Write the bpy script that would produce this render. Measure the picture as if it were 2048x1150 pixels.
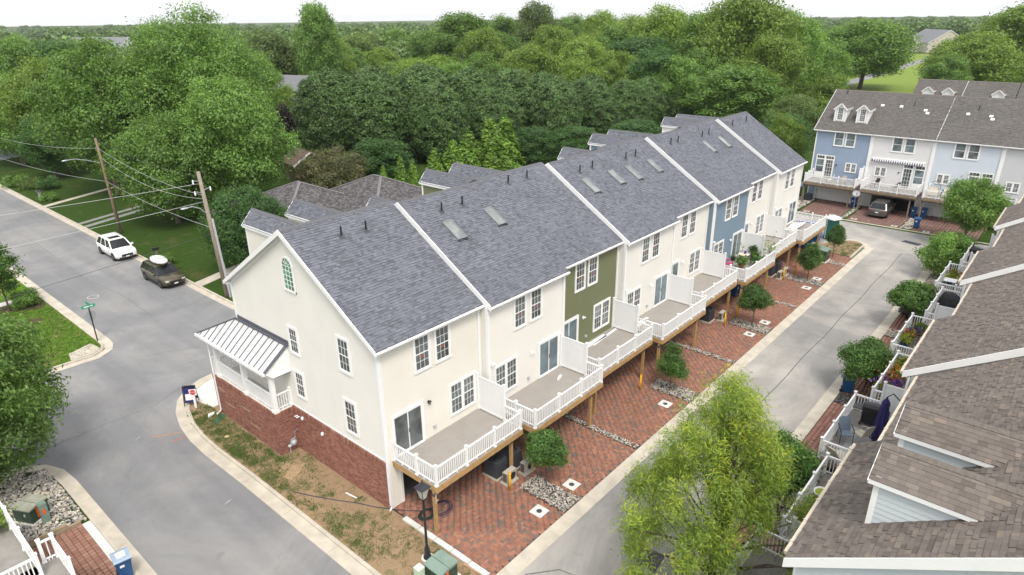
import bpy, math, random
import numpy as np
from mathutils import Vector, Matrix
rad = math.radians
rnd = random.Random(7)
for o in list(bpy.data.objects):
    bpy.data.objects.remove(o)
SC = bpy.context.scene
COL = SC.collection

# ------------------------------------------------------------------ camera
cd = bpy.data.cameras.new('camera')
cam = bpy.data.objects.new('camera', cd)
COL.objects.link(cam)
SC.camera = cam
YAW, PITCH, ROLL = rad(41.07), rad(22.212), rad(-.606)
fw = Vector((math.cos(PITCH) * math.cos(YAW), math.cos(PITCH) * math.sin(YAW), -math.sin(PITCH)))
r0 = Vector((math.sin(YAW), -math.cos(YAW), 0))
u0 = r0.cross(fw)
r1 = math.cos(ROLL) * r0 + math.sin(ROLL) * u0
u1 = -math.sin(ROLL) * r0 + math.cos(ROLL) * u0
CAM = Vector((-14.605, -20.153, 20.755))
mw = Matrix.Identity(4)
for i in range(3):
    mw[i][0], mw[i][1], mw[i][2], mw[i][3] = r1[i], u1[i], -fw[i], CAM[i]
cam.matrix_world = mw
cd.sensor_width = 36
cd.lens = 1325.56 / 2048 * 36
cd.clip_start = .2
cd.clip_end = 9000

# ------------------------------------------------------------------ sky, sun, exposure
SUN_EL, SUN_AZ = rad(57), rad(236)          # azimuth measured from +X, counter-clockwise
world = bpy.data.worlds.new('World')
SC.world = world
world.use_nodes = True
nt = world.node_tree
bg = nt.nodes['Background']
sky = nt.nodes.new('ShaderNodeTexSky')
sky.sky_type = 'NISHITA'
sky.sun_disc = False
sky.sun_elevation = SUN_EL
sky.sun_rotation = rad(90) - SUN_AZ
sky.air_density = 1.0
sky.dust_density = 5.0
sky.ozone_density = 1.0
hs = nt.nodes.new('ShaderNodeHueSaturation')     # thin bright overcast: the blue is mostly washed out
hs.inputs['Saturation'].default_value = .3
mxw = nt.nodes.new('ShaderNodeMix')
mxw.data_type = 'RGBA'
mxw.inputs[0].default_value = .6
mxw.inputs[7].default_value = (8.6, 8.7, 8.9, 1)
nt.links.new(sky.outputs[0], hs.inputs['Color'])
nt.links.new(hs.outputs[0], mxw.inputs[6])
nt.links.new(mxw.outputs[2], bg.inputs['Color'])
bg.inputs['Strength'].default_value = .12
sd = bpy.data.lights.new('sun', 'SUN')
sd.energy = 1.5
sd.angle = rad(16)
sd.color = (1, .94, .84)
sun = bpy.data.objects.new('sun', sd)
COL.objects.link(sun)
dirs = Vector((math.cos(SUN_EL) * math.cos(SUN_AZ), math.cos(SUN_EL) * math.sin(SUN_AZ), math.sin(SUN_EL)))
sun.rotation_euler = dirs.to_track_quat('Z', 'Y').to_euler()
sun.location = (0, 0, 60)
vs = SC.view_settings
vs.view_transform = 'Standard'
vs.look = 'None'
vs.exposure = .74
vs.gamma = 1
vs.use_curve_mapping = False
cy = SC.cycles
cy.use_denoising = True
cy.max_bounces = 6
cy.diffuse_bounces = 3
cy.transmission_bounces = 3
cy.transparent_max_bounces = 6
cy.volume_bounces = 0
cy.use_adaptive_sampling = True
cy.adaptive_threshold = .02

# ------------------------------------------------------------------ mesh helpers
class MB:
    def __init__(s):
        s.v, s.f, s.m = [], [], []
    def add(s, vs_, fs, mi=0):
        b = len(s.v)
        s.v += [tuple(p) for p in vs_]
        s.f += [tuple(b + i for i in f) for f in fs]
        s.m += [mi] * len(fs)
        return s
    def box(s, x0, x1, y0, y1, z0, z1, mi=0):
        return s.add([(x0, y0, z0), (x1, y0, z0), (x1, y1, z0), (x0, y1, z0), (x0, y0, z1), (x1, y0, z1), (x1, y1, z1), (x0, y1, z1)],
                     [(0, 3, 2, 1), (4, 5, 6, 7), (0, 1, 5, 4), (1, 2, 6, 5), (2, 3, 7, 6), (3, 0, 4, 7)], mi)
    def quad(s, a, b, c, d, mi=0):
        return s.add([a, b, c, d], [(0, 1, 2, 3)], mi)
    def bar(s, p, q, w, h, mi=0, up=(0, 0, 1)):
        p, q, up = Vector(p), Vector(q), Vector(up)
        d = (q - p).normalized()
        if abs(d.dot(up)) > .98:
            up = Vector((0, 1, 0))
        a = d.cross(up).normalized() * w / 2
        b = a.cross(d).normalized() * h / 2
        vs_ = [e + sa * a + sb * b for e in (p, q) for sa, sb in ((-1, -1), (1, -1), (1, 1), (-1, 1))]
        return s.add(vs_, [(0, 3, 2, 1), (4, 5, 6, 7), (0, 1, 5, 4), (1, 2, 6, 5), (2, 3, 7, 6), (3, 0, 4, 7)], mi)
    def tube(s, pts, r, n=6, mi=0, caps=True):
        pts = [Vector(p) for p in pts]
        rs = r if isinstance(r, (list, tuple)) else [r] * len(pts)
        vs_, fs = [], []
        for i, p in enumerate(pts):
            d = (pts[min(i + 1, len(pts) - 1)] - pts[max(i - 1, 0)])
            d = d.normalized() if d.length > 1e-9 else Vector((0, 0, 1))
            up = Vector((0, 0, 1)) if abs(d.z) < .9 else Vector((1, 0, 0))
            a = d.cross(up).normalized()
            b = a.cross(d)
            for k in range(n):
                t = 2 * math.pi * k / n
                vs_.append(p + (a * math.cos(t) + b * math.sin(t)) * rs[i])
        for i in range(len(pts) - 1):
            for k in range(n):
                k2 = (k + 1) % n
                fs.append((i * n + k, (i + 1) * n + k, (i + 1) * n + k2, i * n + k2))
        if caps:
            fs.append(tuple(range(n)))
            fs.append(tuple((len(pts) - 1) * n + k for k in reversed(range(n))))
        return s.add(vs_, fs, mi)
    def cyl(s, p, q, r, n=12, mi=0, r2=None):
        return s.tube([p, q], [r, r if r2 is None else r2], n, mi)
    def lathe(s, c, prof, n=16, mi=0):
        vs_, fs = [], []
        for r, z in prof:
            for k in range(n):
                t = 2 * math.pi * k / n
                vs_.append((c[0] + r * math.cos(t), c[1] + r * math.sin(t), c[2] + z))
        for i in range(len(prof) - 1):
            for k in range(n):
                k2 = (k + 1) % n
                fs.append((i * n + k, i * n + k2, (i + 1) * n + k2, (i + 1) * n + k))
        fs.append(tuple(reversed(range(n))))
        fs.append(tuple((len(prof) - 1) * n + k for k in range(n)))
        return s.add(vs_, fs, mi)
    def prism(s, poly, z0, z1, mi=0):
        n = len(poly)
        vs_ = [(x, y, z0) for x, y in poly] + [(x, y, z1) for x, y in poly]
        fs = [tuple(reversed(range(n))), tuple(range(n, 2 * n))] + [(i, (i + 1) % n, n + (i + 1) % n, n + i) for i in range(n)]
        return s.add(vs_, fs, mi)
    def prismx(s, poly, x0, x1, mi=0):       # polygon in (y, z) extruded along x
        n = len(poly)
        vs_ = [(x0, y, z) for y, z in poly] + [(x1, y, z) for y, z in poly]
        fs = [tuple(reversed(range(n))), tuple(range(n, 2 * n))] + [(i, (i + 1) % n, n + (i + 1) % n, n + i) for i in range(n)]
        return s.add(vs_, fs, mi)
    def prismy(s, poly, y0, y1, mi=0):       # polygon in (x, z) extruded along y
        n = len(poly)
        vs_ = [(x, y0, z) for x, z in poly] + [(x, y1, z) for x, z in poly]
        fs = [tuple(range(n)), tuple(reversed(range(n, 2 * n)))] + [(i, n + i, n + (i + 1) % n, (i + 1) % n) for i in range(n)]
        return s.add(vs_, fs, mi)
    def mesh(s, name, mats, smooth=False):
        me = bpy.data.meshes.new(name)
        me.from_pydata(s.v, [], s.f)
        for m_ in (mats if isinstance(mats, (list, tuple)) else [mats]):
            me.materials.append(m_)
        if any(s.m):
            me.polygons.foreach_set('material_index', s.m)
        if smooth:
            me.polygons.foreach_set('use_smooth', [True] * len(s.f))
        me.update()
        return me

def link(name, me, parent=None, loc=None, rz=0):
    o = bpy.data.objects.new(name, me)
    COL.objects.link(o)
    if parent is not None:
        o.parent = parent
    if loc is not None:
        o.location = loc
    if rz:
        o.rotation_euler = (0, 0, rz)
    return o
def part(name, mb, mats, parent, smooth=False, kind=None, label=None, loc=None):
    me = mb.mesh(name, mats, smooth) if isinstance(mb, MB) else mb
    o = link(name, me, parent, loc)
    if kind:
        o['kind'] = kind
    if label:
        o['label'] = label
    return o
CACHE = {}
def cpart(key, name, fn, mats, parent, loc=None, smooth=False, kind=None, rz=0):    # a part whose mesh is shared by alike parts
    if key not in CACHE:
        CACHE[key] = fn().mesh(name, mats, smooth)
    o = link(name, CACHE[key], parent, loc, rz)
    if kind:
        o['kind'] = kind
    return o
def tag(o, label, cat, group=None, kind=None):
    o['label'] = label
    o['category'] = cat
    if group:
        o['group'] = group
    if kind:
        o['kind'] = kind
    return o
def thing(name, label, cat, loc=(0, 0, 0), rz=0, group=None):
    o = link(name, None, None, loc, rz)
    return tag(o, label, cat, group)
def solo(name, label, cat, mb, mats, loc=(0, 0, 0), rz=0, group=None, smooth=False):
    o = link(name, mb.mesh(name, mats, smooth), None, loc, rz)
    return tag(o, label, cat, group)
def struct(name, mb, mats, kind='structure', parent=None, smooth=False):
    o = link(name, mb.mesh(name, mats, smooth), parent)
    o['kind'] = kind
    return o
def dup(root, loc, rz=0, label=None, scale=None):
    r = root.copy()
    COL.objects.link(r)
    r.location = loc
    r.rotation_euler = (0, 0, rz)
    if scale:
        r.scale = scale if isinstance(scale, (tuple, list)) else (scale,) * 3
    if label:
        r['label'] = label
    for ch in root.children:
        c = ch.copy()
        COL.objects.link(c)
        c.parent = r
        for g in ch.children:
            d = g.copy()
            COL.objects.link(d)
            d.parent = c
    return r

# ------------------------------------------------------------------ materials
def nodes_of(name):
    m = bpy.data.materials.new(name)
    m.use_nodes = True
    t = m.node_tree
    return m, t, t.nodes['Principled BSDF']
def N(t, typ, **kw):
    n = t.nodes.new(typ)
    for k, v in kw.items():
        setattr(n, k, v)
    return n
def noise(t, pos, scale, detail=4, rough=.55, dist=0):
    n = N(t, 'ShaderNodeTexNoise')
    n.inputs['Scale'].default_value = scale
    n.inputs['Detail'].default_value = detail
    n.inputs['Roughness'].default_value = rough
    n.inputs['Distortion'].default_value = dist
    t.links.new(pos, n.inputs['Vector'])
    return n.outputs['Fac']
def ramp(t, fac, stops):
    r = N(t, 'ShaderNodeValToRGB')
    e = r.color_ramp.elements
    while len(e) < len(stops):
        e.new(.5)
    for i, (p, c) in enumerate(stops):
        e[i].position = p
        e[i].color = tuple(c) + (1,) if len(c) == 3 else c
    t.links.new(fac, r.inputs['Fac'])
    return r.outputs['Color']
def mixc(t, fac, a, b, blend='MIX'):
    x = N(t, 'ShaderNodeMix', data_type='RGBA', blend_type=blend)
    for sock, val in ((0, fac), (6, a), (7, b)):
        if hasattr(val, 'links'):
            t.links.new(val, x.inputs[sock])
        elif sock == 0:
            x.inputs[0].default_value = val
        else:
            x.inputs[sock].default_value = tuple(val) + (1,) if len(val) == 3 else val
    return x.outputs[2]
def posn(t):
    return N(t, 'ShaderNodeNewGeometry').outputs['Position']
def bump(t, p, h, strength=.3, dist=.02):
    b = N(t, 'ShaderNodeBump')
    b.inputs['Strength'].default_value = strength
    b.inputs['Distance'].default_value = dist
    t.links.new(h, b.inputs['Height'])
    t.links.new(b.outputs[0], p.inputs['Normal'])
def mul(c, k):
    return tuple(min(1, x * k) for x in c[:3])
def M(name, col, rough=.6, var=.1, scale=2.0, metal=0, bmp=0, bscale=60, spec=.4, coat=0):
    m, t, p = nodes_of(name)
    g = posn(t)
    c = ramp(t, noise(t, g, scale, 5), [(.3, mul(col, 1 - var)), (.7, mul(col, 1 + var))])
    t.links.new(c, p.inputs['Base Color'])
    p.inputs['Roughness'].default_value = rough
    p.inputs['Metallic'].default_value = metal
    p.inputs['Specular IOR Level'].default_value = spec
    p.inputs['Coat Weight'].default_value = coat
    if bmp:
        bump(t, p, noise(t, g, bscale, 3), bmp, .01)
    return m
def M_island(name, stops, rough=.85, var=.12, scale=30, big=None):      # every loose piece takes its own colour
    m, t, p = nodes_of(name)
    g = N(t, 'ShaderNodeNewGeometry')
    oi = N(t, 'ShaderNodeObjectInfo')
    ad = N(t, 'ShaderNodeMath', operation='ADD')
    fr_ = N(t, 'ShaderNodeMath', operation='FRACT')
    t.links.new(g.outputs['Random Per Island'], ad.inputs[0])
    t.links.new(oi.outputs['Random'], ad.inputs[1])
    t.links.new(ad.outputs[0], fr_.inputs[0])
    c = ramp(t, fr_.outputs[0], stops)
    c = mixc(t, 1, c, ramp(t, noise(t, g.outputs['Position'], scale, 4), [(.25, (1 - var,) * 3), (.75, (1 + var,) * 3)]), 'MULTIPLY')
    if big:
        c = mixc(t, 1, c, ramp(t, noise(t, g.outputs['Position'], big, 4), [(.3, (.91,) * 3), (.7, (1.07,) * 3)]), 'MULTIPLY')
    t.links.new(c, p.inputs['Base Color'])
    p.inputs['Roughness'].default_value = rough
    p.inputs['Specular IOR Level'].default_value = .25
    return m
def M_leaf(name, stops, trans=.42, clump=.35, objvar=.12):
    m, t, p = nodes_of(name)
    g = N(t, 'ShaderNodeNewGeometry')
    c = ramp(t, g.outputs['Random Per Island'], stops)
    cl = ramp(t, noise(t, g.outputs['Position'], .55, 3), [(.3, (1 - clump,) * 3), (.7, (1 + clump * .6,) * 3)])
    c = mixc(t, 1, c, cl, 'MULTIPLY')
    oi = N(t, 'ShaderNodeObjectInfo')
    hv = N(t, 'ShaderNodeHueSaturation')
    mr = N(t, 'ShaderNodeMapRange')
    mr.inputs[3].default_value = 1 - objvar * 1.6
    mr.inputs[4].default_value = 1 + objvar * 1.6
    t.links.new(oi.outputs['Random'], mr.inputs[0])
    t.links.new(mr.outputs[0], hv.inputs['Value'])
    t.links.new(c, hv.inputs['Color'])
    c = hv.outputs[0]
    t.links.new(c, p.inputs['Base Color'])
    p.inputs['Roughness'].default_value = .5
    p.inputs['Specular IOR Level'].default_value = .35
    tr = N(t, 'ShaderNodeBsdfTranslucent')
    t.links.new(mixc(t, 1, c, (1.25, 1.2, .7), 'MULTIPLY'), tr.inputs['Color'])
    ms = N(t, 'ShaderNodeMixShader')
    ms.inputs[0].default_value = trans
    t.links.new(p.outputs[0], ms.inputs[1])
    t.links.new(tr.outputs[0], ms.inputs[2])
    t.links.new(ms.outputs[0], t.nodes['Material Output'].inputs['Surface'])
    return m

white = M('white_vinyl', (.80, .80, .80), .45, .02, 3)
trim = M('white_trim', (.80, .80, .79), .5, .025, 2)
cream = M('cream_siding', (.705, .67, .60), .6, .035, .7)
cream_b = M('pale_cream_siding', (.71, .685, .635), .6, .03, .7)
green_s = M('olive_green_siding', (.15, .165, .085), .6, .05, .7)
blue_s = M('slate_blue_siding', (.17, .235, .30), .6, .05, .7)
far_blue = M('blue_siding', (.255, .325, .43), .6, .05, .7)
far_white = M('off_white_siding', (.66, .655, .65), .6, .03, .7)
far_ltblue = M('light_blue_siding', (.55, .60, .655), .6, .03, .7)
far_grey = M('light_grey_siding', (.52, .53, .54), .6, .03, .7)
pale_blue = M('pale_grey_blue_siding', (.53, .58, .60), .6, .03, .7)
concrete = M('concrete', (.47, .425, .355), .85, .16, 1.4, bmp=.3, bscale=25)
concrete_w = M('pale_concrete', (.62, .60, .565), .85, .10, 2.5, bmp=.2, bscale=25)
deck_m = M('grey_deck_board', (.31, .285, .26), .65, .06, 1.2)
deck_old = M('weathered_deck_board', (.24, .225, .205), .75, .14, 3)
wood = M('treated_lumber', (.40, .25, .11), .7, .18, 4, bmp=.2, bscale=40)
wood_old = M('weathered_lumber', (.22, .17, .12), .8, .2, 4)
black = M('black_plastic', (.02, .02, .022), .45, .1, 5)
dark_metal = M('dark_metal', (.035, .037, .045), .45, .15, 5, metal=.3)
ac_grey = M('charcoal_steel', (.055, .06, .07), .5, .1, 8)
beige_metal = M('beige_steel', (.46, .43, .38), .5, .05, 8)
yellow = M('yellow_paint', (.72, .36, .01), .5, .06, 6)
navy = M('navy_fabric', (.022, .018, .10), .8, .2, 6)
bin_blue = M('blue_plastic', (.012, .07, .20), .45, .08, 5)
bin_lid = M('blue_grey_lid', (.28, .36, .46), .35, .08, 5)
dump_blue = M('blue_painted_steel', (.01, .11, .42), .45, .14, 4)
tr_green = M('green_painted_steel', (.035, .06, .042), .5, .12, 5)
tr_green_top = M('faded_green_steel', (.19, .26, .22), .5, .12, 3)
ped_green = M('pale_green_plastic', (.42, .56, .40), .5, .05, 5)
orange = M('orange_label', (.75, .12, .01), .6, .05, 5)
red_m = M('red_sign_paint', (.55, .02, .035), .5, .05, 5)
pink = M('pink_plastic', (.45, .07, .18), .5, .05, 5)
bark = M('bark', (.105, .08, .06), .9, .3, 6, bmp=.6, bscale=20)
pole_m = M('utility_pole_wood', (.20, .145, .10), .85, .25, 5, bmp=.4, bscale=30)
galv = M('galvanised_steel', (.45, .46, .48), .4, .08, 6, metal=.5)
conduit = M('grey_conduit', (.42, .43, .45), .5, .06, 4)
porta_green = M('dark_teal_plastic', (.012, .085, .075), .5, .08, 5)
sign_green = M('green_sign_sheet', (.01, .30, .17), .5, .04, 5)
sign_back = M('grey_sign_back', (.30, .31, .33), .5, .05, 5)
tan_stone = M('tan_timber', (.28, .22, .15), .85, .2, 3)
mulch = M('brown_mulch', (.085, .05, .035), .95, .35, 14, bmp=.8, bscale=40)
soil_dark = M('garage_floor', (.12, .11, .10), .85, .2, 2)
int_wall = M('garage_interior', (.20, .19, .17), .9, .1, 2)
paper = M('white_paper', (.75, .75, .73), .7, .03, 5)
rope_m = M('rope', (.55, .46, .35), .8, .1, 20)
hose_g = M('dark_green_hose', (.015, .035, .025), .5, .1, 10)
hose_p = M('dark_blue_cord', (.03, .03, .07), .5, .1, 10)
terracotta = M('terracotta', (.32, .13, .07), .8, .1, 6)
cover_m = M('black_cover', (.018, .019, .022), .75, .3, 3)
wicker = M('brown_wicker', (.045, .03, .028), .8, .3, 30)
cushion = M('cream_cushion', (.62, .57, .48), .9, .05, 6)
beige_fab = M('beige_sling', (.50, .45, .36), .8, .06, 10)
rubber = M('tyre_rubber', (.015, .015, .016), .8, .1, 10)
alloy = M('wheel_alloy', (.10, .10, .11), .35, .1, 8, metal=.7)
car_white = M('white_car_paint', (.80, .80, .80), .25, .01, 1, coat=.6)
car_bronze = M('bronze_car_paint', (.085, .072, .04), .3, .05, 1, metal=.4, coat=.6)
car_silver = M('silver_car_paint', (.12, .115, .11), .3, .03, 1, metal=.4, coat=.6)
car_dark = M('dark_car_paint', (.02, .022, .03), .2, .05, 1, coat=.7)
car_pale = M('pale_blue_car_paint', (.35, .42, .47), .25, .03, 1, metal=.3, coat=.6)
lamp_glass = M('headlamp', (.55, .57, .60), .15, .03, 5)
red_lens = M('red_lens', (.35, .01, .01), .2, .05, 5)
frost = M('lantern_glass', (.45, .44, .40), .25, .05, 5)
hip_roof = None

def M_glass(name, col=(.035, .045, .05), rough=.04, var=.5, sc=.9):
    m, t, p = nodes_of(name)
    g = posn(t)
    t.links.new(ramp(t, noise(t, g, sc, 2), [(.35, mul(col, 1 - var)), (.68, mul(col, 1 + var * 2.2))]), p.inputs['Base Color'])
    p.inputs['Roughness'].default_value = rough
    p.inputs['Specular IOR Level'].default_value = .9
    return m
glass = M_glass('window_glass', (.075, .085, .088))
glass_f = M_glass('far_window_glass', (.10, .13, .14))
glass_b = M_glass('slider_glass', (.10, .14, .16), var=.3)
glass_g = M_glass('arch_window_glass', (.07, .15, .12))
sky_glass = M_glass('skylight_glass', (.17, .19, .185), .15, .2, 1.2)
car_glass = M_glass('car_glass', (.012, .014, .016))
car_glass.node_tree.nodes['Principled BSDF'].inputs['Specular IOR Level'].default_value = .35

shingle_grey = M_island('grey_shingle', [(0, (0.098, 0.103, 0.122)), (.2, (0.116, 0.121, 0.142)), (.3, (0.131, 0.138, 0.162)), (.8, (0.144, 0.151, 0.178)), (1, (0.164, 0.171, 0.200))], .9, .12, 40, .5)
shingle_brown = M_island('brown_shingle', [(0, (0.113, 0.094, 0.084)), (.3, (0.144, 0.123, 0.109)), (.8, (0.163, 0.141, 0.125)), (.93, (0.182, 0.155, 0.132)), (1, (0.207, 0.166, 0.134))], .9, .12, 40, .5)
shingle_taupe = M_island('taupe_shingle', [(0, (.10, .092, .086)), (.5, (.122, .114, .107)), (1, (.142, .133, .125))], .9, .12, 40, .4)
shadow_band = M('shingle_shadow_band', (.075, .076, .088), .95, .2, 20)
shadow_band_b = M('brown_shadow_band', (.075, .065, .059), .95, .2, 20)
shingle_far = M('taupe_shingle_roof', (.125, .113, .103), .9, .22, 9, bmp=.4, bscale=12)
shingle_hip = M_island('dark_grey_shingle', [(0, (.055, .05, .052)), (.5, (.095, .088, .09)), (1, (.15, .14, .142))], .9, .1, 40)
ridge_cap = M('ridge_cap_shingle', (.118, .12, .132), .9, .15, 12)
brick_red = M_island('red_brick', [(0, (0.192, 0.085, 0.063)), (.5, (0.270, 0.122, 0.091)), (1, (0.348, 0.171, 0.128))], .9, .15, 30, .4)
mortar = M('mortar', (.40, .33, .29), .95, .1, 6)
paver_red = M_island('red_clay_paver', [(0, (0.154, 0.125, 0.112)), (.14, (0.198, 0.148, 0.127)), (.22, (0.248, 0.125, 0.089)), (.6, (0.303, 0.143, 0.098)), (.87, (0.352, 0.170, 0.114)), (1, (0.396, 0.212, 0.151))], .9, .14, 20, .25)
paver_sq = M_island('square_concrete_paver', [(0, (.245, .125, .095)), (.5, (.28, .145, .11)), (1, (.33, .18, .14))], .9, .12, 20, .3)
paver_mauve = M_island('mauve_concrete_paver', [(0, (.17, .10, .088)), (.5, (.20, .118, .10)), (1, (.24, .145, .125))], .9, .12, 20, .3)
joint = M('paver_joint_sand', (.075, .055, .045), .95, .2, 5)
stone_m = M_island('river_stone', [(0, (.13, .125, .125)), (.3, (.30, .285, .265)), (.6, (.45, .42, .38)), (.85, (.54, .45, .33)), (1, (.68, .65, .61))], .8, .1, 40)
stone_dark = M_island('dark_slate_chip', [(0, (.03, .03, .033)), (.6, (.09, .09, .095)), (1, (.22, .215, .21))], .8, .1, 40)

def M_asphalt(name, a, b, dust, amount, dscale=.16, streak=False):
    m, t, p = nodes_of(name)
    g = posn(t)
    c = ramp(t, noise(t, g, .35, 6, .6), [(.25, a), (.75, b)])
    c = mixc(t, 1, c, ramp(t, noise(t, g, 22, 3, .7), [(.2, (.84,) * 3), (.8, (1.15,) * 3)]), 'MULTIPLY')
    d = ramp(t, noise(t, g, dscale, 7, .68, .6), [(.44, (0, 0, 0)), (.64, (amount,) * 3)])
    c = mixc(t, d, c, dust)
    mp = N(t, 'ShaderNodeMapping')                        # faint wheel tracks along the carriageway
    mp.inputs['Scale'].default_value = (.035, .8, 1) if streak else (.8, .03, 1)
    t.links.new(g, mp.inputs['Vector'])
    c = mixc(t, 1, c, ramp(t, noise(t, mp.outputs[0], 1, 3, .5), [(.3, (.90,) * 3), (.7, (1.09,) * 3)]), 'MULTIPLY')
    sp_ = ramp(t, noise(t, g, 1.3, 2, .4), [(.70, (1,) * 3), (.78, (.86,) * 3)])       # oil drips and darker spots
    c = mixc(t, 1, c, sp_, 'MULTIPLY')
    w = N(t, 'ShaderNodeTexVoronoi', feature='DISTANCE_TO_EDGE')      # hairline cracks
    w.inputs['Scale'].default_value = .11
    sh = N(t, 'ShaderNodeVectorMath', operation='ADD')
    nn = N(t, 'ShaderNodeTexNoise')
    nn.inputs['Scale'].default_value = .9
    nn.inputs['Detail'].default_value = 5
    t.links.new(g, nn.inputs['Vector'])
    sc_ = N(t, 'ShaderNodeVectorMath', operation='SCALE')
    sc_.inputs['Scale'].default_value = 1.6
    t.links.new(nn.outputs['Color'], sc_.inputs[0])
    t.links.new(g, sh.inputs[0])
    t.links.new(sc_.outputs[0], sh.inputs[1])
    t.links.new(sh.outputs[0], w.inputs['Vector'])
    cr = ramp(t, w.outputs['Distance'], [(.0, (.88,) * 3), (.004, (1,) * 3)])
    c = mixc(t, 1, c, cr, 'MULTIPLY')
    t.links.new(c, p.inputs['Base Color'])
    p.inputs['Roughness'].default_value = .88
    p.inputs['Specular IOR Level'].default_value = .3
    bump(t, p, noise(t, g, 55, 2), .35, .01)
    return m
asphalt = M_asphalt('street_asphalt', (.168, .169, .176), (.208, .209, .216), (.38, .36, .33), .35, .13)
asphalt_alley = M_asphalt('alley_asphalt', (.205, .198, .192), (.255, .248, .240), (.44, .41, .37), .75, .12, True)

def M_lawn(name, g0, g1, d0, d1, lo, hi, sc=.5):
    m, t, p = nodes_of(name)
    g = posn(t)
    gc = ramp(t, noise(t, g, 2.2, 6, .65), [(.3, g0), (.7, g1)])
    dc = ramp(t, noise(t, g, 3.0, 6, .6), [(.3, d0), (.7, d1)])
    k = ramp(t, noise(t, g, sc, 6, .62, .3), [(lo, (0, 0, 0)), (hi, (1, 1, 1))])
    c = mixc(t, k, dc, gc)
    c = mixc(t, 1, c, ramp(t, noise(t, g, 18, 3, .7), [(.25, (.72,) * 3), (.75, (1.22,) * 3)]), 'MULTIPLY')
    t.links.new(c, p.inputs['Base Color'])
    p.inputs['Roughness'].default_value = .95
    p.inputs['Specular IOR Level'].default_value = .1
    bump(t, p, noise(t, g, 30, 4), .6, .04)
    return m
lawn = M_lawn('lawn_grass', (.022, .050, .008), (.045, .080, .013), (.075, .075, .03), (.10, .098, .04), .30, .44, .4)  # greens kept dark: the shade of the trees is put into the colour
lawn_b = M_lawn('bright_lawn_grass', (.06, .13, .010), (.115, .21, .022), (.19, .19, .06), (.24, .22, .09), .34, .46, .45)
lawn_dirt = M_lawn('patchy_seeded_soil', (.050, .075, .018), (.085, .12, .035), (.255, .175, .105), (.335, .24, .15), .55, .68, .55)
meadow = M_lawn('far_ground', (.035, .065, .016), (.075, .115, .025), (.10, .11, .03), (.14, .15, .05), .3, .5, .02)
far_lawn = M_lawn('far_bright_lawn', (.14, .20, .035), (.20, .27, .055), (.16, .17, .05), (.2, .2, .07), .3, .5, .05)
blade_m = M_island('grass_blade', [(0, (.045, .085, .016)), (.6, (.085, .14, .03)), (1, (.17, .18, .06))], .8, .1, 5)

def LS(a, b, c):
    return [(0, a), (.5, b), (1, c)]
leaf_mid = M_leaf('leaf_mid_green', LS((0.089, 0.181, 0.039), (0.152, 0.281, 0.060), (0.258, 0.397, 0.099)))
leaf_light = M_leaf('leaf_light_green', LS((0.117, 0.202, 0.031), (0.191, 0.297, 0.053), (0.286, 0.404, 0.088)))
leaf_deep = M_leaf('leaf_deep_green', LS((0.044, 0.111, 0.030), (0.081, 0.178, 0.050), (0.144, 0.259, 0.075)))
leaf_hedge = M_leaf('leaf_evergreen', LS((0.032, 0.086, 0.018), (0.073, 0.150, 0.037), (0.207, 0.300, 0.103)), .12, .42, .06)
leaf_conifer = M_leaf('leaf_arborvitae', LS((0.076, 0.165, 0.019), (0.133, 0.242, 0.032), (0.208, 0.330, 0.048)), .25)
leaf_silver = M_leaf('leaf_grey_green', LS((0.090, 0.158, 0.042), (0.151, 0.227, 0.063), (0.229, 0.309, 0.105)))
leaf_purple = M_leaf('leaf_purple', LS((.012, .008, .012), (.025, .014, .02), (.045, .024, .03)), .2)
leaf_brown = M_leaf('leaf_olive_brown', LS((.07, .095, .03), (.125, .145, .055), (.24, .20, .10)), .25)
leaf_yg = M_leaf('leaf_yellow_green', LS((0.138, 0.224, 0.038), (0.218, 0.316, 0.053), (0.333, 0.428, 0.090)), .4, .2)
leaf_new = M_leaf('leaf_new_growth', LS((.27, .36, .03), (.38, .45, .04), (.52, .52, .06)), .4, .15)
leaf_small = M_leaf('leaf_street_tree', LS((0.051, 0.117, 0.024), (0.095, 0.191, 0.044), (0.171, 0.297, 0.076)))
leaf_far = M_leaf('leaf_far_wood', LS((0.071, 0.135, 0.038), (0.118, 0.198, 0.059), (0.183, 0.269, 0.078)), .25, .4)
petal_y = M_island('yellow_green_foliage', [(0, (.12, .17, .02)), (.6, (.25, .30, .03)), (.85, (.45, .42, .03)), (1, (.6, .5, .05))], .7)
petal_r = M_island('red_orange_flower', [(0, (.35, .02, .02)), (.5, (.5, .08, .02)), (1, (.6, .2, .03))], .7)
petal_v = M_island('purple_flower', [(0, (.09, .04, .2)), (1, (.2, .1, .35))], .7)

# ------------------------------------------------------------------ ground, roads, kerbs
def poly(name, pts, z, mat, kind='structure'):
    mb = MB()
    mb.add([(x, y, z) for x, y in pts], [tuple(range(len(pts)))])
    return struct(name, mb, mat, kind)
def slab(name, pts, z0, z1, mat, kind='structure'):
    a = sum(pts[i][0] * pts[(i + 1) % len(pts)][1] - pts[(i + 1) % len(pts)][0] * pts[i][1] for i in range(len(pts)))
    mb = MB().prism(pts if a > 0 else pts[::-1], z0, z1)
    return struct(name, mb, mat, kind)
RZ = -.08                                                     # road level; lawns and aprons lie at about 0
gm = MB()
n_ = 24
for i in range(n_):
    for j in range(n_):
        def gp(i_, j_):
            sgn = lambda q: (abs(q) ** 2.2) * (1 if q > 0 else -1)
            return (sgn(i_ / n_ * 2 - 1) * 4200 + 60, sgn(j_ / n_ * 2 - 1) * 4200 + 60, -.14)
        gm.quad(gp(i, j), gp(i + 1, j), gp(i + 1, j + 1), gp(i, j + 1))
struct('ground', gm, meadow)

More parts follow.
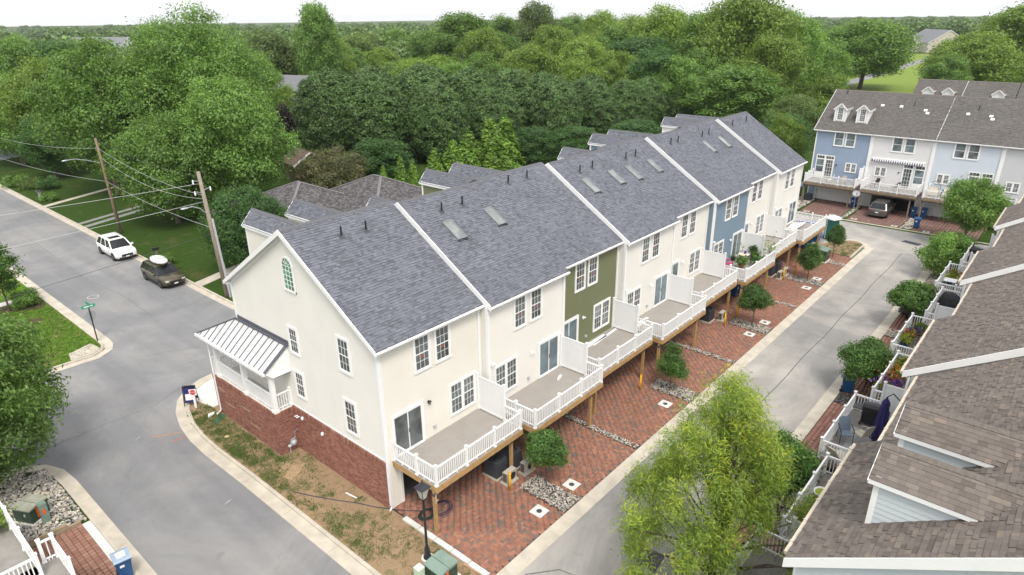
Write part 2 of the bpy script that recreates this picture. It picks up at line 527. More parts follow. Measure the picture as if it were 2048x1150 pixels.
poly('street', [(-9.4, -60), (-2.6, -60), (-2.6, 13.5), (-1.9, 16.2), (-.8, 17.3), (70, 17.6), (70, 25.2), (7.3, 25.2), (7.3, 260), (-2.1, 260), (-2.1, 27.2), (-60, 27.2), (-60, 16.4), (-9.4, 16.4)], RZ, asphalt)
poly('alley_road', [(-2.6, -12.4), (55.5, -12.4), (55.5, -70), (61.3, -70), (61.3, 9), (55, 9), (54.5, -5.4), (53.4, -6.4), (-2.6, -6.4)], RZ, asphalt_alley)

def sweep(path, a, b, z0, z1):        # strip between the left offsets a and b of a polyline, joints every few metres
    pts = [Vector((x, y)) for x, y in path]
    out = []
    for i, p in enumerate(pts):
        d = (pts[min(i + 1, len(pts) - 1)] - pts[max(i - 1, 0)]).normalized()
        n = Vector((-d.y, d.x))
        out.append((p + n * a, p + n * b))
    mb = MB()
    for i in range(len(out) - 1):
        (p, q), (p2, q2) = out[i], out[i + 1]
        L = (p2 - p).length
        k = max(1, round(L / 3.0))
        for j in range(k):
            s0, s1 = j / k + .012 / max(L, .05), (j + 1) / k
            A, B, C_, D = p.lerp(p2, s0), q.lerp(q2, s0), q.lerp(q2, s1), p.lerp(p2, s1)
            za, zb = z0, z1
            mb.add([(A.x, A.y, za), (D.x, D.y, za), (C_.x, C_.y, zb), (B.x, B.y, zb), (A.x, A.y, -.2), (D.x, D.y, -.2), (C_.x, C_.y, -.2), (B.x, B.y, -.2)],
                   [(0, 1, 2, 3), (0, 4, 5, 1), (1, 5, 6, 2), (2, 6, 7, 3), (3, 7, 4, 0)])
    return mb
def arc(cx, cy, r, a0, a1, n=8):
    return [(cx + r * math.cos(rad(a0 + (a1 - a0) * i / n)), cy + r * math.sin(rad(a0 + (a1 - a0) * i / n))) for i in range(n + 1)]
# kerb paths; the lawn lies on the right of each path, the road on its left
K1 = [(-2.95, -6.9), (-2.95, 0), (-2.95, 7), (-3.02, 10.6), (-2.95, 12.4), (-2.72, 14), (-2.3, 15.5), (-1.7, 16.7), (-.9, 17.5), (0, 17.95), (1.2, 18.1), (12, 18.15), (70, 18.15)]
K2 = [(-60, 16.6), (-11.5, 16.6), (-10.3, 16.4), (-9.6, 15.8), (-9.2, 14.8), (-9.1, 13.5), (-9.1, 4), (-9.1, -60)]
K3 = [(-2.15, 260), (-2.15, 140), (-2.15, 60), (-2.15, 29.2), (-2.2, 28.3), (-2.5, 27.5), (-3.2, 27.05), (-4.8, 27.1), (-12, 27.2), (-60, 27.2)]
K4 = [(70, 25.2), (10, 25.2), (8.6, 25.4), (7.6, 26.1), (7.15, 27.2), (7.12, 30), (7.12, 60), (7.12, 140), (7.12, 260)]
struct('kerb', sweep(K1, -.16, 0, .03, .03), concrete)
struct('gutter', sweep(K1, 0, .58, RZ + .012, RZ + .03), concrete)
struct('kerb', sweep(K2, -.16, 0, .02, .02), concrete)
struct('gutter', sweep(K2, 0, .46, RZ + .012, RZ + .03), concrete)
struct('kerb', sweep(K3, -.16, 0, .03, .03), concrete)
struct('gutter', sweep(K3, 0, .58, RZ + .012, RZ + .03), concrete)
struct('kerb', sweep(K4, -.16, 0, .03, .03), concrete)
struct('gutter', sweep(K4, 0, .52, RZ + .012, RZ + .03), concrete)
KA = [(-2.3, -6.22), (53.3, -6.22)]                                  # flush gutters of the alley
struct('alley_gutter', sweep(KA, -.66, 0, RZ + .015, -.012), concrete)
KB = [(-2.3, -12.45), (55, -12.45)]
struct('alley_gutter', sweep(KB, 0, .66, -.012, RZ + .015), concrete)
KI = [(48.9, -6.06)] + [(53.0, -6.02)] + arc(53.2, -4.9, 1.12, -82, 60, 8) + [(53.0, -3.6), (52.2, -2.9), (51.4, -2.5), (51.2, 9)]
struct('kerb', sweep(KI, 0, .15, .05, .05), concrete)
struct('alley_gutter', sweep(KI[1:], -.5, 0, RZ + .03, RZ + .014), concrete)
KC = [(61.0, -70), (61.0, 9)]
struct('alley_gutter', sweep(KC, -.62, 0, -.012, RZ + .015), concrete)

slab('lawn', [(x + .16 if i < 3 else x, y) for i, (x, y) in enumerate([(-2.95, -6.2), (-2.95, 0), (-2.95, 7)])] + [(-2.86, 10.6), (-2.79, 12.4), (-2.56, 14), (-2.15, 15.4), (-1.6, 16.5), (-1.5, 16.6), (-1.2, 14.6), (49.2, 14.6), (49.2, .55), (-.02, .55), (-.02, -6.2)], -.3, -.004, lawn_dirt)
slab('pavement', [(-1.58, 16.62), (-.8, 17.36), (.05, 17.8), (1.2, 17.94), (60, 17.98), (60, 14.65), (-1.16, 14.65)], -.3, .0, concrete_w)
slab('lawn', [(7.3, 31), (7.3, 260), (138, 260), (138, 25.4), (10, 25.4), (8.7, 25.6), (7.75, 26.2), (7.31, 27.2)], -.3, -.003, lawn)
slab('lawn', [(-2.32, 260), (-2.32, 29.2), (-2.37, 28.4), (-2.63, 27.64), (-3.25, 27.22), (-4.8, 27.27), (-12, 27.37), (-60, 27.37), (-60, 260)], -.3, -.003, lawn_b)
slab('lawn', [(-60, 16.43), (-11.5, 16.43), (-10.4, 16.24), (-9.74, 15.7), (-9.36, 14.8), (-9.27, 13.5), (-9.27, -60), (-60, -60)], -.3, -.02, lawn)
slab('ground_strip', [(-2.3, -12.46), (55.3, -12.46), (55.3, -60), (-2.3, -60)], -.3, -.03, mulch)
slab('lawn', [(49.3, -6.0)] + [(53.0, -5.86)] + arc(53.2, -4.9, .95, -82, 60, 8) + [(52.9, -3.75), (52.1, -3.05), (51.25, -2.6), (51.04, 14), (49.3, 14)], -.3, .02, lawn_dirt)
slab('lawn', [(61.02, -70), (61.02, 40), (130, 40), (130, -70)], -.3, -.03, lawn)
slab('lawn', [(49.2, 14.65), (61, 14.65), (61, 9.02), (51.3, 9.02), (51.3, 14.1), (49.2, 14.1)], -.3, -.006, lawn)
struct('dumpster_pad', MB().box(50.3, 55.2, -2.6, 4, -.2, -.05), asphalt_alley)
# cul-de-sac lawn and lane far beyond the right-hand houses
poly('lawn', [(140, 10), (420, 10), (420, 130), (140, 90)], -.10, far_lawn)
poly('road', [(150, 62), (420, 92), (420, 97), (150, 66)], -.08, asphalt)
poly('road', [(170, 40), (420, 48), (420, 53), (170, 44)], -.08, asphalt)
# walks and drive on the far lawn by the street
poly('path', [(7.3, 33.6), (7.3, 34.9), (17, 38), (17, 36.8)], .004, concrete)
poly('path', [(7.3, 73.6), (7.3, 74.6), (21, 80.5), (21, 79.6)], .004, concrete)
gravel_dr = M('driveway_gravel', (.22, .22, .21), .9, .15, 3)
poly('driveway', [(7.3, 60.2), (7.3, 61.1), (24, 67), (24, 66.2)], .004, gravel_dr)
poly('driveway', [(7.3, 62.0), (7.3, 62.8), (24, 68.6), (24, 67.9)], .004, gravel_dr)
poly('path', [(-14, 41.4), (-2.4, 41.8), (-2.4, 42.7), (-14, 42.3)], .006, concrete_w)
slab('kerb_ramp', [(-2.55, 27.75), (-3.15, 27.3), (-4.5, 27.3), (-4.3, 28.5), (-2.75, 29.1)], -.2, .035, concrete)
poly('mulch_bed', [(-5.0, 40.0), (-3.0, 38.9), (-2.4, 39.6), (-2.4, 41.3), (-4, 41.6), (-7, 41.3)], .008, mulch)
poly('mulch_bed', [(-4.6 + 1.0 * math.cos(t * .5236), 36.6 + .75 * math.sin(t * .5236)) for t in range(12)], .009, mulch)
# painted utility marks and stains with a shape of their own
mk_o = M('orange_survey_paint', (.33, .20, .12), .8, .3, 12)
mk_r = M('red_survey_paint', (.36, .14, .12), .8, .3, 12)
mk_w = M('white_survey_paint', (.32, .32, .315), .8, .3, 12)
poly('painted_mark', [(-4.75, 14.35), (-3.5, 13.6), (-3.46, 13.7), (-4.7, 14.47)], RZ + .006, mk_o)
poly('painted_mark', [(-4.2, 13.05), (-3.45, 13.0), (-3.45, 13.1), (-4.2, 13.15)], RZ + .006, mk_r)
for x_, y_, a_ in ((-5.2, 14.9, .5), (-6.6, 16.0, 1.1), (-4.6, 6.3, .2), (-6.5, 20.5, .4), (.9, 22, .6)):
    poly('painted_mark', [(x_ + .25 * math.cos(a_), y_ + .25 * math.sin(a_)), (x_ + .03, y_ + .05), (x_ - .25 * math.cos(a_), y_ - .25 * math.sin(a_)), (x_ - .02, y_ - .05)], RZ + .006, mk_w)
mh = MB().lathe((.58, 38.47, RZ), [(.44, .0), (.44, .006), (.36, .008)], 24).lathe((.58, 38.47, RZ), [(.37, .0), (.37, .010)], 24, 1)
tag(struct('manhole_cover', mh, [concrete, asphalt], 'thing'), 'round manhole cover with pale ring in the street', 'manhole')
seam = MB()
for i in range(26):
    x0_ = 8 + i * 1.75
    seam.quad((x0_, -9.32 + .05 * math.sin(i * 1.3), RZ + .005), (x0_ + 1.75, -9.32 + .05 * math.sin(i * 1.3 + 1.3), RZ + .005), (x0_ + 1.75, -9.27 + .05 * math.sin(i * 1.3 + 1.3), RZ + .005), (x0_, -9.27 + .05 * math.sin(i * 1.3), RZ + .005))
struct('road_seam', seam, M('tar_seam', (.075, .072, .07), .8, .3, 6))
crk = MB()
for (ax, ay), (bx, by) in (((1.0, -7.1), (2.1, -8.0)), ((2.1, -8.0), (2.3, -8.9)), ((2.3, -8.9), (2.9, -9.4))):
    crk.quad((ax, ay, RZ + .005), (bx, by, RZ + .005), (bx + .04, by + .05, RZ + .005), (ax + .04, ay + .05, RZ + .005))
def crack(pts, w, seed):
    q = random.Random(seed)
    P = []
    for (ax, ay), (bx, by) in zip(pts, pts[1:]):
        k = max(2, int(math.hypot(bx - ax, by - ay) / .35))
        P += [(ax + (bx - ax) * i / k + q.uniform(-.05, .05), ay + (by - ay) * i / k + q.uniform(-.05, .05)) for i in range(k)]
    for (ax, ay), (bx, by) in zip(P, P[1:]):
        d = math.hypot(bx - ax, by - ay) or 1
        nx, ny = -(by - ay) / d * w / 2, (bx - ax) / d * w / 2
        crk.quad((ax - nx, ay - ny, RZ + .005), (bx - nx, by - ny, RZ + .005), (bx + nx, by + ny, RZ + .005), (ax + nx, ay + ny, RZ + .005))
crack([(-8.6, 17.6), (-6.5, 17.7), (-3.2, 17.6), (-1.0, 18.6)], .035, 1)
crack([(-1.0, 24.5), (1.6, 23.2), (3.1, 21.0), (5.2, 20.2)], .03, 4)
crack([(2.0, 30.5), (2.3, 36), (1.7, 44), (2.1, 58), (1.8, 75)], .03, 5)
crack([(4.6, 29), (4.2, 33), (4.5, 41)], .02, 6)
crack([(14, -7.4), (15.2, -8.8), (15.0, -10.6), (16.1, -11.6)], .025, 7)
crack([(27.5, -7.2), (28.1, -9.0), (27.6, -11.4)], .025, 8)
crack([(40, -7.0), (40.6, -8.3), (40.1, -10.2), (41, -11.7)], .025, 9)
struct('road_crack', crk, M('crack_fill', (.115, .113, .112), .9, .2, 6))

# ------------------------------------------------------------------ paved aprons
def paver_mesh(L, W, h=.05, g=.006):
    return MB().box(g, L - g, g, W - g, -h, 0)
def apron(name, x0, x1, y0, y1, mat, style, holes=(), near=300, u=.1):
    base = link(name, MB().box(x0, x1, y0, y1, -.25, -.045).mesh(name, joint))
    base['kind'] = 'structure'
    cells = []
    if style == 'herring':
        for j in range(int((y1 - y0) / u)):
            for i in range(int((x1 - x0) / u)):
                t = (i - j) % 4
                if t == 0 and (i + 2) * u <= x1 - x0 + 1e-6:
                    cells.append((x0 + i * u, y0 + j * u, 2 * u, u))
                elif t == 3 and (j + 2) * u <= y1 - y0 + 1e-6:
                    cells.append((x0 + i * u, y0 + j * u, u, 2 * u))
    else:
        for j in range(int((y1 - y0) / u + 1e-4)):
            for i in range(int((x1 - x0) / u + 1e-4)):
                cells.append((x0 + i * u, y0 + j * u, u, u))
    cells = [c for c in cells if not any(hx0 - .5 * u < c[0] + c[2] / 2 < hx1 + .5 * u and hy0 - .5 * u < c[1] + c[3] / 2 < hy1 + .5 * u for hx0, hx1, hy0, hy1 in holes)]
    def dist(c):
        p = Vector((c[0], c[1], 0))
        d = p - CAM
        k = d.dot(fw)
        sx, sy = d.dot(r1) / k, d.dot(u1) / k
        return (0 if abs(sx) < .76 and abs(sy) < .43 else 1e6) + k
    cells.sort(key=dist)
    g = .0065 if style == 'herring' else .011
    meshes = {}
    for c in cells[:near]:
        key = (c[2], c[3])
        if key not in meshes:
            meshes[key] = MB().box(g, c[2] - g, g, c[3] - g, -.06, 0).mesh('paver', mat)
        link('paver', meshes[key], base, (c[0], c[1], rnd.uniform(-.003, .003)))
    # the remaining pieces, as one joined part
    n = len(cells) - near
    if n > 0:
        A = np.array(cells[near:])
        z = np.random.RandomState(3).uniform(-.003, .003, n)
        X0, Y0, X1, Y1 = A[:, 0] + g, A[:, 1] + g, A[:, 0] + A[:, 2] - g, A[:, 1] + A[:, 3] - g
        zb = np.full(n, -.05)
        V = np.stack([np.stack(q, -1) for q in ((X0, Y0, z), (X1, Y0, z), (X1, Y1, z), (X0, Y1, z), (X0, Y0, zb), (X1, Y0, zb), (X1, Y1, zb), (X0, Y1, zb))], 1).reshape(-1, 3)
        F = (np.arange(n)[:, None, None] * 8 + np.array([[0, 1, 2, 3], [4, 5, 1, 0], [5, 6, 2, 1], [6, 7, 3, 2], [7, 4, 0, 3]])[None]).reshape(-1, 4)
        o = link('pavers', np_mesh('pavers', V, F, mat), base)
        o['kind'] = 'stuff'
    return base
def np_mesh(name, V, F, mats, mi=None, smooth=False):
    me = bpy.data.meshes.new(name)
    V = np.ascontiguousarray(V, dtype=np.float32)
    F = np.ascontiguousarray(F, dtype=np.int32)
    k = F.shape[1]
    me.vertices.add(len(V))
    me.vertices.foreach_set('co', V.ravel())
    me.loops.add(F.size)
    me.loops.foreach_set('vertex_index', F.ravel())
    me.polygons.add(len(F))
    me.polygons.foreach_set('loop_start', np.arange(len(F), dtype=np.int32) * k)
    try:
        me.polygons.foreach_set('loop_total', np.full(len(F), k, dtype=np.int32))
    except Exception:
        pass
    for m_ in (mats if isinstance(mats, (list, tuple)) else [mats]):
        me.materials.append(m_)
    if mi is not None:
        me.polygons.foreach_set('material_index', np.ascontiguousarray(mi, dtype=np.int32))
    if smooth:
        me.polygons.foreach_set('use_smooth', np.ones(len(F), dtype=bool))
    me.update(calc_edges=True)
    me.validate()
    return me

WU = 6.14                                                   # width of one townhouse
beds = []                                                   # gravel beds in the main apron
for k, (bx0, bx1, by0) in enumerate([(4.9, 6.1, -3.5), (17.0, 18.2, -3.5), (28.5, 29.7, -3.4), (40.0, 41.2, -3.4)]):
    beds.append((bx0, bx1, -6.15, by0))
strips = [(11.1, 11.45, -6.15, -.2), (23.0, 23.35, -6.15, -.2), (34.4, 34.75, -6.15, -.2), (46.2, 46.9, -6.15, -3.2)]
apron('brick_apron', .06, 49.1, -6.2, .5, paver_red, 'herring', beds + strips)
rbeds = [(5.3, 7.5, -14.3, -12.5), (9.8, 13.4, -14.3, -12.5), (22.4, 23.6, -14.3, -12.5), (33.6, 34.9, -14.3, -12.5), (46.2, 49.5, -14.3, -12.5)]
apron('paved_apron', 0, 49.3, -17.2, -12.48, paver_sq, 'square', rbeds, 300, .235)
apron('paved_apron', -15.0, -9.6, -3, 9.825, paver_sq, 'square', (), 300, .225)
struct('apron_edging', sweep([(-9.1, 9.8), (-9.1, -20)], -.5, -.17, .0, .0), concrete_w)
apron('paved_apron', 61.7, 69, -14, 3.3, paver_mauve, 'square', [(61.8, 68.5, -1.75, -1.3), (61.8, 66.5, -8.3, -7.2)], 0, .30)

def stones(name, rects, size, density, mat, zb=.0, label=None, seed=1):
    r = np.random.RandomState(seed)
    P = []
    for x0, x1, y0, y1 in rects:
        n = int((x1 - x0) * (y1 - y0) * density)
        P.append(np.stack([r.uniform(x0, x1, n), r.uniform(y0, y1, n), r.uniform(zb - .02, zb + .045, n)], -1))
    P = np.concatenate(P)
    n = len(P)
    octv = np.array([[1, 0, 0], [-1, 0, 0], [0, 1, 0], [0, -1, 0], [0, 0, 1], [0, 0, -1]], float)
    # rounded pebble: 18-vertex sphere-ish from octahedron + edge midpoints
    tri = [(0, 2, 4), (2, 1, 4), (1, 3, 4), (3, 0, 4), (2, 0, 5), (1, 2, 5), (3, 1, 5), (0, 3, 5)]
    vs_, fs, mid = [tuple(v) for v in octv], [], {}
    def m_(a, b):
        k = (min(a, b), max(a, b))
        if k not in mid:
            v = (np.array(vs_[a]) + np.array(vs_[b]))
            vs_.append(tuple(v / np.linalg.norm(v)))
            mid[k] = len(vs_) - 1
        return mid[k]
    for a, b, c in tri:
        ab, bc, ca = m_(a, b), m_(b, c), m_(c, a)
        fs += [(a, ab, ca), (ab, b, bc), (ca, bc, c), (ab, bc, ca)]
    B = np.array(vs_)
    S = size * r.uniform(.55, 1.35, (n, 1)) * np.stack([r.uniform(.8, 1.5, n), r.uniform(.7, 1.1, n), r.uniform(.5, .8, n)], -1)
    a = r.uniform(0, 6.28, n)
    q = B[None] * (1 + r.uniform(-.14, .14, (n, len(B), 1))) * S[:, None]
    X = q[..., 0] * np.cos(a)[:, None] - q[..., 1] * np.sin(a)[:, None]
    Y = q[..., 0] * np.sin(a)[:, None] + q[..., 1] * np.cos(a)[:, None]
    V = np.stack([X, Y, q[..., 2]], -1) + P[:, None]
    F = (np.arange(n)[:, None, None] * len(B) + np.array(fs)[None]).reshape(-1, 3)
    o = link(name, np_mesh(name, V.reshape(-1, 3), F, mat, smooth=True))
    o['kind'] = 'stuff'
    if label:
        o['label'] = label
        o['category'] = 'gravel'
    return o
for k, b in enumerate(beds):
    stones('river_gravel', [b], .036, 330 if k < 2 else 220, stone_m, .0, ['river stones round the shrub below the first two decks', 'river stones round the second tree on the brick apron', 'river stones round the third tree on the brick apron', 'river stones round the tree near the row\'s far end'][k], k)
for k, b in enumerate(strips):
    stones('river_gravel', [b], .04, 260, stone_m, .0, ['narrow line of river stones between second and third driveway', 'narrow line of river stones below the fourth deck', 'narrow line of river stones below the blue house\'s deck', 'river stones at the far end of the brick apron'][k], 10 + k)
stones('river_gravel', [(-12.2, -9.35, 9.95, 15.6), (-12.2, -10.2, 15.6, 16.2)], .055, 190, stone_m, .0, 'pale river stones around the green cabinet by the left kerb', 21)
stones('river_gravel', [rbeds[1]], .04, 160, stone_m, .0, 'stones below the leafy tree beside the right-hand kerb', 22)
stones('slate_chips', [rbeds[2]], .05, 200, stone_dark, .0, 'dark slate chips beside the right-hand paved strip', 23)
stones('river_gravel', [rbeds[3], rbeds[0], rbeds[4]], .045, 200, stone_m, .0, 'grey stones in planting beds along the right-hand kerb', 24)
stones('river_gravel', [(61.9, 68.4, -1.72, -1.33), (61.9, 66.5, -8.25, -7.25), (62.5, 68.2, 3.4, 5.4)], .09, 45, stone_m, .0, 'stone strips between the driveways of the far houses', 25)

# grass tufts on the seeded soil
def tufts(name, pts, h, seed, mat, label):
    r = np.random.RandomState(seed)
    P = np.array(pts)
    k = 5
    n = len(P) * k
    B = np.repeat(P, k, 0) + np.concatenate([r.normal(0, .06, (n, 2)), np.zeros((n, 1))], 1)
    a = r.uniform(0, 6.28, n)
    w = .016
    lean = r.normal(0, .05, (n, 2))
    hh = h * r.uniform(.5, 1.3, n)
    d = np.stack([np.cos(a) * w, np.sin(a) * w, np.zeros(n)], -1)
    tip = B + np.concatenate([lean, hh[:, None]], 1)
    V = np.stack([B - d, B + d, tip], 1).reshape(-1, 3)
    F = np.arange(n * 3).reshape(-1, 3)
    o = link(name, np_mesh(name, V, F, mat))
    tag(o, label, 'grass', kind='stuff')
    return o
tp = []
r_ = np.random.RandomState(5)
cl = [(r_.uniform(-2.6, -.15), r_.uniform(-5.8, 15.5)) for _ in range(120)] + [(r_.uniform(-2.6, -.9), r_.uniform(6, 15)) for _ in range(130)] + [(r_.uniform(-2.7, -2.2), r_.uniform(-2, 13)) for _ in range(60)]
for cx, cy_ in cl:
    m = r_.randint(6, 34)
    s = r_.uniform(.08, .32)
    for _ in range(m):
        x, y = cx + r_.normal(0, s), cy_ + r_.normal(0, s * 1.3)
        if x < -2.72 or x > -.12 or (y > 7.3 and x > -1.2) or y > 15.6 or y < -6.1:
            continue
        tp.append((x, y, -.01))
tufts('grass_tufts', tp, .075, 6, blade_m, 'sparse grass tufts growing in the bare soil by the gable')
tp = []
for _ in range(5200):
    tp.append((r_.uniform(-9, -2.4), r_.uniform(27.4, 41), -.01))
tufts('grass', tp, .09, 8, blade_m, 'bright lawn grass beside the street sign')
tp = [(r_.uniform(49.4, 53.6), r_.uniform(-5.8, -3.2), .02) for _ in range(420)]
tufts('grass_tufts', tp, .08, 9, blade_m, 'dry grass tufts on the kerbed island')

# ------------------------------------------------------------------ trees
def leaves(P, Nn, size, aspect, r, droop=0., mi=None):
    n = len(P)
    Nn = Nn / (np.linalg.norm(Nn, axis=1, keepdims=True) + 1e-9)
    t = r.normal(size=(n, 3))
    t[:, 2] -= droop
    t -= Nn * (t * Nn).sum(1, keepdims=True)
    t /= np.linalg.norm(t, axis=1, keepdims=True) + 1e-9
    b = np.cross(Nn, t)
    s = (size * r.uniform(.6, 1.35, n))[:, None]
    L, W = t * s * .5 * math.sqrt(aspect), b * s * .5 / math.sqrt(aspect)
    bend = Nn * s * .10
    V = np.stack([P - L - bend, P + W, P + L - bend, P - W], 1).reshape(-1, 3)
    F = np.arange(n * 4).reshape(-1, 4)
    return V, F
def sphere_dirs(n, r, up=0.):
    d = r.normal(size=(n, 3))
    d[:, 2] += up
    return d / np.linalg.norm(d, axis=1, keepdims=True)
def crown_from(lobes, ncl, per, rc, size, aspect, seed, droop=.3, up=.25, shell=(.72, 1.04), nrm=1.0, acc=0.):
    r = np.random.RandomState(seed)
    C_ = np.array([l[0] for l in lobes], float)
    Rr = np.array([l[1] if hasattr(l[1], '__len__') else (l[1],) * 3 for l in lobes], float)
    w = (Rr.prod(1)) ** (2 / 3)
    w /= w.sum()
    k = r.choice(len(lobes), ncl * 2, p=w)
    d = sphere_dirs(ncl * 2, r, up)
    rr = r.uniform(*shell, ncl * 2)[:, None]
    P = C_[k] + d * Rr[k] * rr
    keep = np.ones(len(P), bool)                       # drop clusters buried in another lobe
    for j in range(len(lobes)):
        q = ((P - C_[j]) / Rr[j])
        keep &= ~(((q ** 2).sum(1) < .5) & (k != j))
    P, d = P[keep][:ncl], d[keep][:ncl]
    m = len(P)
    pn = np.repeat(d, per, 0)
    off = r.normal(size=(m * per, 3)) * rc * np.array([1, 1, .7])
    LP = np.repeat(P, per, 0) + off
    Nn = pn * nrm + r.normal(size=(m * per, 3)) * .5 + np.array([0, 0, .3])
    V, F = leaves(LP, Nn, size, aspect, r, droop)
    mi = None
    if acc:
        sel = (r.uniform(size=m) < acc * np.clip(.35 + d[:, 2] + (P[:, 2] - P[:, 2].min()) / (np.ptp(P[:, 2]) + 1e-6) * .5, 0, 2))
        mi = np.repeat(sel, per).astype(np.int32)
    return V, F, mi, P
def env_lobes(seed, H, rx, z0, n, lr=(.24, .36), top=.5, squash=1.0):
    """lobes spread over an egg-shaped envelope of half-width rx between z0 and H"""
    r = np.random.RandomState(seed)
    out = []
    zc, hz = (H + z0) / 2, (H - z0) / 2
    for i in range(n):
        ph = i * 2.399 + r.uniform(-.4, .4)
        cz = 1 - 2 * (i + .5) / n
        s = math.sqrt(max(0, 1 - cz * cz))
        taper = 1 - top * max(0, cz) * .35
        q = r.uniform(.58, .8)
        R_ = rx * r.uniform(*lr)
        out.append(((math.cos(ph) * s * rx * q * taper, math.sin(ph) * s * rx * q * taper, zc + cz * hz * r.uniform(.66, .84)), (R_, R_, R_ * .85 * squash)))
    out.append(((0, 0, zc), (rx * .5, rx * .5, hz * .62)))
    return out
def trunk_mesh(H, r0_, z0, lobes, seed, lean=.02, nl=7):
    r = random.Random(seed)
    mb = MB()
    top = z0 + (H - z0) * .55
    pts = [(0, 0, -.15), (0, 0, .1), (r.uniform(-lean, lean) * H, r.uniform(-lean, lean) * H, top * .5), (r.uniform(-lean, lean) * H, r.uniform(-lean, lean) * H, top)]
    mb.tube(pts, [r0_ * 1.35, r0_, r0_ * .8, r0_ * .35], 8)
    for l in sorted(lobes, key=lambda q: r.random())[:nl]:
        c = Vector(l[0])
        zs = max(z0 * .75, min(top * .8, c.z * .55))
        s = Vector((0, 0, zs))
        m_ = s.lerp(c, .5) + Vector((0, 0, .06 * H * r.uniform(-.2, .8)))
        mb.tube([s, m_, c], [r0_ * .5, r0_ * .3, r0_ * .1], 6)
    return mb
def make_tree(name, label, cat, loc, H, rx, z0, leafm, seed, ncl=900, per=14, rc=.4, size=.32, aspect=1.8, nlobe=16, tr=.3, rz=0, group=None, squash=1., lr=(.24, .36), shell=(.72, 1.04), droop=.3, acc=0., accm=None, up=.25, lobes=None, trunkm=None, lean=.02, nl=7):
    lob = lobes or env_lobes(seed, H, rx, z0, nlobe, lr, squash=squash)
    t = thing(name, label, cat, loc, rz, group)
    part('trunk', trunk_mesh(H, tr, z0, lob, seed, lean, nl), trunkm or bark, t, True)
    V, F, mi, _ = crown_from(lob, ncl, int(per * 1.6), rc, size * .68, aspect, seed, droop, up, shell, acc=acc)
    o = link('crown', np_mesh('crown', V, F, [leafm, accm] if accm else leafm, mi), t)
    return t
def recrown(t, leafm):                                        # another leaf colour on a copied tree
    for ch in t.children:
        if ch.name.startswith('crown'):
            ch.material_slots[0].link = 'OBJECT'
            ch.material_slots[0].material = leafm
    return t

# ------------------------------------------------------------------ building kit (local frame: rear wall at y = 0, house behind it, x along the row)
EZ, KP, OV, DEP = 8.2, .635, .25, 12.0
RDG = EZ + (DEP / 2 + OV) * KP
def roofz(y):
    return EZ + (min(y, DEP - y) + OV) * KP
def siding(mb, o, u, n, segs, z0, z1, e=.152, th=.032, mi=0):
    k = int(math.ceil((z1 - z0) / e))
    for i in range(k):
        za, zb = z0 + i * e, min(z1, z0 + (i + 1) * e)
        for a0, b0, a1, b1 in segs(za, zb):
            if b0 - a0 < .01:
                continue
            P = lambda s, q, z: (o[0] + u[0] * s + n[0] * q, o[1] + u[1] * s + n[1] * q, z)
            mb.add([P(a0, th, za), P(b0, th, za), P(b1, .003, zb), P(a1, .003, zb), P(a0, 0, za), P(b0, 0, za)], [(0, 1, 2, 3), (4, 5, 1, 0)], mi)
    return mb
def rect(a, b, holes=()):
    def f(za, zb):
        out, x = [], a
        for h0, h1, y0, y1 in sorted(holes):
            if y0 < (za + zb) / 2 < y1:
                out.append((x, h0, x, h0))
                x = h1
        out.append((x, b, x, b))
        return out
    return f
TW = (.13, .17, .22, .28)
def tabs(wfn, L, e, r):
    out = []
    k = int(math.ceil(L / e - 1e-6))
    for i in range(k):
        v0 = i * e
        a, b = wfn(v0)
        x = a - r.uniform(0, .25)
        while x < b:
            w = r.choice(TW)
            full = x >= a and x + w <= b
            x0, x1 = max(a, x), min(b, x + w)
            if x1 - x0 > .015:
                out.append((x0, x1, v0, min(v0 + e * 1.12, L), full and v0 + e * 1.12 <= L, w, r.choice((.008, .011, .022, .026))))
            x += w
    return out
def shingle_mb(mb, O, U, V, Nn, T):
    O, U, V, Nn = Vector(O), Vector(U), Vector(V), Vector(Nn)
    for x0, x1, v0, v1, fu, w, th in T:
        P = lambda a, b, c: O + U * a + V * b + Nn * c
        g = .002
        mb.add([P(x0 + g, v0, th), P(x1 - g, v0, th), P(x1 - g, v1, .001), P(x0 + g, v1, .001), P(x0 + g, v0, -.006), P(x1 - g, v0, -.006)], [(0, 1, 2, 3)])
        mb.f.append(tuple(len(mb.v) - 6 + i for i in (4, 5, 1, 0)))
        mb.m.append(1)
    return mb
def obox(mb, O, U, V, Nn, u, v, n, mi=0):
    O, U, V, Nn = Vector(O), Vector(U), Vector(V), Vector(Nn)
    P = lambda a, b, c: O + U * a + V * b + Nn * c
    return mb.add([P(u[0], v[0], n[0]), P(u[1], v[0], n[0]), P(u[1], v[1], n[0]), P(u[0], v[1], n[0]), P(u[0], v[0], n[1]), P(u[1], v[0], n[1]), P(u[1], v[1], n[1]), P(u[0], v[1], n[1])],
                  [(0, 3, 2, 1), (4, 5, 6, 7), (0, 1, 5, 4), (1, 2, 6, 5), (2, 3, 7, 6), (3, 0, 4, 7)], mi)
VS = Vector((0, 1, KP)).normalized()
NS = Vector((0, -KP, 1)).normalized()
US = Vector((1, 0, 0))
SLOPE = (DEP / 2 + OV) * math.sqrt(1 + KP * KP)

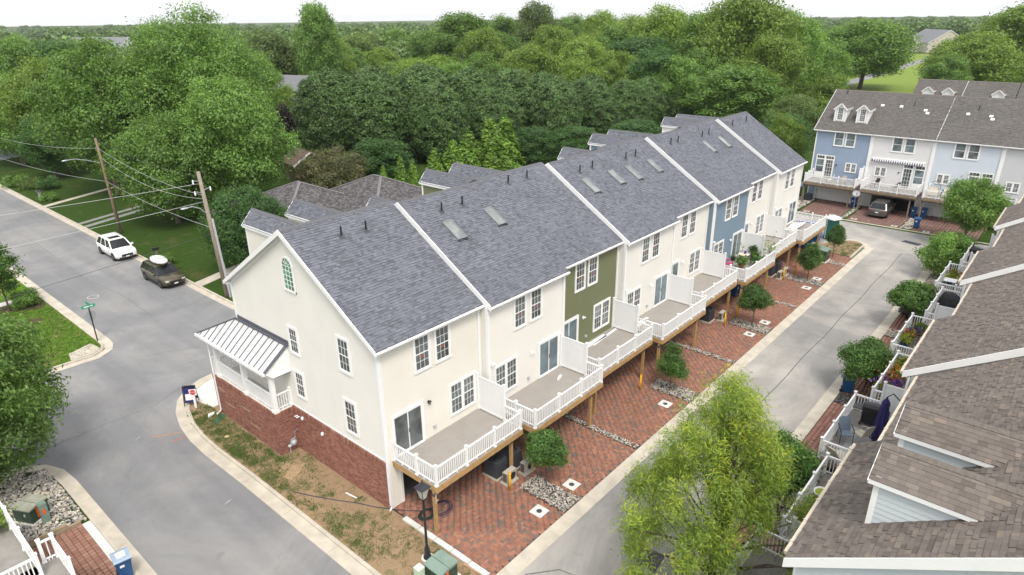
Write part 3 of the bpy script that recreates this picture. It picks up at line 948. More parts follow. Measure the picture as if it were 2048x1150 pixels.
def window(parent, x, z0, w, h, y=0., rz=0, gl=None, twin=False, sticker=False, t=.11, mun=(3, 2), tm=None, name='window'):
    gl = gl or glass
    tm = tm or trim
    key = ('win', w, h, twin, gl.name, t, mun)
    W1 = w if not twin else (w + t * .3) / 2
    def trim_mb():
        mb = MB()
        mb.box(0, t, -.04, .02, 0, h).box(w - t, w, -.04, .02, 0, h).box(t, w - t, -.042, .02, h - t, h).box(t, w - t, -.05, .02, 0, t * .95)
        if twin:
            mb.box(w / 2 - .06, w / 2 + .06, -.038, .02, t, h - t)
        return mb
    o = cpart(key + ('trim',), name, trim_mb, tm, parent, (x, y, z0), rz=rz)
    bays = [(t, w - t)] if not twin else [(t, w / 2 - .06), (w / 2 + .06, w - t)]
    zi0, zi1 = t * .95, h - t
    zm = (zi0 + zi1) / 2
    for bi, (a, b) in enumerate(bays):
        for si, (c, d) in enumerate(((zi0, zm + .02), (zm - .02, zi1))):
            def sash(a=a, b=b, c=c, d=d, si=si):
                mb = MB()
                y0 = -.022 if si == 0 else -.03
                s = .035
                mb.box(a, a + s, y0, .0, c, d).box(b - s, b, y0, .0, c, d).box(a + s, b - s, y0, .0, c, c + s).box(a + s, b - s, y0, .0, d - s, d)
                nx, nz = mun
                for i in range(1, nx):
                    q = a + s + (b - a - 2 * s) * i / nx
                    mb.box(q - .008, q + .008, y0 + .006, -.004, c + s, d - s)
                for i in range(1, nz):
                    q = c + s + (d - c - 2 * s) * i / nz
                    mb.box(a + s, b - s, y0 + .007, -.004, q - .008, q + .008)
                return mb
            def pane(a=a, b=b, c=c, d=d, si=si):
                y0 = -.010 if si == 0 else -.013
                return MB().box(a + .03, b - .03, y0, -.002, c + .03, d - .03)
            cpart(key + ('sash', bi, si), 'sash', sash, tm, o)
            cpart(key + ('pane', bi, si), 'pane', pane, gl, o)
    if sticker:
        a, b = bays[-1]
        cpart(key + ('sticker',), 'sticker', lambda: MB().box(a + .36 * (b - a), a + .62 * (b - a), -.0235, -.012, zm - .22, zm - .09), sticker_red, o)
    return o
sticker_red = M('red_window_sticker', (.25, .075, .06), .6, .25, 18)
def slider(parent, x, z0, w, h, y=0., gl=None):
    gl = gl or glass_b
    key = ('slider', w, h, gl.name)
    o = cpart(key, 'sliding_door', lambda: MB().box(0, .12, -.045, .02, 0, h).box(w - .12, w, -.045, .02, 0, h).box(.12, w - .12, -.047, .02, h - .13, h).box(.12, w - .12, -.06, .02, 0, .06), trim, parent, (x, y, z0))
    m = w / 2
    for i, (a, b) in enumerate(((.12, m + .03), (m - .03, w - .12))):
        yy = -.02 if i == 0 else -.034
        cpart(key + ('f', i), 'door_frame', lambda a=a, b=b, yy=yy: MB().box(a, a + .05, yy, 0, .06, h - .13).box(b - .05, b, yy, 0, .06, h - .13).box(a + .05, b - .05, yy, 0, .06, .13).box(a + .05, b - .05, yy, 0, h - .19, h - .13), trim, o)
        cpart(key + ('p', i), 'pane', lambda a=a, b=b, yy=yy: MB().box(a + .045, b - .045, yy + .012, -.002, .12, h - .18), gl, o)
    cpart(key + ('h',), 'handle', lambda: MB().box(m - .01, m + .015, -.07, -.03, .95, 1.15), black, o)
    return o
def garage(parent, x0, x1, h, y=.1, m=None):
    w = x1 - x0
    key = ('garage', round(w, 2), h)
    def g():
        mb = MB()
        for i in range(4):
            z0_, z1_ = i * h / 4 + .006, (i + 1) * h / 4 - .006
            mb.box(0, w, 0, .05, z0_, z1_)
            for k in range(4):
                a = w * (k + .08) / 4
                mb.box(a, a + w * .21, -.012, 0, z0_ + .1, z1_ - .1)
        return mb
    o = cpart(key, 'garage_door', g, m or trim, parent, (x0, y, 0))
    return o
def gfr(parent, x0, x1, h):
    w = x1 - x0
    cpart(('gfr', round(w, 2), h), 'garage_frame', lambda: MB().box(-.14, 0, -.055, .12, 0, h + .14).box(w, w + .14, -.055, .12, 0, h + .14).box(0, w, -.057, .12, h, h + .14), trim, parent, (x0, 0, 0))

def ridge_caps(x0, x1):
    mb = MB()
    n = int((x1 - x0) / .2)
    for i in range(n):
        a, b = x0 + i * .2, x0 + i * .2 + .235
        for s in (-1, 1):
            yb = DEP / 2 + s * .15
            zb = RDG - .15 * KP
            mb.add([(a, DEP / 2, RDG + .045), (b, DEP / 2, RDG + .03), (b, yb, zb + .028), (a, yb, zb + .045), (a, yb, zb + .01), (a, DEP / 2, RDG)], [(0, 1, 2, 3), (0, 3, 4, 5)])
        mb.add([(a, DEP / 2 - .15, RDG - .15 * KP + .045), (b, DEP / 2 - .15, RDG - .15 * KP + .028), (b, DEP / 2 - .15, RDG - .15 * KP + .002), (a, DEP / 2 - .15, RDG - .15 * KP + .005)], [(3, 2, 1, 0)])
    return mb

def dormer(parent, xc, yf, hw, ez, rzz, sgn, wallm, shm, capm, win=True, collect=None, o=.13, seed=1, fo=.15, cside=-1):
    Y = (lambda y: y) if sgn < 0 else (lambda y: DEP - y)
    yb = (rzz - EZ) / KP - OV
    ye = (ez - EZ) / KP - OV
    zf = roofz(yf)
    slope = (rzz - ez) / hw
    mb = MB()
    for s in (-1, 1):                                   # cheeks
        x = xc + s * hw
        k = int(math.ceil((ez - zf) / .152))
        for i in range(k):
            za, zb = zf + i * .152, min(ez, zf + (i + 1) * .152)
            ya_, yb_ = (za - EZ) / KP - OV, (zb - EZ) / KP - OV
            th = .016
            mb.add([(x + s * th, Y(yf), za), (x + s * th, Y(ya_ + .02), za), (x + s * .003, Y(yb_ + .02), zb), (x + s * .003, Y(yf), zb), (x, Y(yf), za), (x, Y(ya_ + .02), za)], [(0, 1, 2, 3), (4, 5, 1, 0)])
    mb.add([(xc - hw, Y(yf), zf - .1), (xc + hw, Y(yf), zf - .1), (xc + hw, Y(yf), ez), (xc, Y(yf), rzz - .03), (xc - hw, Y(yf), ez)], [(0, 1, 2, 3, 4)])
    d = part('dormer', mb, wallm, parent)
    tb = MB()
    for s in (-1, 1):
        x = xc + s * hw
        tb.box(min(x, x - s * .1), max(x, x - s * .1), min(Y(yf - .022), Y(yf)), max(Y(yf - .022), Y(yf)), zf - .05, ez)
        tb.box(min(x, x + s * .022), max(x, x + s * .022), min(Y(yf - .022), Y(yf + .11)), max(Y(yf - .022), Y(yf + .11)), zf - .02, ez)
        # eave fascia along the cheek and rake along the gable
        tb.bar((x + s * (o - .02), Y(yf - fo), ez - o * slope - .07), (x + s * (o - .02), Y(ye - o * slope / KP - .1), ez - o * slope - .07), .03, .13)
        tb.bar((x + s * .06, Y(yf), ez - .07), (x + s * .06, Y(ye - .1), ez - .07), .10, .03)
        tb.bar((xc, Y(yf - fo), rzz - .085), (x + s * o, Y(yf - fo), ez - o * slope - .085), .035, .14)
    part('trim', tb, trim, d)
    # roof slopes
    Ls = math.hypot(hw + o, (hw + o) * slope)
    ee = ez - o * slope
    rf = MB()
    sh = MB()
    rr = random.Random(seed)
    for s in (-1, 1):
        xe = xc + s * (hw + o)
        A = Vector((xe, Y(yf - fo), ee))
        Bk = Vector((xe, Y((ee - EZ) / KP - OV), ee))
        Cc = Vector((xc, Y(yb), rzz))
        Dd = Vector((xc, Y(yf - fo), rzz))
        Vv = (Dd - A).normalized()
        Uu = (Bk - A).normalized()
        Nn = Uu.cross(Vv)
        if Nn.z < 0:
            Nn = -Nn
        rf.add([p + Nn * q for q in (0, -.07) for p in (A, Bk, Cc, Dd)], [(0, 1, 2, 3), (7, 6, 5, 4), (0, 4, 5, 1), (1, 5, 6, 2), (2, 6, 7, 3), (3, 7, 4, 0)])
        u_e, u_r = (Bk - A).length, (Cc - Dd).length
        T = tabs(lambda v: (0, u_e + (u_r - u_e) * v / Ls), Ls, .143, rr)
        if collect is not None and s == cside:
            rest = []
            for q in T:
                if q[4]:
                    collect.append((d, A, Uu, Vv, Nn, q))
                else:
                    rest.append(q)
            T = rest
        shingle_mb(sh, A + Nn * .004, Uu, Vv, Nn, T)
    part('dormer_roof', rf, capm, d)
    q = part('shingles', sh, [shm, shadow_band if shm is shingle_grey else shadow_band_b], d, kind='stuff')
    cp = MB()
    Lr = abs(yb - yf + fo)
    for i in range(int(Lr / .2)):
        a, b = yf - fo + i * .2, yf - fo + i * .2 + .23
        for s in (-1, 1):
            cp.add([(xc, Y(a), rzz + .04), (xc, Y(b), rzz + .028), (xc + s * .13, Y(b), rzz + .026 - .13 * slope), (xc + s * .13, Y(a), rzz + .04 - .13 * slope)], [(0, 1, 2, 3)])
            cp.add([(xc + s * .13, Y(a), rzz + .04 - .13 * slope), (xc + s * .13, Y(b), rzz + .026 - .13 * slope), (xc + s * .13, Y(b), rzz - .13 * slope), (xc + s * .13, Y(a), rzz - .13 * slope)], [(0, 1, 2, 3)])
    part('ridge_caps', cp, capm, d, kind='stuff')
    if win:
        z0 = zf + .12
        window(d, xc - .36 if sgn < 0 else xc + .36, z0, .72, ez + .1 - z0, y=Y(yf - .005), rz=0 if sgn < 0 else math.pi, gl=glass, t=.07, mun=(3, 3))
    return d

SHV = {}
def townhouse(label, loc, rz, wallm, shm, capm, x_over=0., left='none', gar=(.75, 5.4, 'closed'), upper=(), lower=(), doors=(), sky=(), vents=(), hang=white, gableR=False, var=0, backm=None, name='townhouse', group=None, rake=True, gut=True, x_r=0., rside='left'):
    t = thing(name, label, 'house', loc, rz, group)
    W = WU
    g0, g1, gst = gar
    cb = MB()
    cb.box(.02, W - .02, .02, DEP - .02, 2.45, 8.1)
    cb.box(.02, g0, .02, 5.5, 0, 2.45).box(g1, W - .02, .02, 5.5, 0, 2.45).box(.02, W - .02, 5.5, DEP - .02, 0, 2.45)
    cb.box(g0, g1, .02, .2, 2.12, 2.45)
    cb.prismx([(.02, 8.1), (DEP - .02, 8.1), (DEP / 2, RDG - .2)], .02, W - .02)
    part('wall', cb, wallm, t)
    fl = MB().box(g0, g1, .2, 5.5, -.1, .012)
    part('garage_floor', fl, soil_dark, t)
    sb = MB()
    siding(sb, (0, 0), (1, 0), (0, -1), rect(.02, W - .02, [(g0, g1, -1, 2.12)]), 0, 8.12)
    if left == 'return':
        siding(sb, (0, .62), (0, -1), (-1, 0), rect(0, .62), 0, 8.3)
    if gableR:
        def gs(za, zb):
            f = lambda z: 0 if z < EZ else (z - EZ) / KP - OV
            return [(f(za), DEP - f(za), f(zb), DEP - f(zb))]
        siding(sb, (W, 0), (0, 1), (1, 0), gs, 0, RDG - .2)
    part('siding', sb, wallm, t)
    tb = MB()
    for x0, x1 in ((0, .12), (W - .12, W)):
        tb.box(x0, x1, -.05, .0, 0, 8.12)
    if left == 'return':
        tb.box(-.05, 0, -.05, .10, 0, 8.15)
    tb.box(.12, W - .12, -.048, .0, 7.97, 8.12)
    tb.box(-x_over, W, -OV + .01, 0, 8.13, 8.16)                # soffit
    part('corner_board', tb, trim, t)
    # roof
    x0, x1 = -x_over, W + x_r
    rb = MB()
    rb.prismx([(-OV, EZ), (DEP / 2, RDG), (DEP + OV, EZ), (DEP + OV, EZ - .13), (DEP / 2, RDG - .15), (-OV, EZ - .13)], x0, x1)
    rf = part('roof', rb, backm or capm, t)
    vk = (shm.name, x_over, x_r, var)
    if vk not in SHV:
        T = tabs(lambda v: (x0, x1), SLOPE, .143, random.Random(var * 17 + 3))
        mb = MB()
        shingle_mb(mb, Vector((0, -OV - .015, EZ - .0)) + NS * .004, US, VS, NS, T)
        Tf = tabs(lambda v: (x0, x1), SLOPE, .143, random.Random(var * 17 + 4))
        shingle_mb(mb, Vector((0, DEP + OV + .015, EZ)) + Vector((0, KP, 1)).normalized() * .004, US, Vector((0, -1, KP)).normalized(), Vector((0, KP, 1)).normalized(), Tf)
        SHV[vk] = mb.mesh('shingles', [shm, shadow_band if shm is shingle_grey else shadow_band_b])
    o = link('shingles', SHV[vk], rf)
    o['kind'] = 'stuff'
    cpart(('caps', capm.name, x_over, x_r), 'ridge_caps', lambda: ridge_caps(x0, x1), capm, rf, kind='stuff')
    if rake:
        mb = MB()
        for a, b in (((-OV - .02, EZ - .0), (DEP / 2, RDG)), ((DEP + OV + .02, EZ - .0), (DEP / 2, RDG))):
            ya, za = a
            yb_, zb = b
            q = -x_over - .045 if rside == 'left' else W + x_r + .002
            hgt = .34 if x_over == 0 else .24
            mb.prismx([(ya, za + .02), (yb_, zb + .02), (yb_, zb - hgt * 1.0), (ya, za - hgt * .75)], q, q + .043)
        part('rake_board', mb, trim, rf)
    if gut:
        mb = MB()
        mb.prismx([(-OV - .02, EZ - .03), (-OV - .13, EZ - .03), (-OV - .14, EZ - .07), (-OV - .10, EZ - .15), (-OV - .02, EZ - .15)], -x_over, W - .03)
        gt = part('gutter', mb, hang, rf)
        for i in range(6):
            cpart('hanger' + hang.name, 'gutter_hanger', lambda: MB().box(-.02, .02, -OV - .15, -OV + .05, EZ - .035, EZ - .012), hang, gt, (.4 + i * 1.05, 0, 0))
    if left == 'return' or left == 'gable':
        pass
    ds = MB()
    ds.box(W - .22, W - .13, -.10, -.03, .15, 7.9)
    ds.bar((W - .175, -.065, 7.88), (W - .175, -OV - .08, 8.06), .08, .07)
    part('downspout', ds, white, t)
    for i, (x, z0, w, h, tw, st) in enumerate(upper + lower):
        window(t, x, z0, w, h, y=-.036, twin=tw, sticker=st)
    for d in doors:
        d(t)
    gfr(t, g0, g1, 2.12)
    if gst == 'closed':
        garage(t, g0, g1, 2.12)
    for x, y in sky:
        def sk():
            mb = MB()
            O = Vector((0, 0, 0))
            obox(mb, O, US, VS, NS, (-.06, 0), (-.06, 1.26), (-.02, .10)), obox(mb, O, US, VS, NS, (.52, .58), (-.06, 1.26), (-.02, .10))
            obox(mb, O, US, VS, NS, (0, .52), (-.06, 0), (-.02, .10)), obox(mb, O, US, VS, NS, (0, .52), (1.20, 1.26), (-.02, .10))
            return mb
        s = cpart('skyframe', 'skylight', sk, sky_frame, t, (x, y, roofz(y)))
        cpart('skypane', 'pane', lambda: obox(MB(), (0, 0, 0), US, VS, NS, (.01, .51), (.01, 1.19), (.03, .085)), sky_glass, s)
        cpart('skyflash', 'flashing', lambda: obox(obox(MB(), (0, 0, 0), US, VS, NS, (-.1, .62), (-.17, -.065), (.012, .03)), (0, 0, 0), US, VS, NS, (.44, .58), (-.2, -.12), (.02, .07)), dark_metal, s)
    for x, y in vents:
        v = cpart('vent', 'vent_pipe', lambda: MB().cyl((0, 0, -.1), (0, 0, .52), .045, 8), black, t, (x, y, roofz(y)))
        cpart('ventf', 'flashing', lambda: obox(MB().cyl((0, 0, -.02), (0, 0, .08), .1, 8, r2=.05), (0, 0, 0), US, VS, NS, (-.16, .16), (-.16, .16), (.01, .025)), ac_grey, v)
    return t
sky_frame = M('skylight_frame', (.20, .21, .21), .5, .1, 5)

# ------------------------------------------------------------------ decks
def rail(parent, p, q, z, h=.92):
    p, q = Vector(p), Vector(q)
    L = (q - p).length
    a = math.atan2(q.y - p.y, q.x - p.x)
    key = ('rail', round(L, 2), h)
    o = cpart(key, 'top_rail', lambda: MB().box(0, L, -.035, .035, h - .07, h), white, parent, (p.x, p.y, z), rz=a)
    def low():
        return MB().prismy([(0, .14), (0, .09), (L * .33, .09), (L * .33, 0), (L * .33 + .04, 0), (L * .33 + .04, .09), (L * .66, .09), (L * .66, 0), (L * .66 + .04, 0), (L * .66 + .04, .09), (L, .09), (L, .14)], -.025, .025)
    cpart(key + ('l',), 'bottom_rail', low, white, parent, (p.x, p.y, z), rz=a)
    def bal():
        mb = MB()
        n = int(L / .118)
        for i in range(1, n):
            x = L * i / n
            mb.box(x - .018, x + .018, -.018, .018, .14, h - .07)
        return mb
    cpart(key + ('b',), 'balusters', bal, white, o, kind='stuff')
    return o
def rpost(parent, x, y, z, h=1.02):
    o = cpart(('rpost', h), 'railing_post', lambda: MB().box(-.055, .055, -.055, .055, -.02, h).box(-.07, .07, -.07, .07, -.02, .05), white, parent, (x, y, z))
    cpart(('rcap', h), 'cap', lambda: MB().box(-.072, .072, -.072, .072, h, h + .03).add([(-.06, -.06, h + .03), (.06, -.06, h + .03), (.06, .06, h + .03), (-.06, .06, h + .03), (0, 0, h + .08)], [(0, 1, 4), (1, 2, 4), (2, 3, 4), (3, 0, 4)]), white, o)
    return o
def deck(label, loc, rz, x0, x1, d=2.87, z=2.52, screen='right', floorm=None, woodm=None, nseg=3, slen=1.8, posts=(.1, .5), group=None, cat='deck'):
    floorm, woodm = floorm or deck_m, woodm or wood
    t = thing('raised_deck', label, cat, loc, rz, group)
    W = x1 - x0
    def boards():
        mb = MB()
        n = int(d / .142)
        for i in range(n):
            y = -d + i * d / n
            mb.box(0, W, y + .004, y + d / n - .004, z - .03, z)
        return mb
    o = cpart(('floor', round(W, 2), round(d, 2), z, floorm.name), 'deck_floor', boards, floorm, t, (x0, 0, 0))
    o['kind'] = 'stuff'
    def frame():
        mb = MB()
        mb.box(-.02, W + .02, -d - .035, -d, z - .30, z - .032)
        mb.box(-.02, .02, -d, -.03, z - .30, z - .032).box(W - .02, W + .02, -d, -.03, z - .30, z - .032)
        for i in range(1, 14):
            q = W * i / 14
            mb.box(q - .02, q + .02, -d, -.04, z - .26, z - .032)
        mb.box(0, W, -d + .18, -d + .30, z - .48, z - .262)
        return mb
    cpart(('dframe', round(W, 2), round(d, 2), z, woodm.name), 'deck_frame', frame, woodm, t, (x0, 0, 0))
    for x in (x0 + posts[0], x1 - posts[1]):
        cpart(('dpost', z, woodm.name), 'support_post', lambda: MB().box(-.07, .07, -.07, .07, -.05, z - .48), woodm, t, (x, -d + .24, 0))
        cpart(('dpostb', z), 'post_bracket', lambda: MB().box(-.078, .078, -.078, .078, z - .60, z - .47), ac_grey, t, (x, -d + .24, 0))
    xs = [x0 + .06 + (W - .12) * i / nseg for i in range(nseg + 1)]
    yo = -d + .06
    for x in xs:
        rpost(t, x, yo, z)
    for a, b in zip(xs, xs[1:]):
        rail(t, (a + .055, yo), (b - .055, yo), z)
    sides = [(x0 + .06, screen == 'left'), (x1 - .06, screen == 'right')]
    for x, scr in sides:
        if scr:
            ys = -slen
            def panel():
                mb = MB()
                n = 9
                for i in range(n):
                    a = -.06 - (slen - .12) * i / n
                    b = -.06 - (slen - .12) * (i + 1) / n
                    mb.box(-.014, .014, b + .002, a - .002, .10, 1.84)
                mb.box(-.028, .028, -slen + .06, -.06, .06, .16).box(-.028, .028, -slen + .06, -.06, 1.82, 1.92)
                return mb
            s = cpart(('screen', slen), 'privacy_screen', panel, white, t, (x, 0, z))
            for yy in (-.06, -slen):
                cpart('scrpost', 'screen_post', lambda: MB().box(-.055, .055, -.055, .055, 0, 2.0).box(-.07, .07, -.07, .07, 2.0, 2.03).add([(-.06, -.06, 2.03), (.06, -.06, 2.03), (.06, .06, 2.03), (-.06, .06, 2.03), (0, 0, 2.08)], [(0, 1, 4), (1, 2, 4), (2, 3, 4), (3, 0, 4)]), white, s, (0, yy, 0))
            rail(t, (x, ys - .055), (x, yo + .055), z)
        else:
            rpost(t, x, -.07, z)
            ym = -d * .56
            rpost(t, x, ym, z)
            rail(t, (x, -.125), (x, ym + .055), z)
            rail(t, (x, ym - .055), (x, yo + .055), z)
    return t

# ------------------------------------------------------------------ the main row of eight townhouses
def sl(x, z=2.55, w=1.86, h=2.18, gl=None):
    return lambda t: slider(t, x, z, w, h, y=-.037, gl=gl)
def wall_light(x, z):
    def f(t):
        cpart('wlight', 'wall_light', lambda: MB().box(-.05, .05, -.03, 0, -.06, .06).cyl((0, -.04, -.02), (0, -.14, -.08), .04, 8).cyl((.07, -.03, .03), (.09, -.10, -.03), .035, 8), black, t, (x, -.034, z))
    return f
def wall_vent(x, z):
    def f(t):
        cpart('wvent', 'wall_vent', lambda: MB().box(-.08, .08, -.05, 0, -.07, .07).box(-.06, .06, -.09, -.05, -.06, .02), conduit, t, (x, -.034, z))
    return f
def wall_flood(x, z):
    def f(t):
        cpart('wflood', 'flood_light', lambda: MB().lathe((0, -.03, 0), [(.05, -.05), (.06, 0), (.05, .05)], 8).cyl((-.08, -.06, -.02), (-.1, -.14, -.06), .045, 8).cyl((.08, -.06, -.02), (.1, -.14, -.06), .045, 8), white, t, (x, -.034, z))
    return f
UH, UZ = 1.80, 6.18
MAIN = []
mw_ = [cream, cream_b, green_s, cream_b, cream_b, blue_s, cream_b, cream_b]
lab = ['end townhouse with cream siding, brick base, arched gable window and hipped porch',
       'cream townhouse with two skylights between the end house and the green house',
       'olive green townhouse second of its kind after the cream pair, no skylight on roof',
       'cream townhouse right beside the olive green house, two skylights',
       'cream townhouse directly before the slate blue house, two skylights',
       'slate blue townhouse with pink chair on its deck',
       'cream townhouse directly after the slate blue house, two narrow skylights',
       'last cream townhouse of the near row, by the blue dumpster']
lab[2] = 'olive green townhouse between two cream ones in the near row'
for i in range(8):
    fwd = i % 2 == 1
    ox, oy = i * WU, -.5 if fwd else 0.
    st = i < 4
    if not fwd:
        up = ((1.86, UZ, 1.02, UH, False, st), (3.10, UZ, 1.02, UH, False, st)) if i != 2 else ((1.60, UZ, 1.02, UH, False, st), (2.85, UZ, 1.02, UH, False, st))
        lo = ((3.86 if i == 0 else 3.60, 2.97, 1.78, 1.78, True, False),)
        dr = [sl(.37 if i == 0 else .18, gl=glass if i == 0 else None), wall_light(2.56, 4.47) if i == 0 else wall_flood(2.5, 4.4), wall_vent(2.84, 3.02)]
    else:
        up = ((1.84, UZ, 1.02, UH, False, st), (3.12, UZ, 1.02, UH, False, st))
        lo = ((.34, 2.97, 1.78, 1.78, True, False),)
        dr = [sl(3.82), wall_flood(.25, 5.0), wall_flood(3.3, 4.4), wall_vent(3.0, 3.0)]
    sk = {1: ((1.42, 3.24), (4.50, 3.28)), 3: ((1.3, 3.26), (4.3, 3.28)), 4: ((.75, 2.98), (3.65, 3.0)), 6: ((.45, 3.1), (3.35, 3.1))}.get(i, ())
    vt = [((2.23, 4.88), (3.59, 4.83)), ((1.93, 4.86), (3.47, 4.9)), ((1.98, 5.2), (3.7, 5.2)), ((1.84, 4.81), (3.3, 4.85)), ((1.71, 4.6), (3.02, 4.6)), ((1.8, 4.93), (2.9, 4.9)), ((1.4, 4.6), (2.73, 4.65)), ((.95, 4.99), (4.0, 5.0))][i]
    h = townhouse(lab[i], (ox, oy, 0), 0, mw_[i], shingle_grey, ridge_cap, x_over=.25 if i == 0 else 0., left='gable' if i == 0 else ('return' if fwd else 'none'), gar=(.75, 5.4, 'open' if i == 0 else 'closed'),
                  upper=up, lower=lo, doors=dr, sky=sk, vents=vt, gableR=(i == 7), var=i % 4 if i else 9, rake=(fwd or i == 0))
    MAIN.append(h)
    if i in (0, 2, 5, 7):
        for k, xc in enumerate((1.92, 4.45)):
            dormer(h, xc, -.12, .58, 10.98, 11.62, 1, mw_[i], shingle_grey, ridge_cap, win=False, seed=i * 3 + k, o=.1)
    elif i in (1, 4):
        dormer(h, 1.45, 2.2, .58, 10.98, 11.62, 1, mw_[i], shingle_grey, ridge_cap, win=False, seed=i * 3, o=.1)

H1 = MAIN[0]
# gable wall of the end house
gb = MB()
def gseg(za, zb):
    f = lambda z: .02 if z < 8.36 else (z - 8.36) / KP + .02
    return [(f(za), DEP - f(za), f(zb), DEP - f(zb))]
siding(gb, (0, DEP), (0, -1), (-1, 0), gseg, 2.58, RDG - .14)
part('gable_siding', gb, cream_b, H1)
gt_ = MB()
gt_.box(-.052, 0, -.052, .13, 2.4, 8.16).box(-.052, 0, DEP - .13, DEP + .03, 2.4, 8.16)
gt_.box(-.25, 0, -OV, 0, 8.05, 8.16).box(-.25, 0, DEP, DEP + OV, 8.05, 8.16)
gt_.box(-.05, 0, .13, DEP - .13, 2.55, 2.62)
part('corner_board', gt_, trim, H1)
sf = MB()                                                    # rake soffits
for s in (0, 1):
    Yq = (lambda y: y) if s == 0 else (lambda y: DEP - y)
    sf.add([(-.25, Yq(-OV), EZ - .145), (0, Yq(-OV), EZ - .145), (0, Yq(DEP / 2), RDG - .155), (-.25, Yq(DEP / 2), RDG - .155)], [(0, 1, 2, 3)])
    sf.add([(-.045, Yq(0), EZ - .0), (-.045, Yq(DEP / 2), RDG - .16), (-.045, Yq(DEP / 2), RDG - .36), (-.045, Yq(0.3), EZ - .0)], [(0, 1, 2, 3)])
part('rake_soffit', sf, trim, H1)
for (ya, w, z0, h) in ((2.83, .98, 6.22, 1.79), (2.83, .98, 3.01, 1.84), (6.86, .86, 5.76, 1.50), (6.86, .86, 3.32, 1.54)):
    o = window(H1, 0, z0, w, h, rz=-math.pi / 2, t=.12)
    o.location = (-.036, ya, z0)
# arched window: y 5.66..6.42, sill 9.27, springing 10.48
aw = MB()
yc, hw, zs, zsp = 6.04, .40, 9.24, 10.40
def archpts(r, n=12):
    return [(yc + r * math.cos(math.pi * k / n), zsp + r * math.sin(math.pi * k / n)) for k in range(n + 1)]
def ring(mb, ro, ri, x0, x1, mi=0):
    a = [(yc + ro, zs - (ro - ri))] + archpts(ro) + [(yc - ro, zs - (ro - ri))]
    b = [(yc + ri, zs)] + archpts(ri) + [(yc - ri, zs)]
    for i in range(len(a) - 1):
        mb.add([(x0, *a[i]), (x0, *a[i + 1]), (x0, *b[i + 1]), (x0, *b[i]), (x1, *a[i]), (x1, *a[i + 1]), (x1, *b[i + 1]), (x1, *b[i])], [(3, 2, 1, 0), (0, 1, 5, 4), (2, 3, 7, 6)], mi)
ring(aw, hw + .09, hw - .01, -.05, 0)
aw.box(-.055, 0, yc - hw - .09, yc + hw + .09, zs - .09, zs)
ao = part('arched_window', aw, trim, H1, loc=(-.03, 0, 0))
ap = MB()
ap.add([(-.02, yc + hw, zs)] + [(-.02, *p) for p in archpts(hw)] + [(-.02, yc - hw, zs)], [tuple(reversed(range(15)))])
part('pane', ap, glass_g, ao)
am = MB()
for k in (-1, 1):
    am.box(-.034, -.021, yc + k * hw / 3 - .011, yc + k * hw / 3 + .011, zs, zsp)
for k in range(1, 6):
    q = zs + (zsp - zs) * k / 5
    am.box(-.0335, -.021, yc - hw, yc + hw, q - .011, q + .011)
for a in (35, 70, 110, 145):
    am.bar((-.028, yc + .13 * math.cos(rad(a)), zsp + .13 * math.sin(rad(a))), (-.028, yc + hw * math.cos(rad(a)), zsp + hw * math.sin(rad(a))), .02, .013, up=(1, 0, 0))
am.tube([(-.028, yc + .13 * math.cos(math.pi * k / 8), zsp + .13 * math.sin(math.pi * k / 8)) for k in range(9)], .009, 4)
part('muntin', am, trim, ao)

# brick base of the end house and its porch, every brick a block with recessed mortar
def bricks(mb, o, u, n, L, z0, z1, e=.0, stag=0):
    bl, bh, g = .205, .066, .01
    k = int((z1 - z0) / (bh + g))
    hh = (z1 - z0) / k
    for i in range(k):
        x = -((i + stag) % 2) * (bl / 2)
        while x < L:
            a, b = max(0, x), min(L, x + bl - g)
            if b - a > .03:
                P = lambda s, q, z: (o[0] + u[0] * s + n[0] * q, o[1] + u[1] * s + n[1] * q, z)
                za, zb = z0 + i * hh, z0 + (i + 1) * hh - g
                mb.add([P(a, .008, za), P(b, .008, za), P(b, .008, zb), P(a, .008, zb), P(a, -.01, za), P(b, -.01, za), P(b, -.01, zb), P(a, -.01, zb)], [(0, 1, 2, 3), (3, 2, 6, 7), (4, 5, 1, 0), (5, 6, 2, 1), (7, 4, 0, 3)])
            x += bl
    return mb
def soldiers(mb, o, u, n, L, z0, z1, q0=.03):
    k = int(L / .076)
    for i in range(k):
        a, b = i * L / k + .004, (i + 1) * L / k - .005
        P = lambda s, q, z: (o[0] + u[0] * s + n[0] * q, o[1] + u[1] * s + n[1] * q, z)
        mb.add([P(a, q0, z0), P(b, q0, z0), P(b, q0, z1), P(a, q0, z1), P(a, -.05, z0), P(b, -.05, z0), P(b, -.05, z1), P(a, -.05, z1)], [(0, 1, 2, 3), (3, 2, 6, 7), (4, 5, 1, 0), (5, 6, 2, 1), (7, 4, 0, 3)])
    return mb
bw = MB().box(-.085, .0, .02, 7.42, -.2, 2.52)
bwo = part('brick_wall', bw, mortar, H1)
bb = MB()
bricks(bb, (-.085, 7.42), (0, -1), (-1, 0), 7.40, -.15, 2.30)
bricks(bb, (-.085, .02), (1, 0), (0, -1), .085, -.15, 2.30)
soldiers(bb, (-.085, 7.42), (0, -1), (-1, 0), 7.43, 2.31, 2.54)
part('bricks', bb, brick_red, bwo, kind='stuff')
PX, PY0, PY1 = -1.08, 7.42, 13.95                            # porch plinth wraps the front corner
pw_ = MB().prism([(PX, PY0), (0, PY0), (0, DEP), (6.1, DEP), (6.1, PY1), (PX, PY1)], -.2, 2.44)
pwo = part('porch_base', pw_, mortar, H1)
bb = MB()
bricks(bb, (PX, PY1), (0, -1), (-1, 0), PY1 - PY0, -.15, 2.22)
bricks(bb, (PX, PY0), (1, 0), (0, -1), 1.0, -.15, 2.22)
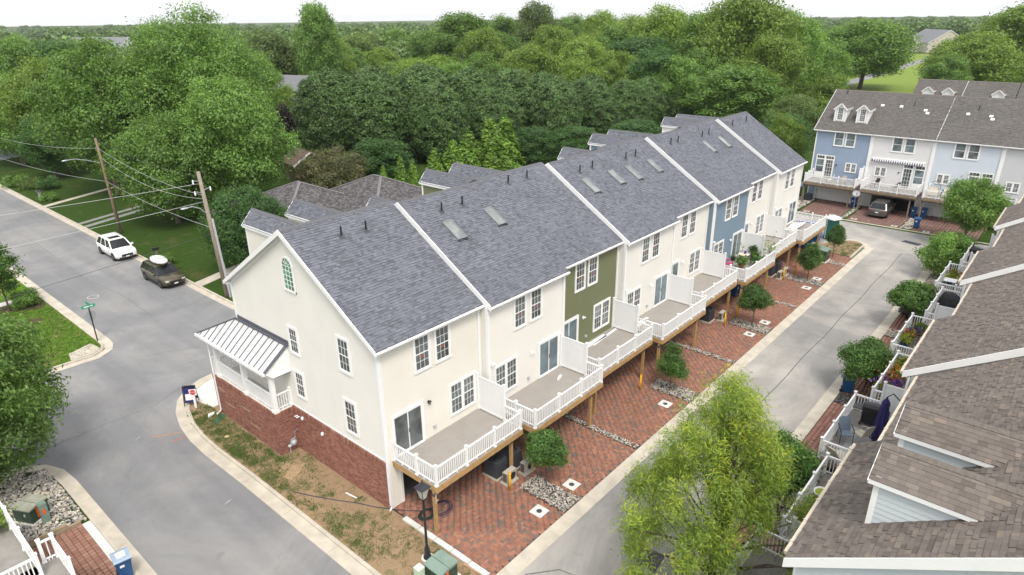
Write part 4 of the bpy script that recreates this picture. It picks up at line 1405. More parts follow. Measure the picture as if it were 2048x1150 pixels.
bricks(bb, (6.1, PY1), (-1, 0), (0, 1), 6.1 - PX, -.15, 2.22)
soldiers(bb, (PX, PY1), (0, -1), (-1, 0), PY1 - PY0 + .03, 2.23, 2.46)
soldiers(bb, (PX - .03, PY0), (1, 0), (0, -1), 1.1, 2.23, 2.46)
part('bricks', bb, brick_red, pwo, kind='stuff')
for yy, zz in ((13.2, 1.7), (10.6, 1.5), (12.4, 1.0), (9.8, .75)):
    part('brick_ledge', MB().box(PX - .014, PX, yy - .45, yy + .45, zz, zz + .035), concrete, pwo)
part('porch_floor', MB().prism([(PX + .05, PY0 + .05), (-.02, PY0 + .05), (-.02, DEP + .02), (6, DEP + .02), (6, PY1 - .05), (PX + .05, PY1 - .05)], 2.44, 2.50), concrete_w, H1)
for (x, y) in ((PX + .14, 7.56), (PX + .14, 10.35), (PX + .14, 13.25), (2.2, 13.75), (5.8, 13.75)):
    part('porch_post', MB().box(-.11, .11, -.11, .11, 2.46, 4.66).box(-.14, .14, -.14, .14, 2.46, 2.62).box(-.14, .14, -.14, .14, 4.55, 4.66), trim, H1, loc=(x, y, 0))
for p, q in (((PX + .14, 7.67), (PX + .14, 10.24)), ((PX + .14, 10.46), (PX + .14, 13.14)), ((PX + .25, 7.56), (-.03, 7.56)), ((PX + .25, 13.6), (2.1, 13.75))):
    rail(H1, p, q, 2.50)
rpost(H1, -.06, 7.56, 2.48)
rpost(H1, PX + .1, 13.72, 2.48)
# porch roof: standing-seam metal, hipped at the front corner
RB = 6.08
A_, B_, C_, D_ = (-1.32, 7.32, 4.92), (0, 7.12, RB), (0, 12.0, RB), (-1.32, 14.3, 4.92)
E_, F_ = (6.15, 12.0, RB), (6.15, 14.3, 4.92)
metal_w = M('pale_metal_roof', (.60, .595, .59), .35, .05, 1.5, metal=.2)
metal_d = M('grey_flashing', (.10, .105, .125), .5, .1, 4)
pr_ = MB()
pr_.add([A_, B_, C_, D_, E_, F_] + [(x, y, z - .06) for x, y, z in (A_, B_, C_, D_, E_, F_)], [(3, 2, 1, 0), (2, 3, 5, 4), (6, 7, 8, 9), (10, 11, 9, 8), (0, 1, 7, 6), (5, 11, 10, 4)])
pro = part('porch_roof', pr_, metal_w, H1)
def seamline(p, q, w=.032, h=.04):
    p, q = Vector(p), Vector(q)
    part('standing_seam', MB().bar(p + Vector((0, 0, .02)), q + Vector((0, 0, .02)), w, h), metal_d, pro)
A, B, C2, D2 = Vector(A_), Vector(B_), Vector(C_), Vector(D_)
n = 15
for i in range(n):
    y = 7.42 + (14.2 - 7.42) * i / (n - .5)
    f = max(0., min(1., (14.3 - y) / (14.3 - 12.0)))
    low = Vector((-1.32, y, 4.92))
    up_ = Vector((-1.32 + 1.32 * f, y - .0 * f, 4.92 + (RB - 4.92) * f)) if y > 12 else Vector((0, y - .19 * (12 - y) / 4.6, RB))
    if (up_ - low).length > .15:
        seamline(low, up_)
for i in range(12):
    x = -.9 + 6.9 * i / 12
    f = min(1, (x + 1.32) / 1.32)
    seamline((x, 14.3, 4.92), (x, 14.3 - 2.3 * f, 4.92 + (RB - 4.92) * f))
seamline(C_, D_, .09, .06)
seamline(A_, B_, .12, .05)
part('wall_flashing', MB().box(-.16, -.0, 7.0, 12.06, RB - .03, RB + .04).box(-.05, 0, 7.0, 12.06, RB + .04, RB + .22), metal_d, pro)
pf = MB().box(-1.36, -1.30, 7.3, 14.34, 4.78, 4.90).box(-1.30, 6.1, 14.30, 14.36, 4.78, 4.90)
pf.add([(-1.3, 7.34, 4.86), (0, 7.14, 5.98), (0, 7.14, 4.62), (-1.0, 7.14, 4.62)], [(0, 3, 2, 1)])
pf.box(-1.2, -.98, 7.42, 13.9, 4.62, 4.86).box(-1.0, 6.1, 13.62, 13.86, 4.62, 4.86)
pf.box(-1.0, 0, 7.40, 7.5, 4.62, 4.84)
part('porch_beam', pf, trim, H1)
pg = MB()
for i in range(8):
    y = 7.5 + i * .93
    pg.box(-1.44, -1.32, y - .03, y + .03, 4.915, 4.945)
pg.box(-1.45, -1.36, 7.3, 14.34, 4.80, 4.93)
part('gutter', pg, white, pro)
part('porch_downspout', MB().tube([(-1.40, 13.6, 4.8), (-1.15, 13.6, 4.5), (-1.15, 13.6, .25), (-1.42, 13.6, .08)], .045, 6), white, H1)
part('front_door', MB().box(2.4, 3.4, 12.0, 12.05, 2.5, 4.6), wood, H1)
part('downspout', MB().box(-.115, -.02, -.11, -.03, .25, 8.0).tube([(-.07, -.07, .3), (-.07, -.07, .12), (-.2, -.12, .05)], .045, 6), white, H1)
for y, z, k in ((6.9, 2.08, 0), (6.55, 2.15, 1), (4.85, 1.98, 1)):
    if k:
        part('vent_hood', MB().lathe((-.14, y, z), [(.06, -.09), (.08, -.05), (.075, .03), (.03, .08)], 8), white, H1)
    else:
        part('pipe_stub', MB().cyl((-.09, y, z), (-.26, y + .03, z), .03, 8).cyl((-.09, y + .16, z), (-.26, y + .19, z), .03, 8), white, H1)
gmr = thing('gas_meter', 'grey gas meter with pipes in the brick corner by the porch', 'meter', (-.42, 7.25, 0))
part('meter_body', MB().lathe((0, 0, .55), [(.10, -.14), (.15, -.08), (.16, .05), (.11, .15)], 12), conduit, gmr, True)
part('regulator', MB().lathe((-.24, .0, .45), [(.05, -.08), (.11, -.02), (.11, .03), (.04, .08)], 10), conduit, gmr, True)
part('pipe', MB().tube([(-.24, 0, 0), (-.24, 0, .4), (-.12, 0, .78), (.12, 0, .78), (.12, 0, 1.15), (.30, 0, 1.2)], .025, 6), conduit, gmr)

# decks of the main row
dl = ['first deck of the near row, with corner railing above the black lamp post', 'second deck of the near row, behind the first privacy screen', 'deck of the olive green house with white boards lying by its wall',
      'deck of the cream house just after the olive green one', 'empty deck just before the slate blue house', 'deck of the slate blue house crowded with potted plants', 'deck of the cream house just after the slate blue one', 'last deck of the near row, beside the blue dumpster']
for i in range(8):
    fwd = i % 2
    deck(dl[i], (i * WU, -.5 * fwd, 0), 0, .28 if i == 0 else .10, 5.86 if i < 7 else 6.0, screen='right' if i < 7 else 'none', posts=(.06, .55) if not fwd else (.05, .75))
for k, (x, y, w, dd, a) in enumerate(((13.6, -.35, 3.2, .32, 0), (15.2, -.55, 2.8, .14, .06))):
    solo('trim_board', ['wide white board lying along the green house wall', 'narrow white board lying on the green house deck'][k], 'board', MB().box(0, w, -dd / 2, dd / 2, 0, .03), white, (x, y, 2.525), a)
solo('trim_board', 'short white offcut on the deck by the second privacy screen', 'board', MB().box(0, .45, 0, .12, 0, .12), white, (10.6, -1.5, 2.53), .3)
solo('trim_board', 'white boards stacked at the wall of the deck after the green house', 'board', MB().box(0, 1.2, 0, .35, 0, .05).box(.3, 1.7, .05, .25, .05, .09), white, (18.9, -1.35, 2.53), .05)

# ------------------------------------------------------------------ the right-hand row (brown roofs), seen from above
cap_brown = M('brown_ridge_cap', (.135, .118, .105), .9, .18, 10)
tan_gut = M('tan_gutter', (.52, .45, .36), .5, .08, 5)
rlab = ['near right-hand house with pale grey-blue gable and two dormers', 'right-hand house set back beside the dormered one', 'third right-hand house, behind the closed navy umbrella', 'fourth right-hand house, behind the flower-filled deck',
        'fifth right-hand house, brown roof with a white rake', 'sixth right-hand house, behind the black covered grill', 'seventh right-hand house, white rake ending by the big alley tree', 'farthest right-hand house at the photo\'s right edge']
RIGHT = []
coll = []
for i in range(8):
    fwd_ = i % 2 == 0
    yw = -17.05 if fwd_ else -17.6
    h = townhouse(rlab[i], ((i + 1) * WU, yw, -.3), math.pi, pale_blue if i in (0, 3, 5) else far_grey, shingle_brown, cap_brown, gar=(.75, 5.4, 'closed'), upper=((1.84, UZ, 1.02, UH, False, False), (3.12, UZ, 1.02, UH, False, False)),
                  lower=((.34, 2.97, 1.78, 1.78, True, False),), doors=[sl(3.6)], vents=((1.9, 3.0),) if i in (0, 1, 4) else (), hang=tan_gut, gableR=(i == 0), var=i % 3, x_r=.28 if i == 0 else 0., rake=fwd_, rside='right')
    RIGHT.append(h)
    deck(['deck at the lower right, behind the yellow-green tree', 'right-hand deck holding a white bowl planter', 'right-hand deck with closed navy umbrella and gas grill', 'right-hand deck lined with flowers beyond the navy umbrella', 'right-hand deck with blue pots and orange flowers',
          'right-hand deck with black covered grill', 'right-hand deck with blue planters and a small white table', 'right-hand deck with black barrel grill near the big alley tree'][i],
         ((i + 1) * WU, yw, -.3), math.pi, .12, 5.35 if i else 5.9, d=2.85, screen='left', floorm=deck_old, woodm=wood_old, slen=1.62)
NR = RIGHT[0]
for k, xl in enumerate((4.09, 1.54)):
    dormer(NR, xl, 1.1, .80, 10.55, 11.02, -1, pale_blue, shingle_brown, cap_brown, win=True, collect=coll, seed=50 + k, cside=1)
part('vent_pipe', MB().cyl((0, 0, -.1), (0, 0, .45), .07, 10), dark_metal, NR, loc=(.35, 4.4, roofz(4.4)))
# the shingles that show largest are laid one by one
shm_cache = {}
main_T = tabs(lambda v: (-.0, WU + .28), SLOPE, .143, random.Random(3))
one = {}
for (d, A, Uu, Vv, Nn, q) in coll[:300]:
    x0, x1, v0, v1, fu, w, th = q
    if w not in one:
        mb = MB()
        mb.add([(.002, 0, .011), (w - .002, 0, .011), (w - .002, .16, .001), (.002, .16, .001), (.002, 0, -.006), (w - .002, 0, -.006), (w - .002, .16, -.006), (.002, .16, -.006)], [(0, 1, 2, 3), (4, 5, 1, 0), (5, 6, 2, 1), (7, 4, 0, 3), (6, 7, 3, 2)])
        one[w] = mb.mesh('shingle', shingle_brown)
    o = link('shingle', one[w], d)
    Uc = Uu
    Nc = Nn
    m = Matrix.Identity(4)
    P = A + Nn * (.004 + rnd.uniform(0, .003)) + Uu * x0 + Vv * v0
    Wc = Uc.cross(Vv)
    if Wc.dot(Nc) < 0:                                # keep a right-handed frame
        P = P + Uu * w
        Uc = -Uc
        Wc = Uc.cross(Vv)
    for r_i in range(3):
        m[r_i][0], m[r_i][1], m[r_i][2], m[r_i][3] = Uc[r_i], Vv[r_i], Wc[r_i], P[r_i]
    o.matrix_local = m

# ------------------------------------------------------------------ the far row across the alley's end
def transom_unit(x, w, door):
    def f(t):
        o = cpart(('trans', w, door), 'french_door' if door else 'transom_window', lambda: MB().box(0, .1, -.04, .02, 0, 2.75).box(w - .1, w, -.04, .02, 0, 2.75).box(.1, w - .1, -.04, .02, 2.65, 2.75).box(.1, w - .1, -.04, .02, 2.22, 2.34).box(.1, w - .1, -.045, .02, 0, .1 if door else .75), trim, t, (x, -.037, 2.55))
        lo = .1 if door else .75
        cpart(('transp', w, door), 'pane', lambda: MB().box(.16 if door else .1, w - (.16 if door else .1), -.012, 0, lo, 2.22), glass_f if not door else glass, o)
        cpart(('transq', w, door), 'transom_pane', lambda: MB().box(.1, w - .1, -.012, 0, 2.34, 2.65), glass, o)
        def mun():
            mb = MB()
            for k in (1, 2):
                q = .1 + (w - .2) * k / 3
                mb.box(q - .012, q + .012, -.03, 0, 2.34, 2.65)
                if door:
                    mb.box(q - .012, q + .012, -.03, 0, lo, 2.22)
            if door:
                mb.box(.1, .16, -.03, 0, lo, 2.22).box(w - .16, w - .1, -.03, 0, lo, 2.22)
                for k in range(1, 5):
                    q = lo + (2.22 - lo) * k / 5
                    mb.box(.16, w - .16, -.031, 0, q - .012, q + .012)
            else:
                q = (lo + 2.22) / 2
                mb.box(.1, w - .1, -.03, 0, q - .03, q + .03)
            return mb
        cpart(('transm', w, door), 'muntin', mun, trim, o)
    return f
def twin_small(x, z):
    return lambda t: window(t, x, z, 1.25, 1.1, y=-.036, twin=True, mun=(2, 3), t=.1)
FX, FY = 68.8, 4.6
fl_ = ['blue house with two roof dormers at the far end of the alley', 'off-white house with navy striped awning and open garage', 'light blue house right of the off-white one in the far row', 'light grey house cut by the right edge in the far row']
FAR = []
for k in range(4):
    wm = (far_blue, far_white, far_ltblue, far_grey)[k]
    ux = (2.05, 2.0, 1.75, 3.6)[k]
    up = [lambda t, a=ux, b=ux + 1.22: (window(t, a, 6.45, 1.12, 1.72, y=-.036, gl=glass_f, mun=(1, 1)), window(t, b, 6.45, 1.12, 1.72, y=-.036, gl=glass_f, mun=(1, 1)))]
    if k == 0:
        drs = up + [transom_unit(.45, 1.0, False), transom_unit(1.45, 1.05, True), twin_small(3.75, 3.6)]
    else:
        drs = up + [twin_small(.75, 3.6), transom_unit(3.55 if k < 3 else 2.7, 1.05, True), transom_unit(4.7 if k < 3 else 3.85, 1.05, False)]
    drs.append(wall_light(2.75 if k == 0 else 3.2, 4.3))
    h = townhouse(fl_[k], (FX, FY - k * WU, 0), -math.pi / 2, wm, shingle_taupe, cap_brown, x_over=.25 if k == 0 else 0, gar=(1.0, 5.4, 'open' if k == 1 else 'closed'), doors=drs, vents=((2.6, 4.2),) if k else ((1.2, 5.4),), var=k % 3, rake=(k in (0, 2)), backm=shingle_far)
    FAR.append(h)
    for x, y in (((5.6, 3.9),), ((1.4, 3.9), (3.9, 3.6), (4.2, 3.2)), ((1.8, 3.5), (3.9, 3.4), (4.1, 3.0)), ())[k]:
        part('roof_vent', obox(MB(), (0, 0, 0), US, VS, NS, (-.16, .16), (-.16, .16), (.0, .12)), white, h, loc=(x, y, roofz(y)))
    deck(['deck of the blue far house with beige patio chairs', 'deck of the off-white far house under the striped awning', 'deck of the light blue far house with cream sofa', 'deck of the grey far house at the right edge'][k],
         (FX, FY - k * WU, 0), -math.pi / 2, .25, 5.85, d=2.8, screen='right' if k == 0 else 'none', floorm=deck_old, woodm=wood_old, slen=1.6)
for k, xc in enumerate((1.95, 4.35)):
    dormer(FAR[0], xc, 1.15, .62, 10.62, 11.2, -1, far_white, shingle_taupe, cap_brown, win=True, seed=80 + k)
aw_ = MB()
for i in range(44):
    a, b = .35 + i * .1175, .35 + (i + 1) * .1175
    aw_.add([(a, -.05, 5.55), (b, -.05, 5.55), (b, -.30, 5.44), (a, -.30, 5.44), (b, -.30, 5.30), (a, -.30, 5.30)], [(0, 3, 2, 1), (3, 5, 4, 2)], i % 2)
part('awning', aw_, [navy, paper], FAR[1])
part('awning_case', MB().box(.3, 5.6, -.16, -.02, 5.52, 5.66), trim, FAR[1])
# second row behind: only its roofs and dormers show
for k in range(3):
    h = townhouse(['roof of the house behind the far row, two dormer gables', 'roof of the next house behind the far row, one dormer gable', 'roof of the last house behind the far row at the edge'][k], (101.5, 2.0 - k * WU * 1.05, -.9), -math.pi / 2, far_white, shingle_taupe, cap_brown, x_over=.2, vents=(), var=k, rake=(k == 1), backm=shingle_far)
    for xc in ((1.9, 4.5), (4.2,), (2.,))[k]:
        dormer(h, xc, 2.2, .7, 10.9, 11.5, -1, far_white, shingle_brown, cap_brown, win=False, seed=90 + k)

# ------------------------------------------------------------------ other houses
def hip(name, label, x0, x1, y0, y1, ze, zr, wallm, roofm, shl=None):
    t = thing(name, label, 'house', ((x0 + x1) / 2, (y0 + y1) / 2, 0))
    cx, cy_ = (x0 + x1) / 2, (y0 + y1) / 2
    hx, hy = (x1 - x0) / 2, (y1 - y0) / 2
    part('wall', MB().box(-hx + .4, hx - .4, -hy + .4, hy - .4, -.1, ze), wallm, t)
    rx, ry = max(.05, hx - hy), max(.05, hy - hx)
    q = [(-hx, -hy, ze), (hx, -hy, ze), (hx, hy, ze), (-hx, hy, ze)]
    R1 = (-rx, -ry, zr) if hx > hy else (0, -ry, zr)
    R2 = (rx, ry, zr) if hx > hy else (0, ry, zr)
    mb = MB()
    if hx > hy:
        faces = [(q[0], q[1], R2, R1), (q[1], q[2], R2), (q[2], q[3], R1, R2), (q[3], q[0], R1)]
    else:
        faces = [(q[0], q[1], R1), (q[1], q[2], R2, R1), (q[2], q[3], R2), (q[3], q[0], R1, R2)]
    for f in faces:
        mb.add(list(f), [tuple(range(len(f)))])
    mb.add([(x, y, ze - .16) for x, y, _ in q], [(3, 2, 1, 0)])
    for i in range(4):
        a, b = q[i], q[(i + 1) % 4]
        mb.add([a, b, (b[0], b[1], ze - .16), (a[0], a[1], ze - .16)], [(0, 3, 2, 1)])
    rf = part('roof', mb, shingle_hip_flat, t)
    sh = MB()
    rr = random.Random(5)
    for f in faces:
        a, b = Vector(f[0]), Vector(f[1])
        U = (b - a).normalized()
        top = Vector(f[-1])
        V = (top - a) - U * (top - a).dot(U)
        L = V.length
        V = V.normalized()
        Nn = U.cross(V)
        w = (b - a).length
        ul = (Vector(f[-1]) - a).dot(U)
        ur = (Vector(f[2]) - a).dot(U)
        shingle_mb(sh, a + Nn * .004, U, V, Nn, tabs(lambda v: (ul * v / L, w + (ur - w) * v / L), L, .2, rr))
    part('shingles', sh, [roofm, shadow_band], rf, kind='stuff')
    cp = MB()
    rc_ = [(q[0], R1), (q[1], R2 if hx > hy else R1), (q[2], R2), (q[3], R1 if hx > hy else R2), (R1, R2)]
    for a, b in rc_:
        if (Vector(b) - Vector(a)).length > .2:
            cp.bar(Vector(a) + Vector((0, 0, .03)), Vector(b) + Vector((0, 0, .03)), .28, .05)
    part('hip_caps', cp, M('pale_hip_cap', (.16, .15, .155), .9, .15, 8), rf)
    return t
shingle_hip_flat = M('dark_shingle_base', (.085, .078, .08), .9, .2, 8)
tan_wall = M('tan_siding', (.40, .36, .30), .7, .06, 2)
hip('hip_roof_house', 'low house with grey-brown hipped roof behind the near row', 14.5, 27.5, 32.5, 46.0, 2.7, 5.6, tan_wall, shingle_hip)
hip('hip_roof_house', 'taller hipped wing of the low house nearer the evergreens', 20.5, 34.0, 27.2, 42.0, 2.75, 5.75, tan_wall, shingle_hip)
def gable_house(name, label, loc, rz, w, d, ze, zr, wallm, roofm, wins=()):
    t = thing(name, label, 'house', loc, rz)
    mb = MB().box(-w / 2, w / 2, -d / 2, d / 2, -.1, ze)
    mb.prismy([(-w / 2, ze), (w / 2, ze), (0, zr)], -d / 2, d / 2)
    part('wall', mb, wallm, t)
    rf = MB()
    s = (zr - ze) / (w / 2)
    rf.prismy([(-w / 2 - .3, ze - .3 * s), (0, zr), (w / 2 + .3, ze - .3 * s), (w / 2 + .3, ze - .3 * s + .18), (0, zr + .2), (-w / 2 - .3, ze - .3 * s + .18)], -d / 2 - .3, d / 2 + .3)
    r = part('roof', rf, roofm, t)
    tr = MB()
    for sy in (-1, 1):
        for sx in (-1, 1):
            tr.bar((sx * (w / 2 + .3), sy * (d / 2 + .32), ze - .3 * s + .05), (0, sy * (d / 2 + .32), zr + .08), .05, .25)
    part('rake_board', tr, trim, r)
    for (x, z, ww, hh) in wins:
        o = part('window', MB().box(x - ww / 2 - .1, x + ww / 2 + .1, -d / 2 - .04, -d / 2, z - .1, z + hh + .1), trim, t)
        part('pane', MB().box(x - ww / 2, x + ww / 2, -d / 2 - .05, -d / 2 - .03, z, z + hh), glass_f, o)
    return t
grey_roof = M('grey_roof', (.17, .175, .185), .85, .15, 3)
brown_roof = M('brown_roof', (.13, .09, .07), .9, .2, 4)
beige_wall = M('beige_siding', (.50, .46, .40), .7, .04, 2)
gable_house('gabled_house', 'beige gable of a house peeking between tree crowns', (66.5, 110.5, 0), rad(18), 6.2, 8, 7.0, 9.6, beige_wall, grey_roof, ((0, 3, 1.2, 1.5),))
gable_house('garden_shed', 'small brown shed beside the olive shrub', (36.3, 62.5, 0), rad(-10), 4.6, 4.2, 2.4, 3.8, wood_old, brown_roof)
gable_house('gabled_house', 'pale blue-grey house at the left edge behind trees', (14.5, 122, 0), rad(25), 12, 14, 5.0, 8.5, far_ltblue, grey_roof, ((0, 2, 1.2, 1.5),))
gable_house('church', 'low white-gabled building with grey roof on the far lawn', (455, 62, 0), rad(-62), 20, 40, 5.0, 11.5, beige_wall, grey_roof, ((-4, 1.5, 2, 2), (4, 1.5, 2, 2)))
gable_house('church_wing', 'second gable of the low building on the far lawn', (448, 76, 0), rad(-62), 14, 18, 4.5, 9.0, beige_wall, grey_roof)
for k, (x, y, w, d, h, c) in enumerate(((175, 470, 70, 30, 7, 0), (240, 520, 90, 30, 6, 0), (140, 430, 40, 22, 8, 1), (330, 470, 60, 25, 6, 0))):
    lb = ['long low pale store roof on the far left horizon', 'pale flat-roofed store beside the far left treeline', 'white apartment block among the far left trees', 'flat store with a red sign on the horizon'][k]
    if c:
        gable_house('apartment_block', lb, (x, y, 0), .6, w * .5, d * 1.6, 7, 12, far_white, grey_roof, ((-6, 1.5, 1.5, 1.6), (0, 1.5, 1.5, 1.6), (6, 1.5, 1.5, 1.6), (-6, 4.5, 1.5, 1.6), (0, 4.5, 1.5, 1.6), (6, 4.5, 1.5, 1.6)))
    else:
        t = thing('store_building', lb, 'building', (x, y, 0), .5)
        part('wall', MB().box(-w / 2, w / 2, -d / 2, d / 2, 0, h), far_white, t)
        part('roof', MB().box(-w / 2 - .5, w / 2 + .5, -d / 2 - .5, d / 2 + .5, h, h + .8), concrete_w, t)
        if k == 3:
            part('sign', MB().box(-8, 6, -d / 2 - 1, -d / 2 - .5, h, h + 3.5), red_m, t)

# ------------------------------------------------------------------ vehicles (front towards local -y)
def car(label, loc, rz, paint, L=4.9, Wd=1.92, H=1.72, lower=None, cat='car', sunroof=False, rails=True):
    t = thing('parked_car', label, cat, loc, rz)
    hw = Wd / 2
    f, b = -L / 2, L / 2
    st = [(f, .76, .42, .60, .63), (f + .10, .90, .30, .74, .78), (f + .45, .98, .24, .53 * H, .56 * H), (f + 1.25, 1.0, .24, .55 * H, .595 * H), (-.1, 1.0, .24, .57 * H, .60 * H), (b - .9, 1.0, .25, .585 * H, .61 * H), (b - .3, .985, .28, .59 * H, .62 * H), (b - .06, .94, .34, .57 * H, .61 * H), (b, .88, .42, .52 * H, .55 * H)]
    ringn, vs_, fs = 13, [], []
    for (y, w, zb, zs, zt) in st:
        W2 = hw * w
        half = [(0, zb), (W2 * .86, zb), (W2 * .98, zb + .10), (W2, zb + (zs - zb) * .5), (W2 * .985, zs - .04), (W2 * .90, zt - .01), (0, zt + .015)]
        ringp = half + [(-x, z) for x, z in reversed(half[1:-1])]
        ringn = len(ringp)
        vs_ += [(x, y, z) for x, z in ringp]
    for i in range(len(st) - 1):
        for k in range(ringn):
            k2 = (k + 1) % ringn
            fs.append((i * ringn + k, i * ringn + k2, (i + 1) * ringn + k2, (i + 1) * ringn + k))
    fs.append(tuple(reversed(range(ringn))))
    fs.append(tuple((len(st) - 1) * ringn + k for k in range(ringn)))
    part('body', MB().add(vs_, fs), paint, t, True)
    zb_ = .585 * H
    zr_ = H - .07
    base = [(-hw * .90, f + 1.18), (hw * .90, f + 1.18), (hw * .92, b - .14), (-hw * .92, b - .14)]
    mid = [(-hw * .70, f + 2.0), (hw * .70, f + 2.0), (hw * .70, b - .52), (-hw * .70, b - .52)]
    G = [Vector((x, y, zb_)) for x, y in base] + [Vector((x, y, zr_)) for x, y in mid]
    ins = lambda p, k: Vector((p.x * k, p.y, p.z))
    def glasspart(nm, idx):
        q = [G[i] for i in idx]
        part(nm, MB().quad(*q), car_glass, t)
    glasspart('windscreen', (0, 1, 5, 4))
    glasspart('side_window', (1, 2, 6, 5))
    glasspart('side_window', (3, 0, 4, 7))
    glasspart('rear_window', (2, 3, 7, 6))
    rp = MB()
    m2 = [(x * 1.04, y + (.06 if y > 0 else -.06)) for x, y in mid]
    m3 = [(x * .86, y + (-.18 if y > 0 else .16)) for x, y in mid]
    rp.add([(x, y, zr_ - .015) for x, y in m2] + [(x * .98, y, zr_ + .03) for x, y in m2] + [(x, y, H) for x, y in m3], [(3, 2, 1, 0), (0, 1, 5, 4), (1, 2, 6, 5), (2, 3, 7, 6), (3, 0, 4, 7), (4, 5, 9, 8), (5, 6, 10, 9), (6, 7, 11, 10), (7, 4, 8, 11), (8, 9, 10, 11)])
    rf = part('roof', rp, paint, t)
    if sunroof:
        part('sunroof', MB().box(-hw * .48, hw * .48, f + 2.25, f + 3.0, H - .01, H + .008), car_glass, rf)
    if rails:
        for s in (-1, 1):
            part('roof_rail', MB().tube([(s * hw * .66, f + 2.2, H + .0), (s * hw * .66, f + 2.35, H + .05), (s * hw * .66, b - .8, H + .05), (s * hw * .66, b - .65, H)], .018, 5), black if paint is not car_white else paint, rf)
    pl = MB()
    for i in range(4):
        pl.bar(G[i] + Vector((0, 0, -.02)), G[i + 4], .10, .06)
    for s in (1, 2):
        a, c, d, e = (G[1], G[2], G[5], G[6]) if s == 1 else (G[0], G[3], G[4], G[7])
        for k in (.36, .70):
            pl.bar(a.lerp(c, k), d.lerp(e, k), .05, .09, up=(0, 1, 0))
    part('pillar', pl, paint if lower is None else black, t)
    for y in (f + .93, b - .95):
        for s in (-1, 1):
            x0 = s * (hw - .26)
            part('wheel_arch', MB().cyl((x0, y, .37), (s * (hw + .006), y, .37), .435, 18), black, t)
            w = part('wheel', MB().cyl((s * (hw - .24), y, .345), (s * (hw + .018), y, .345), .345, 20), rubber, t)
            part('rim', MB().cyl((s * (hw + .016), y, .345), (s * (hw + .026), y, .345), .23, 12).cyl((s * (hw + .02), y, .345), (s * (hw + .035), y, .345), .06, 8), alloy, w)
    if lower:
        for s in (-1, 1):
            part('cladding', MB().box(min(s * hw * .96, s * (hw + .012)), max(s * hw * .96, s * (hw + .012)), f + .6, b - .6, .22, .40), lower, t)
    part('grille', MB().box(-hw * .50, hw * .50, f - .018, f + .14, .46, .68).box(-hw * .72, hw * .72, f - .012, f + .14, .30, .42), black, t)
    for s in (-1, 1):
        part('headlight', MB().box(min(s * hw * .55, s * hw * .84), max(s * hw * .55, s * hw * .84), f + .01, f + .3, .64, .73), lamp_glass, t)
        part('tail_light', MB().box(min(s * hw * .62, s * hw * .90), max(s * hw * .62, s * hw * .90), b - .16, b + .006, .50 * H, .56 * H), red_lens, t)
        part('mirror', MB().box(min(s * hw * .98, s * (hw + .2)), max(s * hw * .98, s * (hw + .2)), f + 1.42, f + 1.54, zb_ + .02, zb_ + .18), paint, t)
    part('number_plate', MB().box(-.16, .16, f - .03, f - .017, .40, .50), paper, t)
    part('number_plate', MB().box(-.16, .16, b + .003, b + .015, .62, .74), paper, t)
    part('rear_bumper', MB().box(-hw * .84, hw * .84, b - .2, b + .03, .32, .50), black if lower else paint, t)
    return t
car('white three-row car parked at the kerb by the leaning lamp pole', (6.08, 48.1, RZ), 0, car_white, 4.98, 1.97, 1.75, sunroof=True)
car('bronze wagon parked at the kerb with white bag on its roof', (5.92, 37.55, RZ), 0, car_bronze, 4.86, 1.90, 1.62, lower=black)
rb_ = MB()
rb_.lathe((0, 0, 0), [(.02, -1.15), (.30, -1.0), (.50, -.5), (.54, 0), (.50, .5), (.34, .95), (.03, 1.2)], 12)
rbm = MB().add([(x * 1.05, z * 1.05, y * .52) for x, y, z in rb_.v], rb_.f)
kb = thing('roof_bag', 'white strapped bag on the roof of the bronze wagon', 'bag', (5.95, 37.9, 1.86 + RZ))
part('bag', rbm, paper, kb, True)
for y in (-.6, 0., .6):
    part('strap', MB().tube([(-.55, y, -.05), (-.33, y, .22), (0, y, .29), (.33, y, .22), (.55, y, -.05)], .018, 4), black, kb)
car('silver crossover backed out of the open far garage', (66.3, -4.35, 0), math.pi / 2, car_silver, 4.6, 1.86, 1.68)
car('dark car under the right-hand deck beside the satellite dish', (14.6, -15.0, 0), math.pi, car_dark, 4.6, 1.85, 1.5, rails=False)
car('black car parked below the deck with the covered grill', (38.3, -14.7, 0), math.pi, car_dark, 4.6, 1.85, 1.6)
car('pale blue car hidden behind the second right-hand tree', (26.4, -15.3, 0), math.pi, car_pale, 4.5, 1.8, 1.5, rails=False)

# ------------------------------------------------------------------ poles, wires, signs, lamps
pole_grey = M('weathered_pole_wood', (.27, .225, .18), .85, .2, 5, bmp=.4, bscale=30)
def upole(label, x, y, h, top, arm, r=.15):
    t = thing('utility_pole', label, 'utility pole', (x, y, 0))
    part('pole', MB().tube([(0, 0, -.3), (top * .5, 0, h * .5), (top, 0, h)], [r * 1.15, r, r * .75], 10), pole_m if r < .16 else pole_grey, t, True)
    ax, az = arm
    s = (top * .74, 0, az - .8)
    part('lamp_arm', MB().tube([s, (ax * .5, 0, az - .25), (ax * .8, 0, az), (ax, 0, az)], .035, 6), galv, t)
    part('lamp_head', MB().lathe((0, 0, 0), [(.03, -.32), (.12, -.2), (.15, 0), (.10, .22), (.03, .34)], 10).v and MB().add([(ax - .25 + z, y_, az - .02 + x_ * .55) for x_, y_, z in MB().lathe((0, 0, 0), [(.03, -.32), (.12, -.2), (.15, 0), (.10, .22), (.03, .34)], 10).v], MB().lathe((0, 0, 0), [(.03, -.32), (.12, -.2), (.15, 0), (.10, .22), (.03, .34)], 10).f), galv, t, True)
    return t
p1 = upole('wooden utility pole with street lamp behind the white car', 8.9, 54.9, 10.0, -.26, (-3.1, 8.25))
